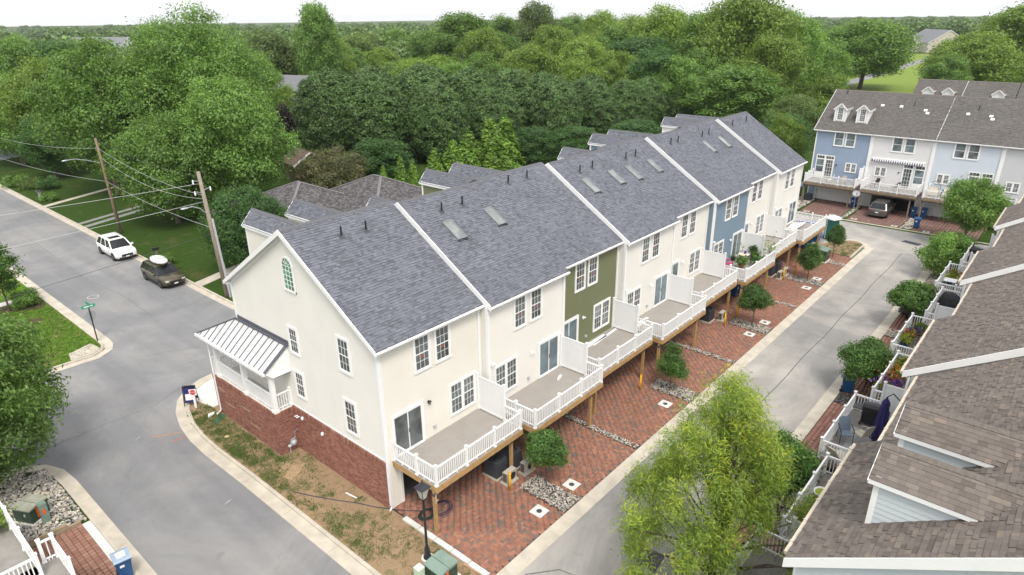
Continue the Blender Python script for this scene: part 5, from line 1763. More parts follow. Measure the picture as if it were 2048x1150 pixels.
p2 = upole('wooden utility pole with cutouts and grey conduit beside the gable', 7.6, 29.7, 10.3, -.5, (-1.75, 7.8), .17)
part('conduit', MB().cyl((.10, -.22, 0), (-.18, -.2, 6.6), .09, 8), conduit, p2)
part('conduit', MB().cyl((.28, -.16, 0), (.05, -.16, 3.0), .06, 8), conduit, p2)
for z, s in ((9.7, -1), (9.0, 1), (8.85, -1)):
    part('bracket', MB().bar((-.46, 0, z - .15), (-.46 + s * .55, -.1, z), .05, .05), galv, p2)
    part('insulator', MB().lathe((-.46 + s * .6, -.1, z - .12), [(.03, -.14), (.07, -.08), (.04, -.02), (.07, .04), (.04, .10), (.06, .16), (.02, .2)], 8), paper, p2)
wire_m = M('pale_wire', (.45, .45, .45), .5, .05, 5)
wire_d = M('dark_wire', (.06, .06, .06), .5, .05, 5)
def wire(label, a, b, sag, r=.014, m=None):
    a, b = Vector(a), Vector(b)
    pts = []
    for i in range(17):
        k = i / 16
        p = a.lerp(b, k)
        p.z -= sag * 4 * k * (1 - k)
        pts.append(p)
    solo('overhead_wire', label, 'wire', MB().tube([p - a for p in pts], r, 4), m or wire_m, a)
T1 = lambda z: (8.9 - .26 * z / 10, 54.9, z)
T2 = lambda z: (7.6 - .5 * z / 10.3, 29.7, z)
wire('highest wire slung between the two utility poles', T1(9.0), T2(8.45), .55)
wire('second wire slung between the two utility poles, sagging lower', T1(8.1), T2(8.2), .95)
wire('lowest wire slung between the two utility poles', T1(5.6), T2(5.9), .35)
wire('upper wire crossing the street from the near pole to the left', T2(9.4), (-42, 52, 7.6), .6)
wire('middle wire crossing the street from the near pole to the left', T2(8.0), (-44, 36.5, 6.2), .5)
wire('dark lower wire crossing the street near the sign', T2(5.4), (-46, 24, 4.6), .3, .015, wire_d)
wire('high wire running from the far pole past the left trees', T1(9.0), (5.5, 108, 8.4), 1.4)
wire('low wire running from the far pole past the left lawn', T1(5.6), (5.5, 108, 5.4), 1.0)
wire('thin wire above the trees from near pole to far pole tip', T2(9.9), T1(9.9), .5, .012, wire_d)

ss = thing('street_sign', 'green street-name sign on dark post with octagonal sign', 'sign', (-2.27, 29.14, 0))
part('post', MB().box(-.035, .035, -.035, .035, -.1, 2.55), M('dark_green_post', (.015, .03, .022), .5, .1, 4), ss)
part('name_blade', MB().box(-.42, .42, -.012, .012, 2.56, 2.78), sign_green, ss)
part('name_blade', MB().box(-.012, .012, -.40, .40, 2.79, 2.98), sign_green, ss)
part('lettering', MB().box(-.30, .28, -.016, -.012, 2.63, 2.71), paper, ss)
oc = MB()
oc.prismy([(.38 * math.cos(rad(22.5 + 45 * k)), 1.95 + .38 * math.sin(rad(22.5 + 45 * k))) for k in range(8)], .036, .046)
ocs = part('stop_sign_back', oc, sign_back, ss)
def text(name, s, size, m, parent, loc, rot, label=None):
    c = bpy.data.curves.new(name, 'FONT')
    c.body = s
    c.size = size
    c.align_x = 'CENTER'
    c.align_y = 'CENTER'
    c.extrude = .002
    c.materials.append(m)
    tmp = bpy.data.objects.new(name, c)
    COL.objects.link(tmp)
    dg = bpy.context.evaluated_depsgraph_get()
    me = bpy.data.meshes.new_from_object(tmp.evaluated_get(dg))
    bpy.data.objects.remove(tmp)
    o = link(name, me, parent, loc)
    o.rotation_euler = rot
    return o
part('sign_face', MB().prismy([(.37 * math.cos(rad(22.5 + 45 * k)), 1.95 + .37 * math.sin(rad(22.5 + 45 * k))) for k in range(8)], .047, .049), red_m, ocs)
text('lettering', 'STOP', .26, paper, ocs, (0, .051, 1.95), (rad(90), 0, rad(180)))
sp = thing('site_sign', 'small red octagonal STOP sign on a white post by the kerb', 'sign', (-1.80, 15.35, 0), rad(-38))
part('post', MB().box(-.055, .055, -.055, .055, -.1, 1.15), white, sp)
part('sign_board', MB().box(-.2, .2, -.07, -.056, .84, 1.24), paper, sp)
so = part('sign_face', MB().prismy([(.17 * math.cos(rad(22.5 + 45 * k)), 1.04 + .17 * math.sin(rad(22.5 + 45 * k))) for k in range(8)], -.076, -.071), red_m, sp)
text('lettering', 'STOP', .13, paper, so, (0, -.078, 1.04), (rad(90), 0, 0))
af = thing('sandwich_board', 'dark A-frame sign board behind the small red sign', 'sign', (-1.75, 16.0, 0), rad(-38))
for s in (-1, 1):
    part('frame', MB().bar((-.33, s * .28, 0), (-.33, s * .03, 1.15), .04, .04).bar((.33, s * .28, 0), (.33, s * .03, 1.15), .04, .04).bar((-.33, s * .03, 1.15), (.33, s * .03, 1.15), .04, .04), black, af)
    pnl = MB().add([(-.3, s * .24, .18), (.3, s * .24, .18), (.3, s * .05, 1.08), (-.3, s * .05, 1.08)], [(0, 1, 2, 3)])
    po = part('board', pnl, navy, af)
    part('print', MB().add([(-.22, s * .215 - .006, .34), (.2, s * .215 - .006, .34), (.2, s * .14 - .006, .70), (-.22, s * .14 - .006, .70)], [(0, 1, 2, 3)]), paper, po)

lp = thing('lamp_post', 'black lantern lamp post at the corner of the first deck', 'street lamp', (-.97, -3.47, 0))
part('post', MB().lathe((0, 0, 0), [(.17, -.05), (.17, .12), (.12, .18), (.11, .5), (.07, .6), (.055, .7), (.05, 3.0), (.07, 3.02), (.05, 3.08)], 12), dark_metal, lp, True)
lh = part('lantern', MB().add([(-.26, -.26, 3.62), (.26, -.26, 3.62), (.26, .26, 3.62), (-.26, .26, 3.62), (-.06, -.06, 3.80), (.06, -.06, 3.80), (.06, .06, 3.80), (-.06, .06, 3.80)], [(3, 2, 1, 0), (0, 1, 5, 4), (1, 2, 6, 5), (2, 3, 7, 6), (3, 0, 4, 7), (4, 5, 6, 7)]).lathe((0, 0, 3.80), [(.06, 0), (.07, .04), (.03, .08), (.035, .12), (.005, .17)], 8).box(-.11, .11, -.11, .11, 3.04, 3.10), dark_metal, lp)
gl_ = MB()
b_, t_ = .10, .20
gl_.add([(-b_, -b_, 3.1), (b_, -b_, 3.1), (b_, b_, 3.1), (-b_, b_, 3.1), (-t_, -t_, 3.62), (t_, -t_, 3.62), (t_, t_, 3.62), (-t_, t_, 3.62)], [(0, 1, 5, 4), (1, 2, 6, 5), (2, 3, 7, 6), (3, 0, 4, 7)])
part('lantern_glass', gl_, frost, lh)
cg = MB()
for sx, sy in ((-1, -1), (1, -1), (1, 1), (-1, 1)):
    cg.bar((sx * b_, sy * b_, 3.1), (sx * t_, sy * t_, 3.62), .025, .025)
part('lantern_bars', cg, dark_metal, lh)
part('footing', MB().lathe((0, 0, 0), [(.26, -.1), (.26, .03)], 16), concrete_w, lp)

def cabinet(label, loc, rz, w, d, h, lidm=None):
    t = thing('transformer_cabinet', label, 'transformer', loc, rz)
    part('pad', MB().box(-w / 2 - .1, w / 2 + .1, -d / 2 - .1, d / 2 + .1, -.1, .06), concrete_w, t)
    part('case', MB().box(-w / 2, w / 2, -d / 2, d / 2, .06, h - .05).box(-.02, .02, -d / 2 - .012, -d / 2, .1, h - .1), tr_green, t)
    part('lid', MB().prismx([(-d / 2 - .04, h - .09), (d / 2 + .04, h - .05), (d / 2 + .04, h + .03), (-.02, h + .05), (-d / 2 - .04, h - .02)], -w / 2 - .04, w / 2 + .04), lidm or tr_green_top, t)
    part('lid_seam', MB().box(-w / 2 - .04, w / 2 + .04, -.03, -.015, h + .035, h + .056), tr_green, t)
    part('latch', MB().box(.12, .2, -d / 2 - .03, -d / 2, h * .5, h * .5 + .12), conduit, t)
    part('warning_label', MB().box(w / 2, w / 2 + .006, -.15, -.03, .18, h - .12), orange, t)
    return t
cabinet('green transformer cabinet with orange label at the photo\'s bottom edge', (-1.29, -4.65, 0), -math.pi / 2, .92, .9, .75)
cabinet('weathered green transformer cabinet on the stone bed at left', (-10.85, 12.0, 0), rad(-62), .95, .9, .82, M('sun_bleached_green_steel', (.30, .31, .25), .6, .2, 3))
cabinet('dark green cabinet at the far end of the near row', (46.6, -4.15, 0), 0, 1.15, 1.0, 1.1)
def pedestal(label, loc, m, h=.85, lbl=False):
    t = thing('utility_pedestal', label, 'utility box', loc)
    mb = MB()
    for i in range(6):
        mb.box(-.15, .15, -.15, .15, i * h / 6, (i + .8) * h / 6).box(-.135, .135, -.135, .135, (i + .8) * h / 6, (i + 1) * h / 6)
    part('ribbed_case', mb, m, t)
    part('cap', MB().box(-.16, .16, -.16, .16, h, h + .06).box(-.12, .12, -.12, .12, h + .06, h + .10), m if m is not ped_green else concrete_w, t)
    if lbl:
        part('label', MB().box(-.07, .05, -.158, -.151, h * .55, h * .8), orange, t)
    return t
pedestal('pale green ribbed pedestal beside the bottom transformer', (-2.08, -4.25, 0), ped_green, .8)
pedestal('dark green marker pedestal in front of the left cabinet', (-10.55, 11.2, 0), tr_green_top, .95, True)
pedestal('pale pedestal behind the cabinet at the row\'s far end', (46.9, -3.2, 0), ped_green, 1.3)
fr = solo('marker_frame', 'thin orange marker rail right of the bottom transformer', 'marker', MB().tube([(0, 0, 0), (0, 0, .28), (.08, -.85, .28), (.08, -.85, 0)], .02, 5), M('pale_orange_paint', (.6, .33, .2), .6, .1, 5), (-.42, -5.05, 0))
for k in range(5):
    solo('edging_block', ['first pale edging block beside the downspout', 'second pale edging block along the brick driveway', 'third pale edging block along the brick driveway', 'fourth pale edging block, lying by the lamp post', 'last pale edging block near the alley gutter'][k], 'kerb block',
         MB().box(-.21, .04, -.98, 0, -.1, .075 - .02 * (k == 4)), concrete_w, (.03, -.95 - k * 1.02, 0), 0, 'edging blocks along the brick apron')

# ------------------------------------------------------------------ yard equipment under the main decks
def ac(label, loc, s=.82, h=.95):
    t = thing('condenser_unit', label, 'air conditioner', loc)
    part('pad', MB().box(-s / 2 - .08, s / 2 + .08, -s / 2 - .08, s / 2 + .08, 0, .07), concrete, t)
    mb = MB().box(-s / 2, s / 2, -s / 2, s / 2, .08, h - .06)
    for i in range(12):
        a = -s / 2 + s * (i + .25) / 12
        for q in (0, 1):
            mb.box(a, a + s * .035, -s / 2 - .012, -s / 2, .14, h - .12) if q == 0 else mb.box(-s / 2 - .012, -s / 2, a, a + s * .035, .14, h - .12)
    part('case', mb, ac_grey, t)
    top = MB()
    n = 20
    for k in range(n):
        a0, a1 = 2 * math.pi * k / n, 2 * math.pi * (k + 1) / n
        def sq(a):
            c, s_ = math.cos(a), math.sin(a)
            m = max(abs(c), abs(s_))
            return (c / m * (s / 2 + .015), s_ / m * (s / 2 + .015))
        q = [(sq(a0) + (h,)), (sq(a1) + (h,)), (.34 * s * 1.15 * math.cos(a1), .34 * s * 1.15 * math.sin(a1), h), (.34 * s * 1.15 * math.cos(a0), .34 * s * 1.15 * math.sin(a0), h)]
        top.add(q + [(x, y, z - .07) for x, y, z in q], [(0, 1, 2, 3), (3, 2, 6, 7), (1, 0, 4, 5)])
    part('top_panel', top, ac_grey, t)
    fan = MB().lathe((0, 0, h - .16), [(.36 * s, -.2), (.36 * s, -.01)], 20).cyl((0, 0, h - .12), (0, 0, h - .02), .09, 10)
    for k in range(4):
        a = k * math.pi / 2
        fan.add([(.08 * math.cos(a), .08 * math.sin(a), h - .10), (.30 * math.cos(a), .30 * math.sin(a), h - .12), (.30 * math.cos(a + .6), .30 * math.sin(a + .6), h - .08), (.08 * math.cos(a + .6), .08 * math.sin(a + .6), h - .08)], [(0, 1, 2, 3)])
    part('fan', fan, black, t)
    gr = MB()
    for rr in (.12, .2, .28):
        gr.tube([(rr * math.cos(2 * math.pi * k / 14), rr * math.sin(2 * math.pi * k / 14), h) for k in range(15)], .006, 4)
    part('grille', gr, ac_grey, t)
    return t
def mini(label, loc, rz=0):
    t = thing('mini_split_unit', label, 'air conditioner', loc, rz)
    part('pad', MB().box(-.42, .42, -.24, .24, 0, .09), concrete, t)
    part('case', MB().box(-.34, .34, -.15, .15, .10, .66), beige_metal, t)
    g = MB()
    for i in range(6):
        z = .16 + i * .08
        g.box(-.348, -.34, -.12, .12, z, z + .05)
    part('side_grille', g, black, t)
    part('front_grille', MB().cyl((.08, -.152, .38), (.08, -.158, .38), .2, 16), dark_metal, t)
    return t
acs = [(4.95, -1.95, 'by the first deck\'s inner post'), (5.85, -2.1, 'beside the shrub below the second deck'), (28.0, -1.9, 'below the deck before the slate blue house'), (39.9, -1.9, 'outer one of the pair beyond the slate blue house'), (40.9, -2.0, 'with dark open top beyond the slate blue house')]
for x, y, w in acs:
    ac('large charcoal air conditioner ' + w, (x, y, 0))
for x, y, w in ((4.92, -2.85, 'left of the first yellow bollard\'s post'), (6.05, -3.0, 'half hidden by the shrub'), (28.75, -2.75, 'below the deck before the slate blue house'), (39.7, -2.95, 'left of the farther yellow bollard'), (40.75, -3.0, 'right of the farther yellow bollard')):
    mini('small beige outdoor unit ' + w, (x, y, 0))
for x, y, w in ((4.49, -3.25, 'beside the first shrub'), (16.35, -3.27, 'below the deck of the green house'), (27.89, -3.35, 'third along, left of its tree'), (29.85, -3.4, 'right beside the third tree'), (39.51, -3.29, 'beyond the blue bins'), (41.5, -3.6, 'at the far end beside the last gravel bed')):
    b = thing('bollard', 'yellow steel bollard ' + w, 'bollard', (x, y, 0), 0, 'yellow bollards under the decks')
    part('pipe', MB().cyl((0, 0, -.1), (0, 0, .98), .06, 12), yellow, b, True)
    part('cap', MB().lathe((0, 0, .98), [(.06, 0), (.055, .03), (.02, .05)], 12), yellow, b, True)
    part('hole', MB().cyl((0, -.055, .82), (0, -.066, .82), .025, 8), black, b)
for k, (x, y) in enumerate(((4.21, -5.25), (6.65, -5.28), (15.9, -5.2), (27.75, -5.27), (30.35, -5.35), (38.99, -5.4), (41.6, -5.4))):
    t = thing('drain_slab', 'white square slab with round drain, ' + ['nearest one on the brick apron', 'just right of the first gravel bed', 'alone beside the second gravel bed', 'left of the third gravel bed', 'right of the third gravel bed', 'left of the fourth gravel bed', 'farthest one on the brick apron'][k], 'drain', (x, y, 0), 0, 'drain slabs on the brick apron')
    part('slab', MB().box(-.33, .33, -.33, .33, -.05, .012), concrete_w, t)
    part('cover', MB().cyl((0, 0, .0), (0, 0, .018), .13, 20), dark_metal, t)
    part('lid', MB().cyl((0, 0, .018), (0, 0, .024), .09, 16), ac_grey, t)
for k, (x, y) in enumerate(((62.5, -.3), (62.4, -2.6), (62.2, -6.6), (62.3, 2.4), (62.0, -9.6))):
    t = thing('drain_slab', 'small square drain slab on the far driveway, ' + ['left of the stone strip', 'right of the stone strip', 'before the stones by the bins', 'leftmost', 'rightmost'][k], 'drain', (x, y, 0), 0, 'drain slabs on the far driveways')
    part('slab', MB().box(-.3, .3, -.3, .3, -.05, .012), concrete, t)
    part('cover', MB().cyl((0, 0, .0), (0, 0, .018), .14, 14), dark_metal, t)
for k, (x, y) in enumerate(((12.9, -13.55), (19.2, -13.5), (32.6, -13.6), (35.2, -13.7))):
    t = thing('drain_slab', 'tan square drain slab on the right-hand paving, ' + ['nearest', 'second, by the slate chips', 'third, by grey stones', 'farthest'][k], 'drain', (x, y, 0), 0, 'drain slabs on the right-hand paving')
    part('slab', MB().box(-.3, .3, -.3, .3, -.05, .014), concrete, t)
    part('cover', MB().cyl((0, 0, .0), (0, 0, .02), .12, 14), ac_grey, t)
def grate(label, x, y, w, d, rz=0):
    t = thing('storm_drain', label, 'drain', (x, y, RZ), rz)
    part('frame', MB().box(-w / 2, w / 2, -d / 2, d / 2, -.05, .008), dark_metal, t)
    g = MB()
    for i in range(8):
        a = -w / 2 + w * (i + .2) / 8
        for j in range(4):
            c = -d / 2 + d * (j + .2) / 4
            g.box(a, a + w * .07, c, c + d * .15, .008, .014)
    part('grate', g, ac_grey, t)
grate('storm drain grate in the alley beside the yellow-green tree', 5.0, -10.6, 1.1, .7, .1)
grate('storm drain grate at the alley\'s far junction', 57.4, -9.25, 1.6, .8, 1.3)

def hose(label, loc, rr, n, m, r=.022, seed=1):
    q = random.Random(seed)
    pts = []
    for i in range(n * 14):
        a = i / 14 * 2 * math.pi
        R_ = rr * (1 + .16 * math.sin(a * .37) + q.uniform(-.02, .02))
        pts.append((R_ * math.cos(a), R_ * math.sin(a) * .8, .03 + .03 * (i / 14 % 3)))
    solo('coiled_hose', label, 'hose', MB().tube(pts, r, 5), m, loc)
hose('dark green hose coiled by the open garage', (.75, -1.55, 0), .36, 6, hose_g, .028)
hose('dark blue hose loops beside the first deck\'s corner post', (1.45, -1.75, 0), .5, 3, hose_p, .02, 4)
gp_ = [(-2.3, 4.5, .01), (-2.2, 4.3, .02), (-1.9, 3.6, .01), (-1.5, 2.8, .015), (-1.25, 2.3, .01), (-.8, 1.5, .015), (-.45, .7, .01), (-.1, .05, .02), (.3, -.6, .03), (.75, -1.2, .04)]
solo('garden_hose', 'dark hose trailing across the bare soil to the garage', 'hose', MB().tube([(x, y, z) for x, y, z in gp_], .02, 5), hose_p)
solo('pvc_pipe', 'short white plastic pipe on the bare soil', 'pipe', MB().cyl((-.05, .36, .03), (.05, -.36, .03), .03, 8), white, (-.67, 2.13, 0))
solo('rope_loop', 'loop of pale rope hung on the first deck post', 'rope', MB().tube([(.09 * math.cos(k * .7), -.10 + .02 * math.sin(k), 2.05 - .035 * k + .1 * math.sin(k * .7)) for k in range(14)], .018, 5), rope_m, (.34, -2.68, 0))
solo('fence_panel', 'green plastic strips lying by the porch downspout', 'scrap', MB().box(-.45, .45, -.12, -.04, 0, .03).box(-.4, .5, .02, .1, 0, .03).box(-.42, .4, .14, .2, .0, .04), M('green_plastic', (.05, .14, .10), .5, .1, 5), (-1.5, 13.1, 0), rad(30))
solo('paper_scrap', 'white torn paper on the soil by the porch', 'paper', MB().add([(-.3, -.1, .02), (.1, -.15, .06), (.35, .05, .02), (.0, .16, .07)], [(0, 1, 2, 3)]), paper, (-1.65, 13.9, 0), .4)
solo('paper_scrap', 'small yellow card on the grass below the porch', 'paper', MB().box(-.1, .1, -.12, .12, .02, .035), M('yellow_card', (.55, .46, .25), .8, .05, 5), (-2.1, 11.2, 0), .3)
sl_ = MB()
for i in range(14):
    sl_.box(-.7 + rnd.uniform(0, .9), -.3 + rnd.uniform(0, .9), -.5 + i * .07, -.46 + i * .07, .0, .012)
solo('straw_mat', 'frayed straw mat patch on soil by the porch corner', 'mat', MB().prism([(-.8, -.5), (.5, -.65), (.85, .1), (.3, .55), (-.6, .5)], 0, .012), M('straw', (.34, .24, .14), .95, .3, 12), (-1.4, 6.1, 0), .5)

def bin_(label, loc, rz=0, lid=None, h=1.05):
    t = thing('wheeled_bin', label, 'bin', loc, rz)
    part('body', MB().add([(-.22, -.26, .06), (.22, -.26, .06), (.22, .24, .06), (-.22, .24, .06), (-.29, -.36, h - .06), (.29, -.36, h - .06), (.29, .32, h - .06), (-.29, .32, h - .06)], [(3, 2, 1, 0), (0, 1, 5, 4), (1, 2, 6, 5), (2, 3, 7, 6), (3, 0, 4, 7), (4, 5, 6, 7)]).box(-.31, .31, -.38, .34, h - .10, h - .05), bin_blue, t)
    part('lid', MB().prismx([(-.39, h - .05), (.36, h - .05), (.36, h + .0), (.2, h + .06), (-.34, h + .04), (-.40, h - .01)], -.32, .32), lid or bin_lid, t)
    part('lid_panel', MB().box(-.16, .16, -.2, .14, h + .045, h + .066), paper if lid is None else lid, t)
    part('mark', MB().box(-.14, .02, -.352, -.335, h * .68, h * .78), paper, t)
    for s in (-1, 1):
        part('wheel', MB().cyl((s * .2, .28, .11), (s * .27, .28, .11), .11, 12), rubber, t)
    part('handle', MB().bar((-.26, .40, h - .08), (.26, .40, h - .08), .03, .03), bin_blue, t)
    return t
bin_('blue wheeled bin with pale lid at the lower left', (-9.5, 5.15, 0), rad(-8))
bin_('blue bin with bright blue lid under the slate blue house', (34.5, -1.6, 0), .1, dump_blue)
bin_('blue bin beside the bright-lidded one under the deck', (33.6, -1.5, 0), .1, bin_blue)
bin_('blue bin behind the second right-hand tree', (24.0, -12.75, 0), .1, bin_blue)
bin_('blue bin standing out on the far driveway stones', (62.9, -8.5, 0), -1.5, bin_blue)
bin_('blue bin beside the closed third far garage', (67.5, -8.2, 0), -1.5, bin_blue)
bin_('blue bin between the first two far garages', (67.4, -1.1, 0), -1.5, bin_blue)
bin_('blue bin right of the open far garage', (67.2, -7.3, 0), -1.5, bin_blue)

# dumpster, portable toilet, satellite dishes
dt = thing('dumpster', 'blue open-top dumpster behind the last deck', 'dumpster', (51.2, -1.2, 0), rad(12))
db = MB()
L_, W_, H_ = 2.2, 1.15, 1.35
db.box(-L_, L_, -W_, -W_ + .08, .15, H_).box(-L_, L_, W_ - .08, W_, .15, H_).box(-L_, -L_ + .08, -W_, W_, .15, H_).box(L_ - .08, L_, -W_, W_, .15, H_).box(-L_, L_, -W_, W_, .1, .2)
part('box', db, dump_blue, dt)
rbm_ = MB()
for i in range(7):
    x = -L_ + .2 + i * .66
    rbm_.box(x - .05, x + .05, -W_ - .07, -W_, .15, H_ - .05).box(x - .05, x + .05, W_, W_ + .07, .15, H_ - .05)
part('rib', rbm_, dump_blue, dt)
part('rim', MB().box(-L_ - .05, L_ + .05, -W_ - .08, -W_ + .1, H_, H_ + .1).box(-L_ - .05, L_ + .05, W_ - .1, W_ + .08, H_, H_ + .1).box(-L_ - .05, -L_ + .1, -W_, W_, H_, H_ + .1).box(L_ - .1, L_ + .05, -W_, W_, H_, H_ + .1), M('bright_blue_rim', (.02, .17, .55), .45, .1, 4), dt)
part('decal', MB().box(-.6, -.2, -W_ - .078, -W_ - .07, .85, 1.1).box(.4, .7, -W_ - .078, -W_ - .07, .8, 1.1), paper, dt)
solo('debris_pile', 'white plastic and scrap filling the blue dumpster', 'debris', MB().add([(-1.9, -.9, .9), (-.5, -1, 1.25), (.8, -.9, 1.0), (1.9, -.6, 1.1), (1.8, .9, .95), (.2, .8, 1.3), (-1.2, .9, 1.15), (0, 0, 1.38)], [(0, 1, 7), (1, 2, 7), (2, 3, 7), (3, 4, 7), (4, 5, 7), (5, 6, 7), (6, 0, 7)]), paper, (51.2, -1.2, 0), rad(12))
pt = thing('portable_toilet', 'dark green portable toilet with white domed roof', 'portable toilet', (53.9, -2.7, -.05), rad(20))
part('cabin', MB().box(-.55, .55, -.55, .55, .1, 2.0), porta_green, pt)
part('door', MB().box(-.42, .42, -.57, -.55, .2, 1.9), porta_green, pt)
part('corner_trim', MB().box(-.58, -.52, -.585, -.53, .1, 2.0).box(.52, .58, -.585, -.53, .1, 2.0).box(-.585, -.53, .52, .58, .1, 2.0), conduit, pt)
part('roof', MB().lathe((0, 0, 2.0), [(.80, 0), (.82, .06), (.66, .22), (.35, .32), (.05, .35)], 4), paper, pt)
part('skid', MB().box(-.6, .6, -.6, .6, 0, .1), black, pt)
def dish(label, loc, rz, tilt=35, r=.36, m=None, logo=False, ph=2.0):
    t = thing('satellite_dish', label, 'satellite dish', loc, rz)
    d = MB()
    n = 20
    vs_, fs = [(0, 0, 0)], []
    for j in (1, 2, 3):
        for k in range(n):
            a = 2 * math.pi * k / n
            q = r * j / 3
            vs_.append((q * math.cos(a), q * math.sin(a) * .9, .18 * (j / 3) ** 2 * r))
    for k in range(n):
        fs.append((0, 1 + k, 1 + (k + 1) % n))
        for j in (0, 1):
            fs.append((1 + j * n + k, 1 + (j + 1) * n + k, 1 + (j + 1) * n + (k + 1) % n, 1 + j * n + (k + 1) % n))
    d.add(vs_, fs)
    d.add([(x, y, z - .015) for x, y, z in vs_], [tuple(reversed(f)) for f in fs])
    o = part('reflector', d, m or sign_back, t, True, loc=(0, 0, ph))
    o.rotation_euler = (rad(tilt), 0, 0)
    part('mast', MB().tube([(0, .1, 0), (0, .1, ph - .25), (0, .02, ph - .02)], .03, 6), galv, t)
    part('feed_arm', MB().tube([(0, -.2, ph - .2), (0, -.5, ph + .12)], .018, 5).box(-.05, .05, -.56, -.46, ph + .1, ph + .18), dark_metal, t)
    if logo:
        text('lettering', 'DIRECTV', .12, paper, o, (.0, -.15, .03), (0, 0, 0))
        part('logo', MB().cyl((0, .12, .008), (0, .12, .016), .06, 12), black, o)
    return t
dish('grey satellite dish beside the dark car at the lower right', (12.3, -14.25, 0), rad(115), 30, .42, logo=True)
dish('grey satellite dish by the black car on the right', (36.9, -13.5, 0), rad(115), 30, .42)
dish('pale satellite dish at the left corner of the blue house', (66.6, 4.5, 0), rad(-70), 55, .40, sign_back)
dish('pale satellite dish between the blue and off-white far houses', (65.7, -1.6, 0), rad(-70), 55, .40, sign_back)

# ------------------------------------------------------------------ deck furniture and plants
def pot(label, loc, potm, r, h, fm, n, size, spread, height, seed, name='potted_plant', fm2=None, square=False):
    t = thing(name, label, 'plant', loc)
    if square:
        part('pot', MB().box(-r, r, -r, r, 0, h), potm, t)
    else:
        part('pot', MB().lathe((0, 0, 0), [(r * .7, 0), (r, h * .9), (r * 1.08, h * .92), (r * 1.08, h), (r * .9, h)], 14), potm, t, True)
    q = np.random.RandomState(seed)
    P = q.normal(size=(n, 3)) * np.array([spread, spread, height * .3]) + np.array([0, 0, h + height * .45])
    P[:, 2] = np.maximum(P[:, 2], h * .9)
    Nn = q.normal(size=(n, 3)) + np.array([0, 0, .8])
    V, F = leaves(P, Nn, size, 2.2, q)
    mi = (q.uniform(size=n) < .28).astype(np.int32) if fm2 else None
    link('foliage', np_mesh('foliage', V, F, [fm, fm2] if fm2 else fm, mi), t)
    st_ = MB()
    for k in range(4):
        a = k * 1.6
        st_.tube([(0, 0, h * .8), (spread * .5 * math.cos(a), spread * .5 * math.sin(a), h + height * .5)], .012, 4)
    part('stem', st_, bark, t)
    return t
DZ = 2.53
DR = 2.23
pot('grassy planter with dark red base on the slate blue house deck', (33.3, -1.95, DZ), terracotta, .22, .35, leaf_mid, 260, .16, .22, .55, 31)
pot('rounded shrub pot beside the railing of the crowded deck', (34.6, -2.6, DZ), terracotta, .2, .3, leaf_deep, 300, .14, .2, .45, 32)
pot('clipped green pot plant in the middle of the crowded deck', (35.7, -2.1, DZ), black, .18, .35, leaf_small, 260, .12, .16, .4, 33)
pot('taller dark green pot plant near the clock', (36.25, -1.7, DZ), black, .2, .45, leaf_deep, 300, .12, .17, .55, 34)
pot('small potted tree at the far corner of the crowded deck', (36.35, -2.95, DZ), black, .2, .35, leaf_light, 120, .13, .28, 1.6, 35)
pot('thin twiggy grey plant by the crowded deck\'s screen', (35.5, -1.0, DZ), black, .16, .25, leaf_silver, 60, .09, .2, .9, 36)
tb_ = thing('patio_table', 'small round table with a purple jar on the crowded deck', 'table', (35.2, -1.35, DZ))
part('top', MB().lathe((0, 0, .5), [(.42, 0), (.42, .03)], 18), cushion, tb_)
part('leg', MB().cyl((0, 0, 0), (0, 0, .5), .04, 8), black, tb_)
solo('jar', 'purple jar standing on the small round table', 'jar', MB().lathe((0, 0, 0), [(.06, 0), (.1, .08), (.1, .2), (.07, .24)], 10), M('purple_glaze', (.08, .05, .22), .3, .1, 5), (35.3, -1.4, DZ + .53))
pot('dark bowl pot beside the slider of the slate blue house', (34.6, -.75, DZ), black, .2, .3, leaf_mid, 40, .09, .12, .2, 37)
ch = thing('adirondack_chair', 'pink slatted garden chair on the slate blue house deck', 'chair', (32.7, -1.05, DZ), rad(55))
part('seat', MB().add([(-.28, -.3, .38), (.28, -.3, .38), (.28, .25, .26), (-.28, .25, .26), (-.28, -.3, .35), (.28, -.3, .35), (.28, .25, .23), (-.28, .25, .23)], [(0, 1, 2, 3), (7, 6, 5, 4), (0, 4, 5, 1), (1, 5, 6, 2), (2, 6, 7, 3), (3, 7, 4, 0)]), pink, ch)
for i in range(6):
    x = -.25 + i * .1
    part('back_slat', MB().bar((x, .22, .28), (x * 1.25, .52, 1.05 - abs(i - 2.5) * .05), .085, .02, up=(0, 1, .3)), pink, ch)
for s in (-1, 1):
    part('armrest', MB().box(s * .34 - .07, s * .34 + .07, -.38, .36, .56, .59), pink, ch)
    part('leg', MB().bar((s * .3, -.28, 0), (s * .3, -.28, .56), .09, .03), pink, ch)
    part('leg', MB().bar((s * .3, .40, 0), (s * .3, -.2, .34), .03, .1), pink, ch)
ck = thing('wall_clock', 'round dark-rimmed clock hung on the white screen', 'clock', (36.6, -1.55, DZ + 1.5))
part('rim', MB().add([(-.0 - .02 * (k % 2), .17 * math.cos(2 * math.pi * (k // 2) / 16) * (1 if k % 2 == 0 else .75), .17 * math.sin(2 * math.pi * (k // 2) / 16) * (1 if k % 2 == 0 else .75)) for k in range(32)], [(2 * i, 2 * i + 1, (2 * i + 3) % 32, (2 * i + 2) % 32) for i in range(16)]), dark_metal, ck)
part('face', MB().cyl((.005, 0, 0), (-.008, 0, 0), .13, 16), paper, ck)
part('hand', MB().box(-.013, -.009, -.006, .006, 0, .09).box(-.013, -.009, 0, .07, -.006, .006), black, ck)
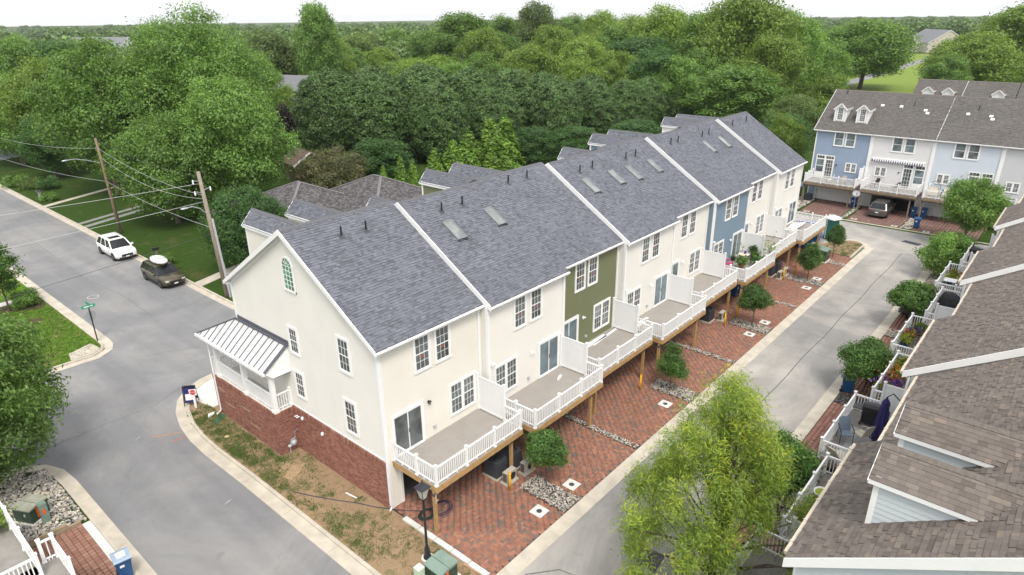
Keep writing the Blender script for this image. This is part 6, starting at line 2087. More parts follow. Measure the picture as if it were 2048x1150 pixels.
solo('wall_hanging', 'dark scrolled metal ornament below the clock', 'ornament', MB().tube([(-.02, .1 * math.sin(k * .9), .05 * k) for k in range(12)], .02, 5), dark_metal, (36.62, -1.55, DZ + .6))
solo('dust_sheet', 'crumpled white sheeting on the last deck', 'sheeting', MB().add([(-1.6, -.3, .02), (-.6, -.5, .35), (.4, -.35, .15), (1.5, -.4, .3), (1.7, .4, .02), (.5, .5, .32), (-.7, .45, .12), (-1.5, .4, .2)], [(0, 1, 6, 7), (1, 2, 5, 6), (2, 3, 4, 5)]), paper, (46.6, -1.5, DZ))

def grill(label, loc, rz, barrel=False):
    t = thing('gas_grill', label, 'grill', loc, rz)
    h = .78
    if barrel:
        part('lid', MB().add([(x, z_, y_) for x, y_, z_ in []], []).tube([(-.42, 0, .92), (.42, 0, .92)], .27, 14), black, t)
        part('chimney', MB().cyl((.3, 0, 1.1), (.3, 0, 1.45), .04, 8), black, t)
        for sx in (-1, 1):
            part('leg', MB().bar((sx * .38, -.2, 0), (sx * .36, -.12, .8), .04, .04).bar((sx * .38, .2, 0), (sx * .36, .12, .8), .04, .04), black, t)
        part('shelf', MB().box(-.42, .42, -.46, -.26, .80, .83).box(-.4, .4, -.2, .2, .28, .31), black, t)
        return t
    part('firebox', MB().box(-.36, .36, -.25, .25, .62, .86), black, t)
    part('lid', MB().prismx([(-.26, .86), (.26, .86), (.26, 1.02), (.14, 1.16), (-.12, 1.16), (-.26, 1.02)], -.37, .37), black, t)
    part('handle', MB().cyl((-.24, -.32, .98), (.24, -.32, .98), .02, 8), galv, t)
    part('cabinet', MB().box(-.34, .34, -.2, .2, .12, .60), black, t)
    for sx in (-1, 1):
        part('side_shelf', MB().box(min(sx * .37, sx * .78), max(sx * .37, sx * .78), -.24, .24, .80, .84), black, t)
        for sy in (-1, 1):
            part('leg', MB().bar((sx * .34, sy * .22, 0), (sx * .34, sy * .22, .62), .04, .04), black, t)
    part('wheel', MB().cyl((-.4, .2, .08), (-.36, .2, .08), .08, 10).cyl((.36, .2, .08), (.4, .2, .08), .08, 10), rubber, t)
    return t
grill('black gas grill with side shelves on the umbrella deck', (17.3, -15.25, DR), rad(95))
grill('black barrel grill on the deck near the big alley tree', (47.3, -15.35, DR), rad(75), True)
um = thing('patio_umbrella', 'closed navy cantilever umbrella on the right-hand deck', 'umbrella', (16.05, -15.95, DR))
ub = MB()
n = 16
prof = [(.30, .12), (.34, .35), (.27, .9), (.20, 1.5), (.15, 1.95), (.17, 2.1), (.06, 2.3), (.02, 2.42)]
vs_ = []
for j, (r, z) in enumerate(prof):
    for k in range(n):
        q = r * (1 + .22 * (1 if k % 2 else -1) * (1 - j / 8))
        vs_.append((q * math.cos(2 * math.pi * k / n), q * math.sin(2 * math.pi * k / n), z))
ub.add(vs_, [(j * n + k, j * n + (k + 1) % n, (j + 1) * n + (k + 1) % n, (j + 1) * n + k) for j in range(len(prof) - 1) for k in range(n)] + [tuple((len(prof) - 1) * n + k for k in range(n))])
part('canopy', ub, navy, um)
part('strap', MB().lathe((0, 0, 1.93), [(.18, 0), (.185, .07), (.18, .12)], 14), navy, um)
part('pole', MB().tube([(0, 0, 2.4), (.05, -.2, 2.62), (.2, -.75, 2.1), (.3, -.95, 1.0), (.3, -1.0, 0)], .03, 6), dark_metal, um)
part('base', MB().box(0, .6, -1.3, -.7, 0, .06), black, um)
def patio_chair(label, loc, rz, m, fr):
    t = thing('patio_chair', label, 'chair', loc, rz)
    part('seat', MB().box(-.26, .26, -.26, .24, .40, .44), m, t)
    part('backrest', MB().add([(-.26, .22, .44), (.26, .22, .44), (.25, .40, 1.0), (.12, .42, 1.06), (-.12, .42, 1.06), (-.25, .40, 1.0), (-.26, .25, .44), (.26, .25, .44), (.25, .43, 1.0), (.12, .45, 1.06), (-.12, .45, 1.06), (-.25, .43, 1.0)], [(0, 1, 2, 3, 4, 5), (11, 10, 9, 8, 7, 6), (0, 5, 11, 6), (1, 7, 8, 2), (2, 8, 9, 3), (3, 9, 10, 4), (4, 10, 11, 5)]), m, t)
    for s in (-1, 1):
        part('armrest', MB().tube([(s * .29, .3, .72), (s * .3, -.1, .68), (s * .29, -.28, .6)], .02, 5), fr, t)
        for y in (-.25, .25):
            part('leg', MB().tube([(s * .27, y, .66 if y < 0 else .42), (s * .28, y * 1.15, 0)], .016, 5), fr, t)
    return t
patio_chair('beige sling chair beside the closed navy umbrella', (15.55, -15.35, DR), rad(150), beige_fab, beige_metal)
patio_chair('blue-grey mesh chair by the railing of the umbrella deck', (15.15, -14.75, DR), rad(-60), M('blue_grey_mesh', (.16, .21, .26), .7, .1, 20), dark_metal)
sg = thing('lounge_chair', 'folding lounge chair with navy stripe near the screen', 'chair', (13.2, -14.95, DR), rad(65))
part('seat', MB().bar((0, -.55, .32), (0, .1, .30), .55, .04), cushion, sg)
part('backrest', MB().bar((0, .1, .32), (0, .55, .95), .55, .04), cushion, sg)
part('stripe', MB().bar((.12, .1, .352), (.12, .55, .98), .14, .02), navy, sg)
part('leg', MB().tube([(-.27, -.4, .32), (-.27, -.3, 0), (.27, -.3, 0), (.27, -.4, .32)], .015, 5).tube([(-.27, .1, .32), (-.27, .25, 0), (.27, .25, 0), (.27, .1, .32)], .015, 5), galv, sg)
ct = thing('side_table', 'white wire side table beside the umbrella', 'table', (16.9, -16.3, DR))
part('top', MB().lathe((0, 0, .6), [(.4, 0), (.4, .03)], 16), paper, ct)
part('leg', MB().tube([(.25, 0, .6), (.3, 0, 0)], .015, 5).tube([(-.2, .2, .6), (-.25, .25, 0)], .015, 5).tube([(-.2, -.2, .6), (-.25, -.25, 0)], .015, 5), galv, ct)
rg = solo('outdoor_rug', 'pale grey outdoor rug under the umbrella deck furniture', 'rug', MB().box(-1.5, 1.5, -1.0, 1.0, 0, .012), M('pale_grey_rug', (.33, .33, .33), .95, .25, 8), (15.2, -15.8, DR), .06)
bw_ = thing('bowl_planter', 'white bowl of yellow-orange flowers on the lower right deck', 'planter', (9.55, -15.4, DR))
part('pedestal', MB().lathe((0, 0, 0), [(.16, 0), (.08, .1), (.07, .6), (.12, .68)], 12), paper, bw_, True)
part('bowl', MB().lathe((0, 0, .68), [(.1, 0), (.30, .12), (.33, .2), (.30, .2), (.27, .16)], 18), paper, bw_, True)
part('petals', MB().lathe((0, 0, .84), [(.27, 0), (.14, .03), (.02, .05)], 14), petal_y, bw_)
pot('feathery green plant beside the white bowl planter', (9.3, -15.35, DR), black, .15, .25, leaf_yg, 150, .14, .2, .5, 41)
for k, (x, y, f1, f2, lb) in enumerate(((20.3, -15.15, petal_y, petal_v, 'yellow-green bedding plant nearest the umbrella'), (21.3, -15.25, petal_v, petal_r, 'purple and red flowers beside the white screen'), (21.9, -15.15, leaf_mid, petal_r, 'orange-red geranium pot on the flower deck'), (22.7, -15.25, petal_y, petal_r, 'large yellow-green planter in the middle of flowers'), (23.6, -15.3, petal_y, leaf_mid, 'tall yellow-green planter beyond the others'), (24.15, -15.3, leaf_mid, petal_r, 'dark red flowers at the end of the flower deck'))):
    pot(lb, (x, y, DR), terracotta, .2, .3, f1, 330, .13, .26, .5, 50 + k, fm2=f2)
for k, (x, y, f1, f2, lb, pm) in enumerate(((27.3, -14.6, petal_y, leaf_light, 'lime green plant at the rail of the blue pot deck', bin_blue), (28.2, -14.6, petal_r, leaf_mid, 'orange flowers in a blue pot at the rail', bin_blue), (29.0, -14.75, petal_v, leaf_mid, 'purple flowers in a blue pot', bin_blue), (29.7, -14.95, leaf_mid, petal_y, 'leafy planter at the far end of the blue pot deck', terracotta), (40.6, -14.75, petal_y, leaf_mid, 'blue pot with yellow flowers on the small-table deck', bin_blue), (41.6, -14.85, leaf_mid, petal_r, 'bright blue pot at the far end of the small-table deck', dump_blue))):
    pot(lb, (x, y, DR), pm, .22, .36, f1, 240, .12, .2, .45, 60 + k, fm2=f2)
st2 = thing('patio_table', 'small white square table on the blue planter deck', 'table', (39.4, -14.9, DR))
part('top', MB().box(-.4, .4, -.4, .4, .68, .72), paper, st2)
for sx in (-1, 1):
    for sy in (-1, 1):
        part('leg', MB().bar((sx * .34, sy * .34, 0), (sx * .34, sy * .34, .68), .04, .04), dark_metal, st2)
cv = MB()
n = 14
vs_ = []
for r, z, sh_ in ((.62, 0, 0), (.66, .2, 0), (.6, .7, .02), (.5, 1.0, .08), (.32, 1.22, .2), (.06, 1.3, .26)):
    for k in range(n):
        a = 2 * math.pi * k / n
        vs_.append((r * 1.35 * math.cos(a) * (1 + .07 * math.sin(3 * a)) + sh_, r * .8 * math.sin(a) * (1 + .1 * math.sin(4 * a + 1)), z))
cv.add(vs_, [(j * n + k, j * n + (k + 1) % n, (j + 1) * n + (k + 1) % n, (j + 1) * n + k) for j in range(5) for k in range(n)] + [tuple(5 * n + k for k in range(n))])
solo('covered_grill', 'grill under a draped black cover on the right-hand deck', 'grill', cv, cover_m, (35.0, -15.75, DR), rad(60))
for k, (x, y, rz_, m, lb) in enumerate(((66.6, 1.7, 200, cushion, 'beige chair on the blue far house deck'), (67.2, .4, 120, cushion, 'second beige chair on the blue far house deck, by the rail'), (67.5, -2.9, 240, wicker, 'dark wicker chair left of the far french door'), (67.3, -5.0, 150, wicker, 'dark wicker chair before the far french door'))):
    patio_chair(lb, (x, y, DZ), rad(rz_), m, dark_metal)
so_ = thing('sofa', 'cream outdoor sofa on the light blue far house deck', 'sofa', (67.6, -10.3, DZ), -math.pi / 2)
part('seat', MB().box(-.8, .8, -.4, .4, .1, .42), cushion, so_)
part('backrest', MB().box(-.8, .8, .3, .5, .42, .9), cushion, so_)
part('armrest', MB().box(-.92, -.8, -.4, .5, .1, .62).box(.8, .92, -.4, .5, .1, .62), wicker, so_)
eg = thing('wicker_chair', 'round hooded wicker chair with cream cushions, far deck', 'chair', (67.4, -8.6, DZ), -math.pi / 2)
eb = MB()
vs_ = [(.6 * math.cos(a), .35 + .5 * math.sin(b_) * .6 - .2, .75 + .75 * math.sin(a)) for b_ in (0, .5, 1.0) for a in [math.pi * k / 10 for k in range(11)]]
eb.add(vs_, [(j * 11 + k, j * 11 + k + 1, (j + 1) * 11 + k + 1, (j + 1) * 11 + k) for j in range(2) for k in range(10)])
part('hood', eb, wicker, eg)
part('cushion', MB().box(-.5, .5, -.3, .4, .1, .5).box(-.4, .4, .25, .45, .5, .9), cushion, eg)
solo('folded_umbrella', 'closed lime green umbrella on the grey far house deck', 'umbrella', MB().lathe((0, 0, 0), [(.03, 0), (.03, .5), (.16, .6), (.10, 1.6), (.03, 2.3)], 10), M('lime_fabric', (.5, .58, .22), .8, .1, 6), (66.8, -17.4, DZ))
solo('folded_umbrella', 'closed turquoise umbrella beside the light blue far door', 'umbrella', MB().lathe((0, 0, 0), [(.03, 0), (.03, .4), (.15, .5), (.10, 1.5), (.03, 2.1)], 10), M('turquoise_fabric', (.25, .5, .52), .8, .1, 6), (68.2, -11.1, DZ))
ac('dark air conditioner left of the blue house garage', (67.3, 4.0, 0), .8, .8)

# left-hand deck corner, timber edging, garden things by the street
t = thing('raised_deck', 'white deck railing at the lower left corner, cut by the frame', 'deck', (-12.0, 0, 0))
part('deck_floor', MB().box(-4, -.02, 4.2, 10.5, 2.45, 2.52), deck_old, t)
part('deck_frame', MB().box(-4, .0, 4.15, 10.5, 2.2, 2.44), wood_old, t)
part('support_post', MB().box(-.2, -.06, 4.3, 4.44, -.05, 2.2).box(-.2, -.06, 10.2, 10.34, -.05, 2.2), wood_old, t)
for y in (4.3, 6.3, 8.0, 9.6):
    rpost(t, -.08, y, 2.52)
for a, b in ((4.36, 6.24), (6.36, 7.94), (8.06, 9.54)):
    rail(t, (-.08, a), (-.08, b), 2.52)
rail(t, (-.14, 4.3), (-1.9, 4.3), 2.52)
t2 = thing('raised_deck', 'lower left deck corner with two white posts by the paving', 'deck', (-11.5, 0, 0))
part('deck_floor', MB().box(-3, .2, -2, 5.05, 2.45, 2.52), deck_old, t2)
part('deck_frame', MB().box(-3, .22, -2, 5.1, 2.2, 2.44), wood_old, t2)
part('support_post', MB().box(.0, .14, 4.8, 4.94, -.05, 2.2), wood_old, t2)
for x, y in ((.12, 4.98), (-.3, 5.0), (.12, 3.2)):
    rpost(t2, x, y, 2.52)
rail(t2, (.06, 4.98), (-.24, 5.0), 2.52)
rail(t2, (.12, 4.92), (.12, 3.26), 2.52)
tmb = thing('timber_edging', 'weathered timber retaining edge below the stone bed', 'edging', (-9.6, 9.85, 0))
for k, (a, b, z) in enumerate(((0, -1.0, 0), (-1.03, -2.1, 0), (-2.13, -3.2, 0), (-.5, -1.7, .14), (-1.73, -2.9, .14))):
    part('timber', MB().box(b, a, -.02 + .22 * (a / -3.2), .13 + .22 * (a / -3.2), -.05 + z, .13 + z), tan_stone, tmb)
pot('bright green shrub in the lower left deck corner', (-12.6, 8.3, 2.52), terracotta, .25, .3, leaf_light, 500, .15, .3, .6, 71)
for k, (x, y, h, m, lb) in enumerate(((7.85, 90.3, 1.1, paper, 'white mailbox with dark top at the far left lawn'), (7.75, 43.2, 1.15, black, 'black mailbox by the kerb behind the bronze wagon'))):
    t = thing('mailbox', lb, 'mailbox', (x, y, 0))
    part('post', MB().box(-.05, .05, -.05, .05, -.1, h - .1), m if k == 0 else wood_old, t)
    part('box', MB().box(-.28, .28, -.12, .12, h - .12, h + .05).tube([(-.28, 0, h + .04), (.28, 0, h + .04)], .12, 10), black, t)
yl = thing('yard_lantern', 'short yard lantern on grey pedestal by the far lawn', 'lamp', (8.06, 78.0, 0))
part('post', MB().box(-.12, .12, -.12, .12, -.05, .9), conduit, yl)
part('cap', MB().add([(-.35, -.35, 1.15), (.35, -.35, 1.15), (.35, .35, 1.15), (-.35, .35, 1.15), (0, 0, 1.35)], [(0, 1, 4), (1, 2, 4), (2, 3, 4), (3, 0, 4), (3, 2, 1, 0)]), dark_metal, yl)
part('glass', MB().box(-.13, .13, -.13, .13, .9, 1.15), frost, yl)
for k, (x, y) in enumerate(((9.6, 6.0), (10.2, 7.1))):
    pass

# ------------------------------------------------------------------ trees and shrubs
# hero trees
ylob = []
pr_y = np.random.RandomState(4)
for i in range(52):                                  # upright spires at the limb ends, narrowing to the tip
    z = 1.9 + 7.1 * (i / 51) ** 1.2
    env = 4.7 * max(.05, 1 - max(0, (z - 2.4) / 7.2)) ** .95
    a = i * 2.399 + pr_y.uniform(-.35, .35)
    q = env * pr_y.uniform(.5, 1.0)
    R_ = pr_y.uniform(.46, .74) * (1 - .03 * z)
    ylob.append(((math.cos(a) * q, math.sin(a) * q, z), (R_, R_, pr_y.uniform(.95, 1.6))))
for a, q, z in ((.9, 1.9, 7.2), (2.8, 1.6, 7.4), (4.6, 1.5, 7.0), (0, .0, 8.8)):
    ylob.append(((math.cos(a) * q, math.sin(a) * q, z), (.42, .42, 1.5)))
for i in range(8):
    ylob.append(((pr_y.uniform(-.7, .7), pr_y.uniform(-.7, .7), 3 + i * .6), (.6, .6, .8)))
make_tree('willow_oak', 'large yellow-green narrow-leaved tree in the right foreground', 'tree', (4.2, -13.4, 0), 10.2, 4, 2, leaf_yg, 11, ncl=4300, per=14, rc=.16, size=.10, aspect=6.0, tr=.12, lobes=ylob, droop=.1, shell=(.1, 1.15), acc=.15, accm=leaf_new, up=.3, nl=60)
llob = env_lobes(12, 9.2, 4.5, .9, 30, (.28, .40))
make_tree('zelkova_tree', 'large dark green tree at the left edge over the stone bed', 'tree', (-11.9, 16.2, 0), 8.8, 4.4, 1.2, leaf_mid, 12, ncl=2600, per=18, rc=.24, size=.20, aspect=2.6, tr=.2, lobes=llob, shell=(.6, 1.06), droop=.5)
make_tree('street_tree', 'small loose tree in the mulch bed at the left lawn', 'tree', (-4.7, 40.2, 0), 5.2, 1.7, 1.4, leaf_small, 13, ncl=260, per=14, rc=.22, size=.2, aspect=2.2, tr=.07, nlobe=9, shell=(.4, 1.1))
make_tree('shrub', 'leafy green shrub below the small tree on the left lawn', 'shrub', (-3.5, 40.3, 0), 1.2, 1.2, .05, leaf_mid, 14, ncl=240, per=14, rc=.14, size=.14, aspect=2.4, tr=.04, nlobe=7)
make_tree('shrub', 'light green shrub at the left edge beside the lawn', 'shrub', (-8.4, 34.2, 0), 2.2, 2.0, .1, leaf_light, 15, ncl=420, per=14, rc=.18, size=.17, aspect=2.2, tr=.06, nlobe=9)
make_tree('shrub', 'tall green shrub behind the left foreground tree', 'shrub', (-9.6, 28.4, 0), 3.4, 1.8, .3, leaf_mid, 16, ncl=420, per=14, rc=.2, size=.17, aspect=2.2, tr=.08, nlobe=9)

# small trees on the two aprons: two built, the rest copied
slob = [((0, 0, 2.0), (.72, .72, .62)), ((.45, .2, 1.75), (.5, .5, .45)), ((-.45, .1, 1.85), (.5, .5, .48)), ((.1, -.45, 1.8), (.5, .5, .45)), ((-.1, .45, 2.2), (.45, .45, .42)), ((.15, 0, 2.5), (.42, .42, .34))]
s0 = make_tree('apron_tree', 'dense little tree in the gravel below the second deck', 'tree', (5.95, -4.3, 0), 2.9, .95, .9, leaf_small, 21, ncl=520, per=16, rc=.10, size=.115, aspect=1.9, tr=.03, lobes=slob, shell=(.45, 1.2))
s0['group'] = 'small trees along the alley'
slob2 = [((.1, 0, 1.75), (.6, .6, .7)), ((.5, .25, 1.45), (.45, .45, .5)), ((-.4, .3, 1.6), (.42, .45, .55)), ((-.1, -.5, 1.5), (.45, .45, .5)), ((.2, .1, 2.4), (.4, .4, .5)), ((-.45, -.2, 2.1), (.32, .32, .4))]
s1_ = make_tree('apron_tree', 'loose little tree in the second gravel bed, before the green house', 'tree', (17.45, -4.65, 0), 2.8, .95, .7, leaf_small, 27, ncl=430, per=15, rc=.12, size=.12, aspect=2.1, tr=.028, lobes=slob2, shell=(.3, 1.25))
s1_['group'] = 'small trees along the alley'
dup(s1_, (40.95, -4.8, 0), 3.0, 'round little tree in the fourth gravel bed of the near row', (1.05, 1.1, 1.12))
for x, y, rz_, s, lb in ((29.15, -4.85, 2.2, (1.15, 1.05, 1.1), 'round little tree in the third gravel bed of the near row'), (48.0, -4.7, 4.0, (.8, .8, 1.08), 'narrow little tree beside the green cabinet at the row\'s end')):
    dup(s0, (x, y, 0), rz_, lb, s)
mlob = [((0, 0, 2.3), (1.0, 1.0, .75)), ((.8, .2, 2.0), (.75, .7, .55)), ((-.8, .1, 2.1), (.75, .75, .6)), ((.1, -.8, 2.0), (.75, .75, .55)), ((-.1, .8, 2.3), (.7, .7, .5)), ((.3, .1, 2.85), (.6, .6, .45)), ((-.5, -.4, 2.7), (.5, .5, .45)), ((1.1, -.6, 1.7), (.5, .5, .4)), ((-1.1, .6, 1.7), (.5, .5, .4))]
m0 = make_tree('crape_myrtle', 'spreading shrubby tree beside the blue bin on the right', 'tree', (24.5, -13.5, 0), 3.3, 1.5, .9, leaf_small, 22, ncl=900, per=15, rc=.14, size=.14, aspect=1.9, tr=.045, lobes=mlob, shell=(.45, 1.25))
m0['group'] = 'shrubby trees along the right kerb'
for x, y, rz_, s, lb in ((36.0, -13.4, 1.3, 1.02, 'shrubby tree before the black car on the right'), (11.0, -13.5, 3.4, (.85, .85, 1.2), 'dark green tree behind the yellow-green foreground tree'), (51.5, -13.6, .5, .95, 'smaller shrub left of the big alley tree')):
    dup(m0, (x, y, 0), rz_, lb, s)
make_tree('crape_myrtle', 'wide shrub by the right kerb below the barrel grill deck', 'tree', (48.4, -13.2, 0), 3.9, 2.0, .3, leaf_mid, 28, ncl=800, per=14, rc=.2, size=.17, aspect=2.2, tr=.05, nlobe=13, lr=(.25, .42), shell=(.4, 1.15))['group'] = 'shrubby trees along the right kerb'
make_tree('alley_tree', 'big round tree covering the third far house deck', 'tree', (59.7, -13.2, 0), 6.3, 3.0, 1.7, leaf_mid, 23, ncl=1300, per=15, rc=.24, size=.2, aspect=2.0, tr=.12, nlobe=18, shell=(.55, 1.08))
make_tree('shrub', 'low round shrub at the corner of the blue house', 'shrub', (66.6, 6.6, 0), 1.7, 1.5, .1, leaf_deep, 24, ncl=260, per=14, rc=.18, size=.16, aspect=2, tr=.05, nlobe=8)
make_tree('shrub', 'loose shrub in front of the blue house corner hedge', 'shrub', (63.8, 8.2, 0), 1.6, 1.6, .1, leaf_mid, 25, ncl=260, per=14, rc=.18, size=.16, aspect=2, tr=.05, nlobe=8)

# the big trees beside the street
make_tree('maple_tree', 'tallest broad tree, left of centre, rising above the horizon', 'tree', (26.0, 70.0, 0), 21.9, 11.6, 2.2, leaf_mid, 31, ncl=3600, per=15, rc=.55, size=.36, aspect=2.0, tr=.42, nlobe=40, lr=(.20, .30), shell=(.6, 1.06))
make_tree('maple_tree', 'broad tree left of the tallest one, trunk showing by the lawn', 'tree', (15.6, 73.5, 0), 18.4, 7.8, 2.2, leaf_mid, 32, ncl=2400, per=15, rc=.5, size=.34, aspect=2.0, tr=.40, nlobe=28, lr=(.22, .33), shell=(.6, 1.06))
make_tree('maple_tree', 'full green tree in front of the tallest, above the far pole', 'tree', (21.3, 52.6, 0), 15.4, 7.0, 2.0, leaf_mid, 33, ncl=2400, per=15, rc=.46, size=.31, aspect=2.0, tr=.32, nlobe=30, lr=(.22, .33), shell=(.6, 1.06))
make_tree('maple_tree', 'darker low-branched tree right behind the white car\'s pole', 'tree', (14.6, 54.2, 0), 12.0, 5.6, .9, leaf_mid, 34, ncl=1700, per=15, rc=.42, size=.29, aspect=2.0, tr=.3, nlobe=24, lr=(.24, .34), shell=(.6, 1.06))
make_tree('holly_tree', 'dense dark rounded tree beside the near utility pole', 'tree', (12.6, 34.5, 0), 7.4, 3.9, .5, leaf_deep, 35, ncl=2000, per=15, rc=.24, size=.19, aspect=1.8, tr=.2, nlobe=26, lr=(.28, .38), shell=(.65, 1.05))
make_tree('shrub', 'small bush at the walk behind the black mailbox', 'shrub', (8.0, 41.6, 0), .9, .8, .02, leaf_mid, 36, ncl=130, per=14, rc=.12, size=.12, aspect=2, tr=.03, nlobe=6)

# prototypes for the wood behind
pA = make_tree('broadleaf_tree', 'x', 'tree', (0, 0, -500), 18, 8, 2.2, leaf_mid, 41, ncl=1700, per=13, rc=.6, size=.46, aspect=1.9, tr=.35, nlobe=30, lr=(.22, .33), shell=(.62, 1.06))
pB = make_tree('broadleaf_tree', 'x', 'tree', (0, 0, -500), 18, 7, 1.8, leaf_light, 42, ncl=1700, per=13, rc=.55, size=.46, aspect=1.9, tr=.35, nlobe=22, lr=(.28, .4), shell=(.62, 1.06))
pC = make_tree('broadleaf_tree', 'x', 'tree', (0, 0, -500), 20, 6.5, 2.0, leaf_deep, 43, ncl=1700, per=13, rc=.6, size=.46, aspect=1.9, tr=.35, nlobe=34, lr=(.22, .3), shell=(.6, 1.08))
pD = make_tree('broadleaf_tree', 'x', 'tree', (0, 0, -500), 20, 7, 3.0, leaf_mid, 44, ncl=1500, per=12, rc=.5, size=.44, aspect=2.2, tr=.3, nlobe=16, lr=(.24, .42), shell=(.35, 1.12), lean=.04)
pE = make_tree('broadleaf_tree', 'x', 'tree', (0, 0, -500), 17, 8.5, 2.5, leaf_light, 45, ncl=1700, per=13, rc=.5, size=.44, aspect=1.9, tr=.35, nlobe=26, lr=(.2, .36), squash=.6, shell=(.6, 1.1))
base = {'D': (pD, 20, 7.0), 'E': (pE, 17, 8.5), 'A': (pA, 18, 8.0), 'B': (pB, 18, 7.0), 'C': (pC, 20, 6.5)}
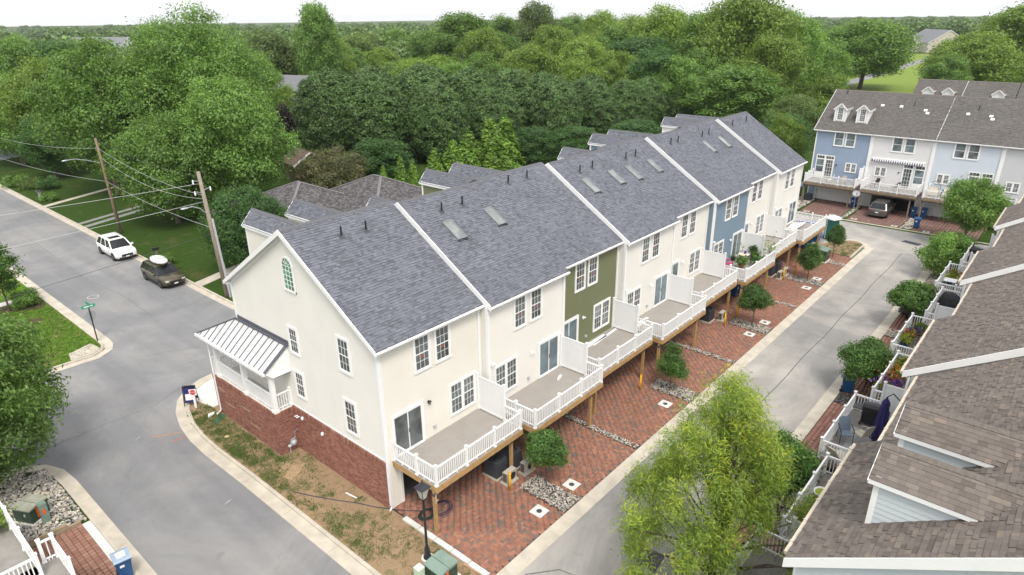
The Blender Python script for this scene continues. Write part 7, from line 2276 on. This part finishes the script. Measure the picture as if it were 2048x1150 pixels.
wood_list = [
    ('A', 17.0, 97.1, 16.4, 6.5, leaf_light, 'light green tree at the far left above the dark conifer'),
    ('B', 13.5, 106.0, 13.4, 6.2, leaf_mid, 'tree cut by the left edge below the light green crowns'),
    ('C', 43.2, 182.7, 17.5, 8.7, leaf_deep, 'dark rounded tree on the left skyline'),
    ('A', 35.8, 183.6, 18.3, 7.6, leaf_mid, 'tree at the left edge of the skyline'),
    ('C', 13.6, 90.3, 9.6, 3.9, leaf_deep, 'dark conifer-like tree beside the left lawn'),
    ('B', 71.2, 126.5, 18.3, 8.5, leaf_silver, 'pale rounded tree right of the tallest one'),
    ('C', 73.4, 111.6, 25.6, 5.2, leaf_mid, 'tall narrow tree whose tip leaves the top frame'),
    ('A', 125.6, 161.6, 16.6, 8.7, leaf_silver, 'hazy rounded crown left of the bare snag'),
    ('B', 79.0, 122.0, 14.5, 6.4, leaf_mid, 'green tree above the beige gable'),
    ('A', 145.7, 172.1, 17.7, 6.9, leaf_mid, 'small dome crown on the skyline left of centre'),
    ('B', 103.2, 127.9, 13.6, 7.3, leaf_light, 'light crown behind the hedge trees\' left end'),
    ('C', 120.3, 114.5, 23.5, 9.6, leaf_mid, 'tall green tree with pointed top left of centre'),
    ('A', 137.3, 115.8, 17.3, 8.6, leaf_mid, 'green crown beneath the pale willow'),
    ('B', 159.4, 119.8, 24.9, 8.8, leaf_silver, 'pale willow-like crown on the skyline at centre'),
    ('A', 104.8, 77.9, 15.5, 8.2, leaf_light, 'bright green crown behind the evergreens at centre'),
    ('B', 108.3, 66.4, 16.6, 6.5, leaf_light, 'yellow-green crown behind the evergreens, right of centre'),
    ('B', 91.3, 54.9, 13.6, 4.8, leaf_light, 'small light dome rising just over the evergreens'),
    ('B', 162.7, 97.9, 22.1, 8.1, leaf_light, 'yellow-lit crown on the skyline right of the willow'),
    ('A', 150.0, 79.2, 21.5, 9.2, leaf_light, 'broad crown on the skyline above the dark gap'),
    ('A', 136.9, 62.7, 23.7, 9.4, leaf_light, 'large light tree on the skyline right of centre'),
    ('C', 119.2, 57.9, 17.7, 9.6, leaf_deep, 'large dark tree behind the evergreens\' right half'),
    ('A', 126.0, 38.6, 26.2, 11.4, leaf_light, 'largest light green tree right of centre, top cut by frame'),
    ('C', 133.0, 50.2, 22.9, 8.2, leaf_mid, 'tree left of the largest light green one'),
    ('A', 137.3, 33.2, 22.0, 8.0, leaf_mid, 'tree right of the largest light green one'),
    ('C', 105.1, 30.2, 13.3, 8.4, leaf_mid, 'low full tree below the largest light green one'),
    ('B', 115.5, 18.2, 10.6, 4.9, leaf_light, 'yellow-green tree left of the blue house roof'),
    ('A', 100.6, 17.6, 8.8, 4.8, leaf_silver, 'greyish low tree left of the blue house roof'),
    ('B', 75.8, 10.6, 8.6, 2.9, leaf_light, 'slim light tree between the near row and the blue house'),
    ('C', 84.0, 13.5, 8.0, 4.2, leaf_deep, 'dark shrubby tree beside the blue house'),
    ('B', 58.5, 14.5, 5.0, 2.6, leaf_mid, 'low tree behind the last near house'),
    ('A', 208.3, 35.9, 19.8, 15.0, leaf_mid, 'wide spreading tree on the far lawn with sky gaps'),
    ('A', 176.4, 5.0, 17.0, 10.8, leaf_light, 'light tree behind the rear roofs on the right'),
    ('B', 203.3, -1.0, 23.2, 12.4, leaf_light, 'tall light tree at the top right corner'),
    ('B', 161.2, 7.2, 12.5, 5.4, leaf_mid, 'small tree just behind the rear roofs'),
    ('B', 91.0, 126.2, 14.7, 6.2, leaf_mid, 'tree behind the beige gable to its right'),
    ('A', 89.5, 78.5, 14.6, 6.0, leaf_mid, 'dark crown behind the evergreens left of centre'),
    ('B', 94.1, 96.9, 12.9, 6.8, leaf_light, 'low crown behind the evergreens\' left part'),
    ('C', 81.8, 94.6, 13.0, 6.3, leaf_mid, 'crown between the beige gable and the evergreens'),
    ('A', 28.0, 112.0, 14.5, 7.0, leaf_mid, 'tree behind the left lawn trees'),
    ('C', 40.0, 95.0, 13.0, 7.0, leaf_mid, 'dark tree filling the gap left of the purple tree'),
    ('A', 150.0, 30.0, 15.0, 7.0, leaf_mid, 'tree behind the yellow-green one left of the far lawn'),
    ('B', 96.0, 47.0, 9.5, 5.0, leaf_mid, 'low crown at the right end of the evergreens'),
    ('C', 29.5, 84.0, 15.0, 6.0, leaf_mid, 'tree in the shade behind the broad street trees'),
    ('C', 60.5, 41.0, 6.5, 4.0, leaf_deep, 'dark low tree right of the conical pair'),
    ('C', 40.0, 50.5, 6.5, 4.5, leaf_deep, 'dark low tree behind the small conical trees'),
    ('C', 67.0, 38.0, 6.0, 4.5, leaf_deep, 'dark low tree behind the near row\'s middle roofs'),
    ('C', 78.0, 34.0, 6.0, 5.0, leaf_deep, 'dark low tree behind the near row\'s last roofs'),
    ('D', 124.2, 130.9, 18.5, 7.9, leaf_mid, 'open crown far left of centre behind the hedge row'),
    ('E', 114.4, 101.9, 19.5, 7.5, leaf_light, 'flat-topped light crown left of centre on the skyline'),
    ('D', 159.8, 133.6, 22.3, 8.9, leaf_mid, 'open crown beside the pale willow, to its right'),
    ('E', 139.7, 97.8, 19.8, 8.1, leaf_light, 'layered light crown below the pale willow'),
    ('D', 186.7, 127.2, 22.2, 9.5, leaf_mid, 'distant open crown right of the pale willow'),
    ('E', 127.5, 77.9, 18.2, 7.2, leaf_light, 'layered light crown right of the bright green one'),
    ('D', 122.7, 67.7, 20.0, 6.8, leaf_mid, 'open tall crown between two skyline trees right of centre'),
    ('E', 103.7, 54.2, 15.4, 5.6, leaf_light, "layered light crown just above the hedge row's middle"),
    ('D', 106.5, 48.1, 15.8, 6.3, leaf_deep, "dark open crown above the hedge row's right part"),
    ('E', 152.7, 65.9, 19.4, 9.0, leaf_light, 'layered light crown below the large skyline tree'),
    ('D', 106.2, 42.4, 14.2, 5.7, leaf_mid, "open crown just over the hedge row's right end"),
    ('E', 115.4, 41.0, 15.8, 6.4, leaf_mid, "layered crown left of the largest light green tree's foot"),
    ('D', 180.3, 67.7, 20.3, 10.0, leaf_light, 'broad light crown behind the largest light green tree'),
    ('E', 109.2, 148.3, 17.7, 8.6, leaf_silver, 'pale layered crown behind the tall narrow tree'),
    ('D', 79.8, 116.0, 17.8, 5.7, leaf_light, 'light open crown right of the tall narrow tree'),
    ('D', 79.1, 131.8, 15.5, 7.2, leaf_silver, "pale crown behind the beige gable's ridge"),
    ('E', 56.7, 109.5, 15.5, 5.4, leaf_mid, 'crown left of the beige gable'),
    ('E', 79.9, 89.1, 14.0, 5.6, leaf_light, "layered light crown behind the hedge row's third dome"),
    ('D', 77.5, 75.0, 13.6, 5.2, leaf_mid, "open crown behind the hedge row's fifth dome"),
    ('E', 80.3, 60.1, 13.0, 4.9, leaf_silver, "pale layered crown behind the hedge row's ninth dome"),
    ('D', 113.9, 28.0, 18.1, 6.8, leaf_light, 'light crown in the foot of the largest light green tree'),
    ('A', 260.0, 60.0, 17.0, 9.0, leaf_mid, 'tree on the far lawn beyond the wide spreading one'),
    ('A', 250.0, 100.0, 20.0, 10.0, leaf_mid, 'distant tree right of the largest light green one'),
]
first = {}
for i, (k, x, y, H, rx, lm, lb) in enumerate(wood_list):
    p, h0, rx0 = base[k]
    sx = rx / rx0
    if k not in first:
        first[k] = True
        t = p
        t.location = (x, y, 0)
        t.rotation_euler = (0, 0, i * 1.7)
        t.scale = (sx, sx, H / h0)
        t['label'] = lb
    else:
        t = dup(p, (x, y, 0), i * 1.7, lb, (sx, sx, H / h0))
    t['group'] = 'trees of the wood behind'
    recrown(t, lm)

# hedge of dense evergreens
hr_ = np.random.RandomState(51)
hlob = [((0, 0, 5.3), (3.7, 3.7, 5.2))]
for i in range(70):
    cz = 1 - 1.75 * (i + .5) / 70
    q = math.sqrt(max(0, 1 - cz * cz))
    a = i * 2.399
    hlob.append(((math.cos(a) * q * 3.3, math.sin(a) * q * 3.3, 5.3 + cz * 4.7), hr_.uniform(.75, 1.15)))
hd = make_tree('evergreen_tree', 'x', 'tree', (0, 0, 0), 11, 4.3, .3, leaf_hedge, 51, ncl=5200, per=12, rc=.18, size=.22, aspect=1.7, tr=.25, lobes=hlob, shell=(.86, 1.04), up=.25)
hl = [(45.6, 69.0, 12.4), (49.5, 63.0, 11.4), (53.5, 68.5, 12.5), (57.0, 61.5, 12.0), (60.5, 63.5, 12.0), (55.5, 55.5, 10.4), (65.5, 58.5, 11.4), (64.0, 51.5, 9.8), (70.5, 54.5, 11.2), (73.5, 47.0, 10.0), (77.0, 51.5, 10.6), (82.5, 45.5, 9.6), (86.0, 49.0, 10.2), (91.5, 44.5, 8.9), (99.5, 45.5, 9.0), (106.0, 43.0, 7.8), (113.0, 41.0, 6.4)]
hn = ['leftmost', 'second', 'third', 'fourth', 'fifth', 'sixth', 'seventh', 'eighth', 'ninth', 'tenth', 'eleventh', 'twelfth', 'thirteenth', 'fourteenth', 'fifteenth', 'sixteenth', 'rightmost']
for i, (x, y, H) in enumerate(hl):
    lb = hn[i] + ' of the dense dark evergreens in the hedge row' + ('' if i in (0, 16) else ', counted from the left')
    s = H / 11 * 1.12
    if i == 0:
        hd.location = (x, y, 0)
        hd.scale = (s, s, s)
        hd['label'] = lb
        t = hd
    else:
        t = dup(hd, (x, y, 0), i * 2.1, lb, (s * rnd.uniform(1.0, 1.15), s * rnd.uniform(1.0, 1.15), s * rnd.uniform(.95, 1.06)))
    t['group'] = 'evergreen hedge row'
# conical arborvitae
def cone_tree(label, loc, H, rx, seed):
    r = np.random.RandomState(seed)
    n = 1500
    z = H * (1 - np.sqrt(r.uniform(0, 1, n))) * .97 + .15
    a = r.uniform(0, 6.283, n)
    rr = rx * (1 - z / H) ** .8 * r.uniform(.55, 1.12, n) * (1 + .18 * np.sin(a * 5 + z * 4))
    P = np.stack([rr * np.cos(a), rr * np.sin(a), z], -1)
    d = np.stack([np.cos(a), np.sin(a), np.full(n, .5)], -1)
    per = 7
    LP = np.repeat(P, per, 0) + r.normal(size=(n * per, 3)) * .09 * rx
    V, F = leaves(LP, np.repeat(d, per, 0) + r.normal(size=(n * per, 3)) * .5, .15 + .05 * rx, 2.4, r, -.6)
    t = thing('arborvitae', label, 'tree', loc, 0, 'arborvitae before the evergreens')
    part('trunk', MB().tube([(0, 0, -.1), (0, 0, H * .9)], [.1, .02], 6), bark, t)
    link('crown', np_mesh('crown', V, F, leaf_conifer), t)
    return t
c0 = cone_tree('light green conical tree nearest the grey hipped roof', (35.6, 40.9, 0), 5.6, 1.1, 61)
for x, y, H, rx, lb in ((37.9, 41.4, 4.9, .9, 'second small conical tree from the hipped roof'), (41.3, 41.2, 5.8, 1.5, 'third small conical tree from the hipped roof'), (44.4, 41.0, 6.4, 2.1, 'conical tree left of the two tallest ones'), (47.6, 41.2, 7.1, 2.3, 'bushy conical tree before the two tallest ones'), (51.4, 40.8, 8.2, 2.6, 'tallest conical tree, left of its twin'), (55.2, 41.6, 8.0, 2.5, 'conical tree right of the tallest one'), (33.9, 42.0, 4.8, .8, 'slim conical tree touching the hipped roof'), (49.4, 39.0, 6.0, 2.2, 'lower conical tree in front of the tallest pair')):
    dup(c0, (x, y, 0), x, lb, (rx / 1.1, rx / 1.1, H / 5.6))
make_tree('smoke_bush', 'wide olive-brown shrub behind the hipped roof', 'shrub', (31.8, 49.8, 0), 5.6, 4.8, .4, leaf_brown, 62, ncl=1500, per=13, rc=.3, size=.22, aspect=2.6, tr=.15, nlobe=20, lr=(.26, .36), shell=(.6, 1.08))
make_tree('purple_plum', 'dark purple-leaved tree left of the hedge row', 'tree', (43.5, 79.5, 0), 8.6, 2.8, 1.0, leaf_purple, 63, ncl=600, per=13, rc=.4, size=.3, aspect=1.9, tr=.2, nlobe=14)
make_tree('yellow_tree', 'small yellow-green tree beside the beige gable', 'tree', (52.0, 92.0, 0), 10.4, 2.6, 1.0, leaf_light, 64, ncl=500, per=13, rc=.4, size=.3, aspect=1.9, tr=.2, nlobe=14)
for k, (x, y, h, rx, m, lb) in enumerate(((9.6, 86.0, 1.2, 2.0, leaf_silver, 'silvery low bush on the far left lawn'), (8.6, 89.0, 1.4, 1.8, leaf_mid, 'green bush beside the white mailbox'), (10.8, 84.0, 1.6, 1.6, leaf_deep, 'dark bush right of the silvery one'), (8.8, 77.0, .7, .9, leaf_mid, 'small plants round the yard lantern'))):
    make_tree('shrub', lb, 'shrub', (x, y, 0), h, rx, .02, m, 70 + k, ncl=140, per=12, rc=.2, size=.2, aspect=2, tr=.05, nlobe=7)

# far woodland that reads as one mass
r = np.random.RandomState(99)
tl = env_lobes(98, 13, 6.5, 0, 12, (.35, .5))
near_t = crown_from(tl, 56, 17, 1.3, 1.05, 1.5, 97, nrm=1.1)[:2]
far_t = crown_from(tl, 52, 5, 1.2, 2.0, 1.5, 96, nrm=1.1)[:2]
pos = []
for _ in range(1500):
    a = YAW + rad(r.uniform(-44, 44))
    d = 230 + 1500 * r.uniform(0, 1) ** 1.5
    x, y = CAM.x + d * math.cos(a), CAM.y + d * math.sin(a)
    if 140 < x < 430 and -5 < y < 125:
        continue
    if any((x - bx) ** 2 + (y - by) ** 2 < br * br for bx, by, br in ((175, 470, 70), (240, 520, 75), (140, 430, 50), (330, 470, 60), (455, 62, 60))):
        continue
    th_ = math.atan2(y - CAM.y, x - CAM.x)
    if d < 520 and YAW + rad(26) < th_ < YAW + rad(44) and d > 380:
        continue
    pos.append((x, y, r.uniform(.7, 1.25), r.uniform(0, 6.28), d))
for sel, (Vt, Ft), nm, lb in ((lambda d: d < 480, near_t, 'woodland', 'woodland filling the middle distance below the horizon'), (lambda d: d >= 480, far_t, 'far_woodland', 'distant woodland fading into haze along the horizon')):
    P = np.array([p for p in pos if sel(p[4])])
    nP = len(P)
    c_, s_ = np.cos(P[:, 3])[:, None], np.sin(P[:, 3])[:, None]
    X = (Vt[None, :, 0] * c_ - Vt[None, :, 1] * s_) * P[:, 2:3] * 1.15 + P[:, 0:1]
    Y = (Vt[None, :, 0] * s_ + Vt[None, :, 1] * c_) * P[:, 2:3] * 1.15 + P[:, 1:2]
    Z = np.repeat(Vt[None, :, 2], nP, 0) * P[:, 2:3]
    VV = np.stack([X, Y, Z], -1).reshape(-1, 3)
    FF = (np.arange(nP)[:, None, None] * len(Vt) + Ft[None]).reshape(-1, 4)
    o = link(nm, np_mesh(nm, VV, FF, leaf_far))
    tag(o, lb, 'woodland', kind='stuff')
    print(nm, nP, len(FF))

# ------------------------------------------------------------------ haze: one closed box of thin air round everything
HAZE = .0001
hz = MB().box(-700, 2600, -1500, 2600, -2.5, 34)
hm = bpy.data.materials.new('haze')
hm.use_nodes = True
ht = hm.node_tree
ht.nodes.clear()
out = ht.nodes.new('ShaderNodeOutputMaterial')
pv = ht.nodes.new('ShaderNodeVolumePrincipled')
pv.inputs['Color'].default_value = (.90, .94, 1, 1)
pv.inputs['Density'].default_value = HAZE
pv.inputs['Anisotropy'].default_value = .2
ht.links.new(pv.outputs[0], out.inputs['Volume'])
o = link('haze', hz.mesh('haze', hm))
o['kind'] = 'stuff'
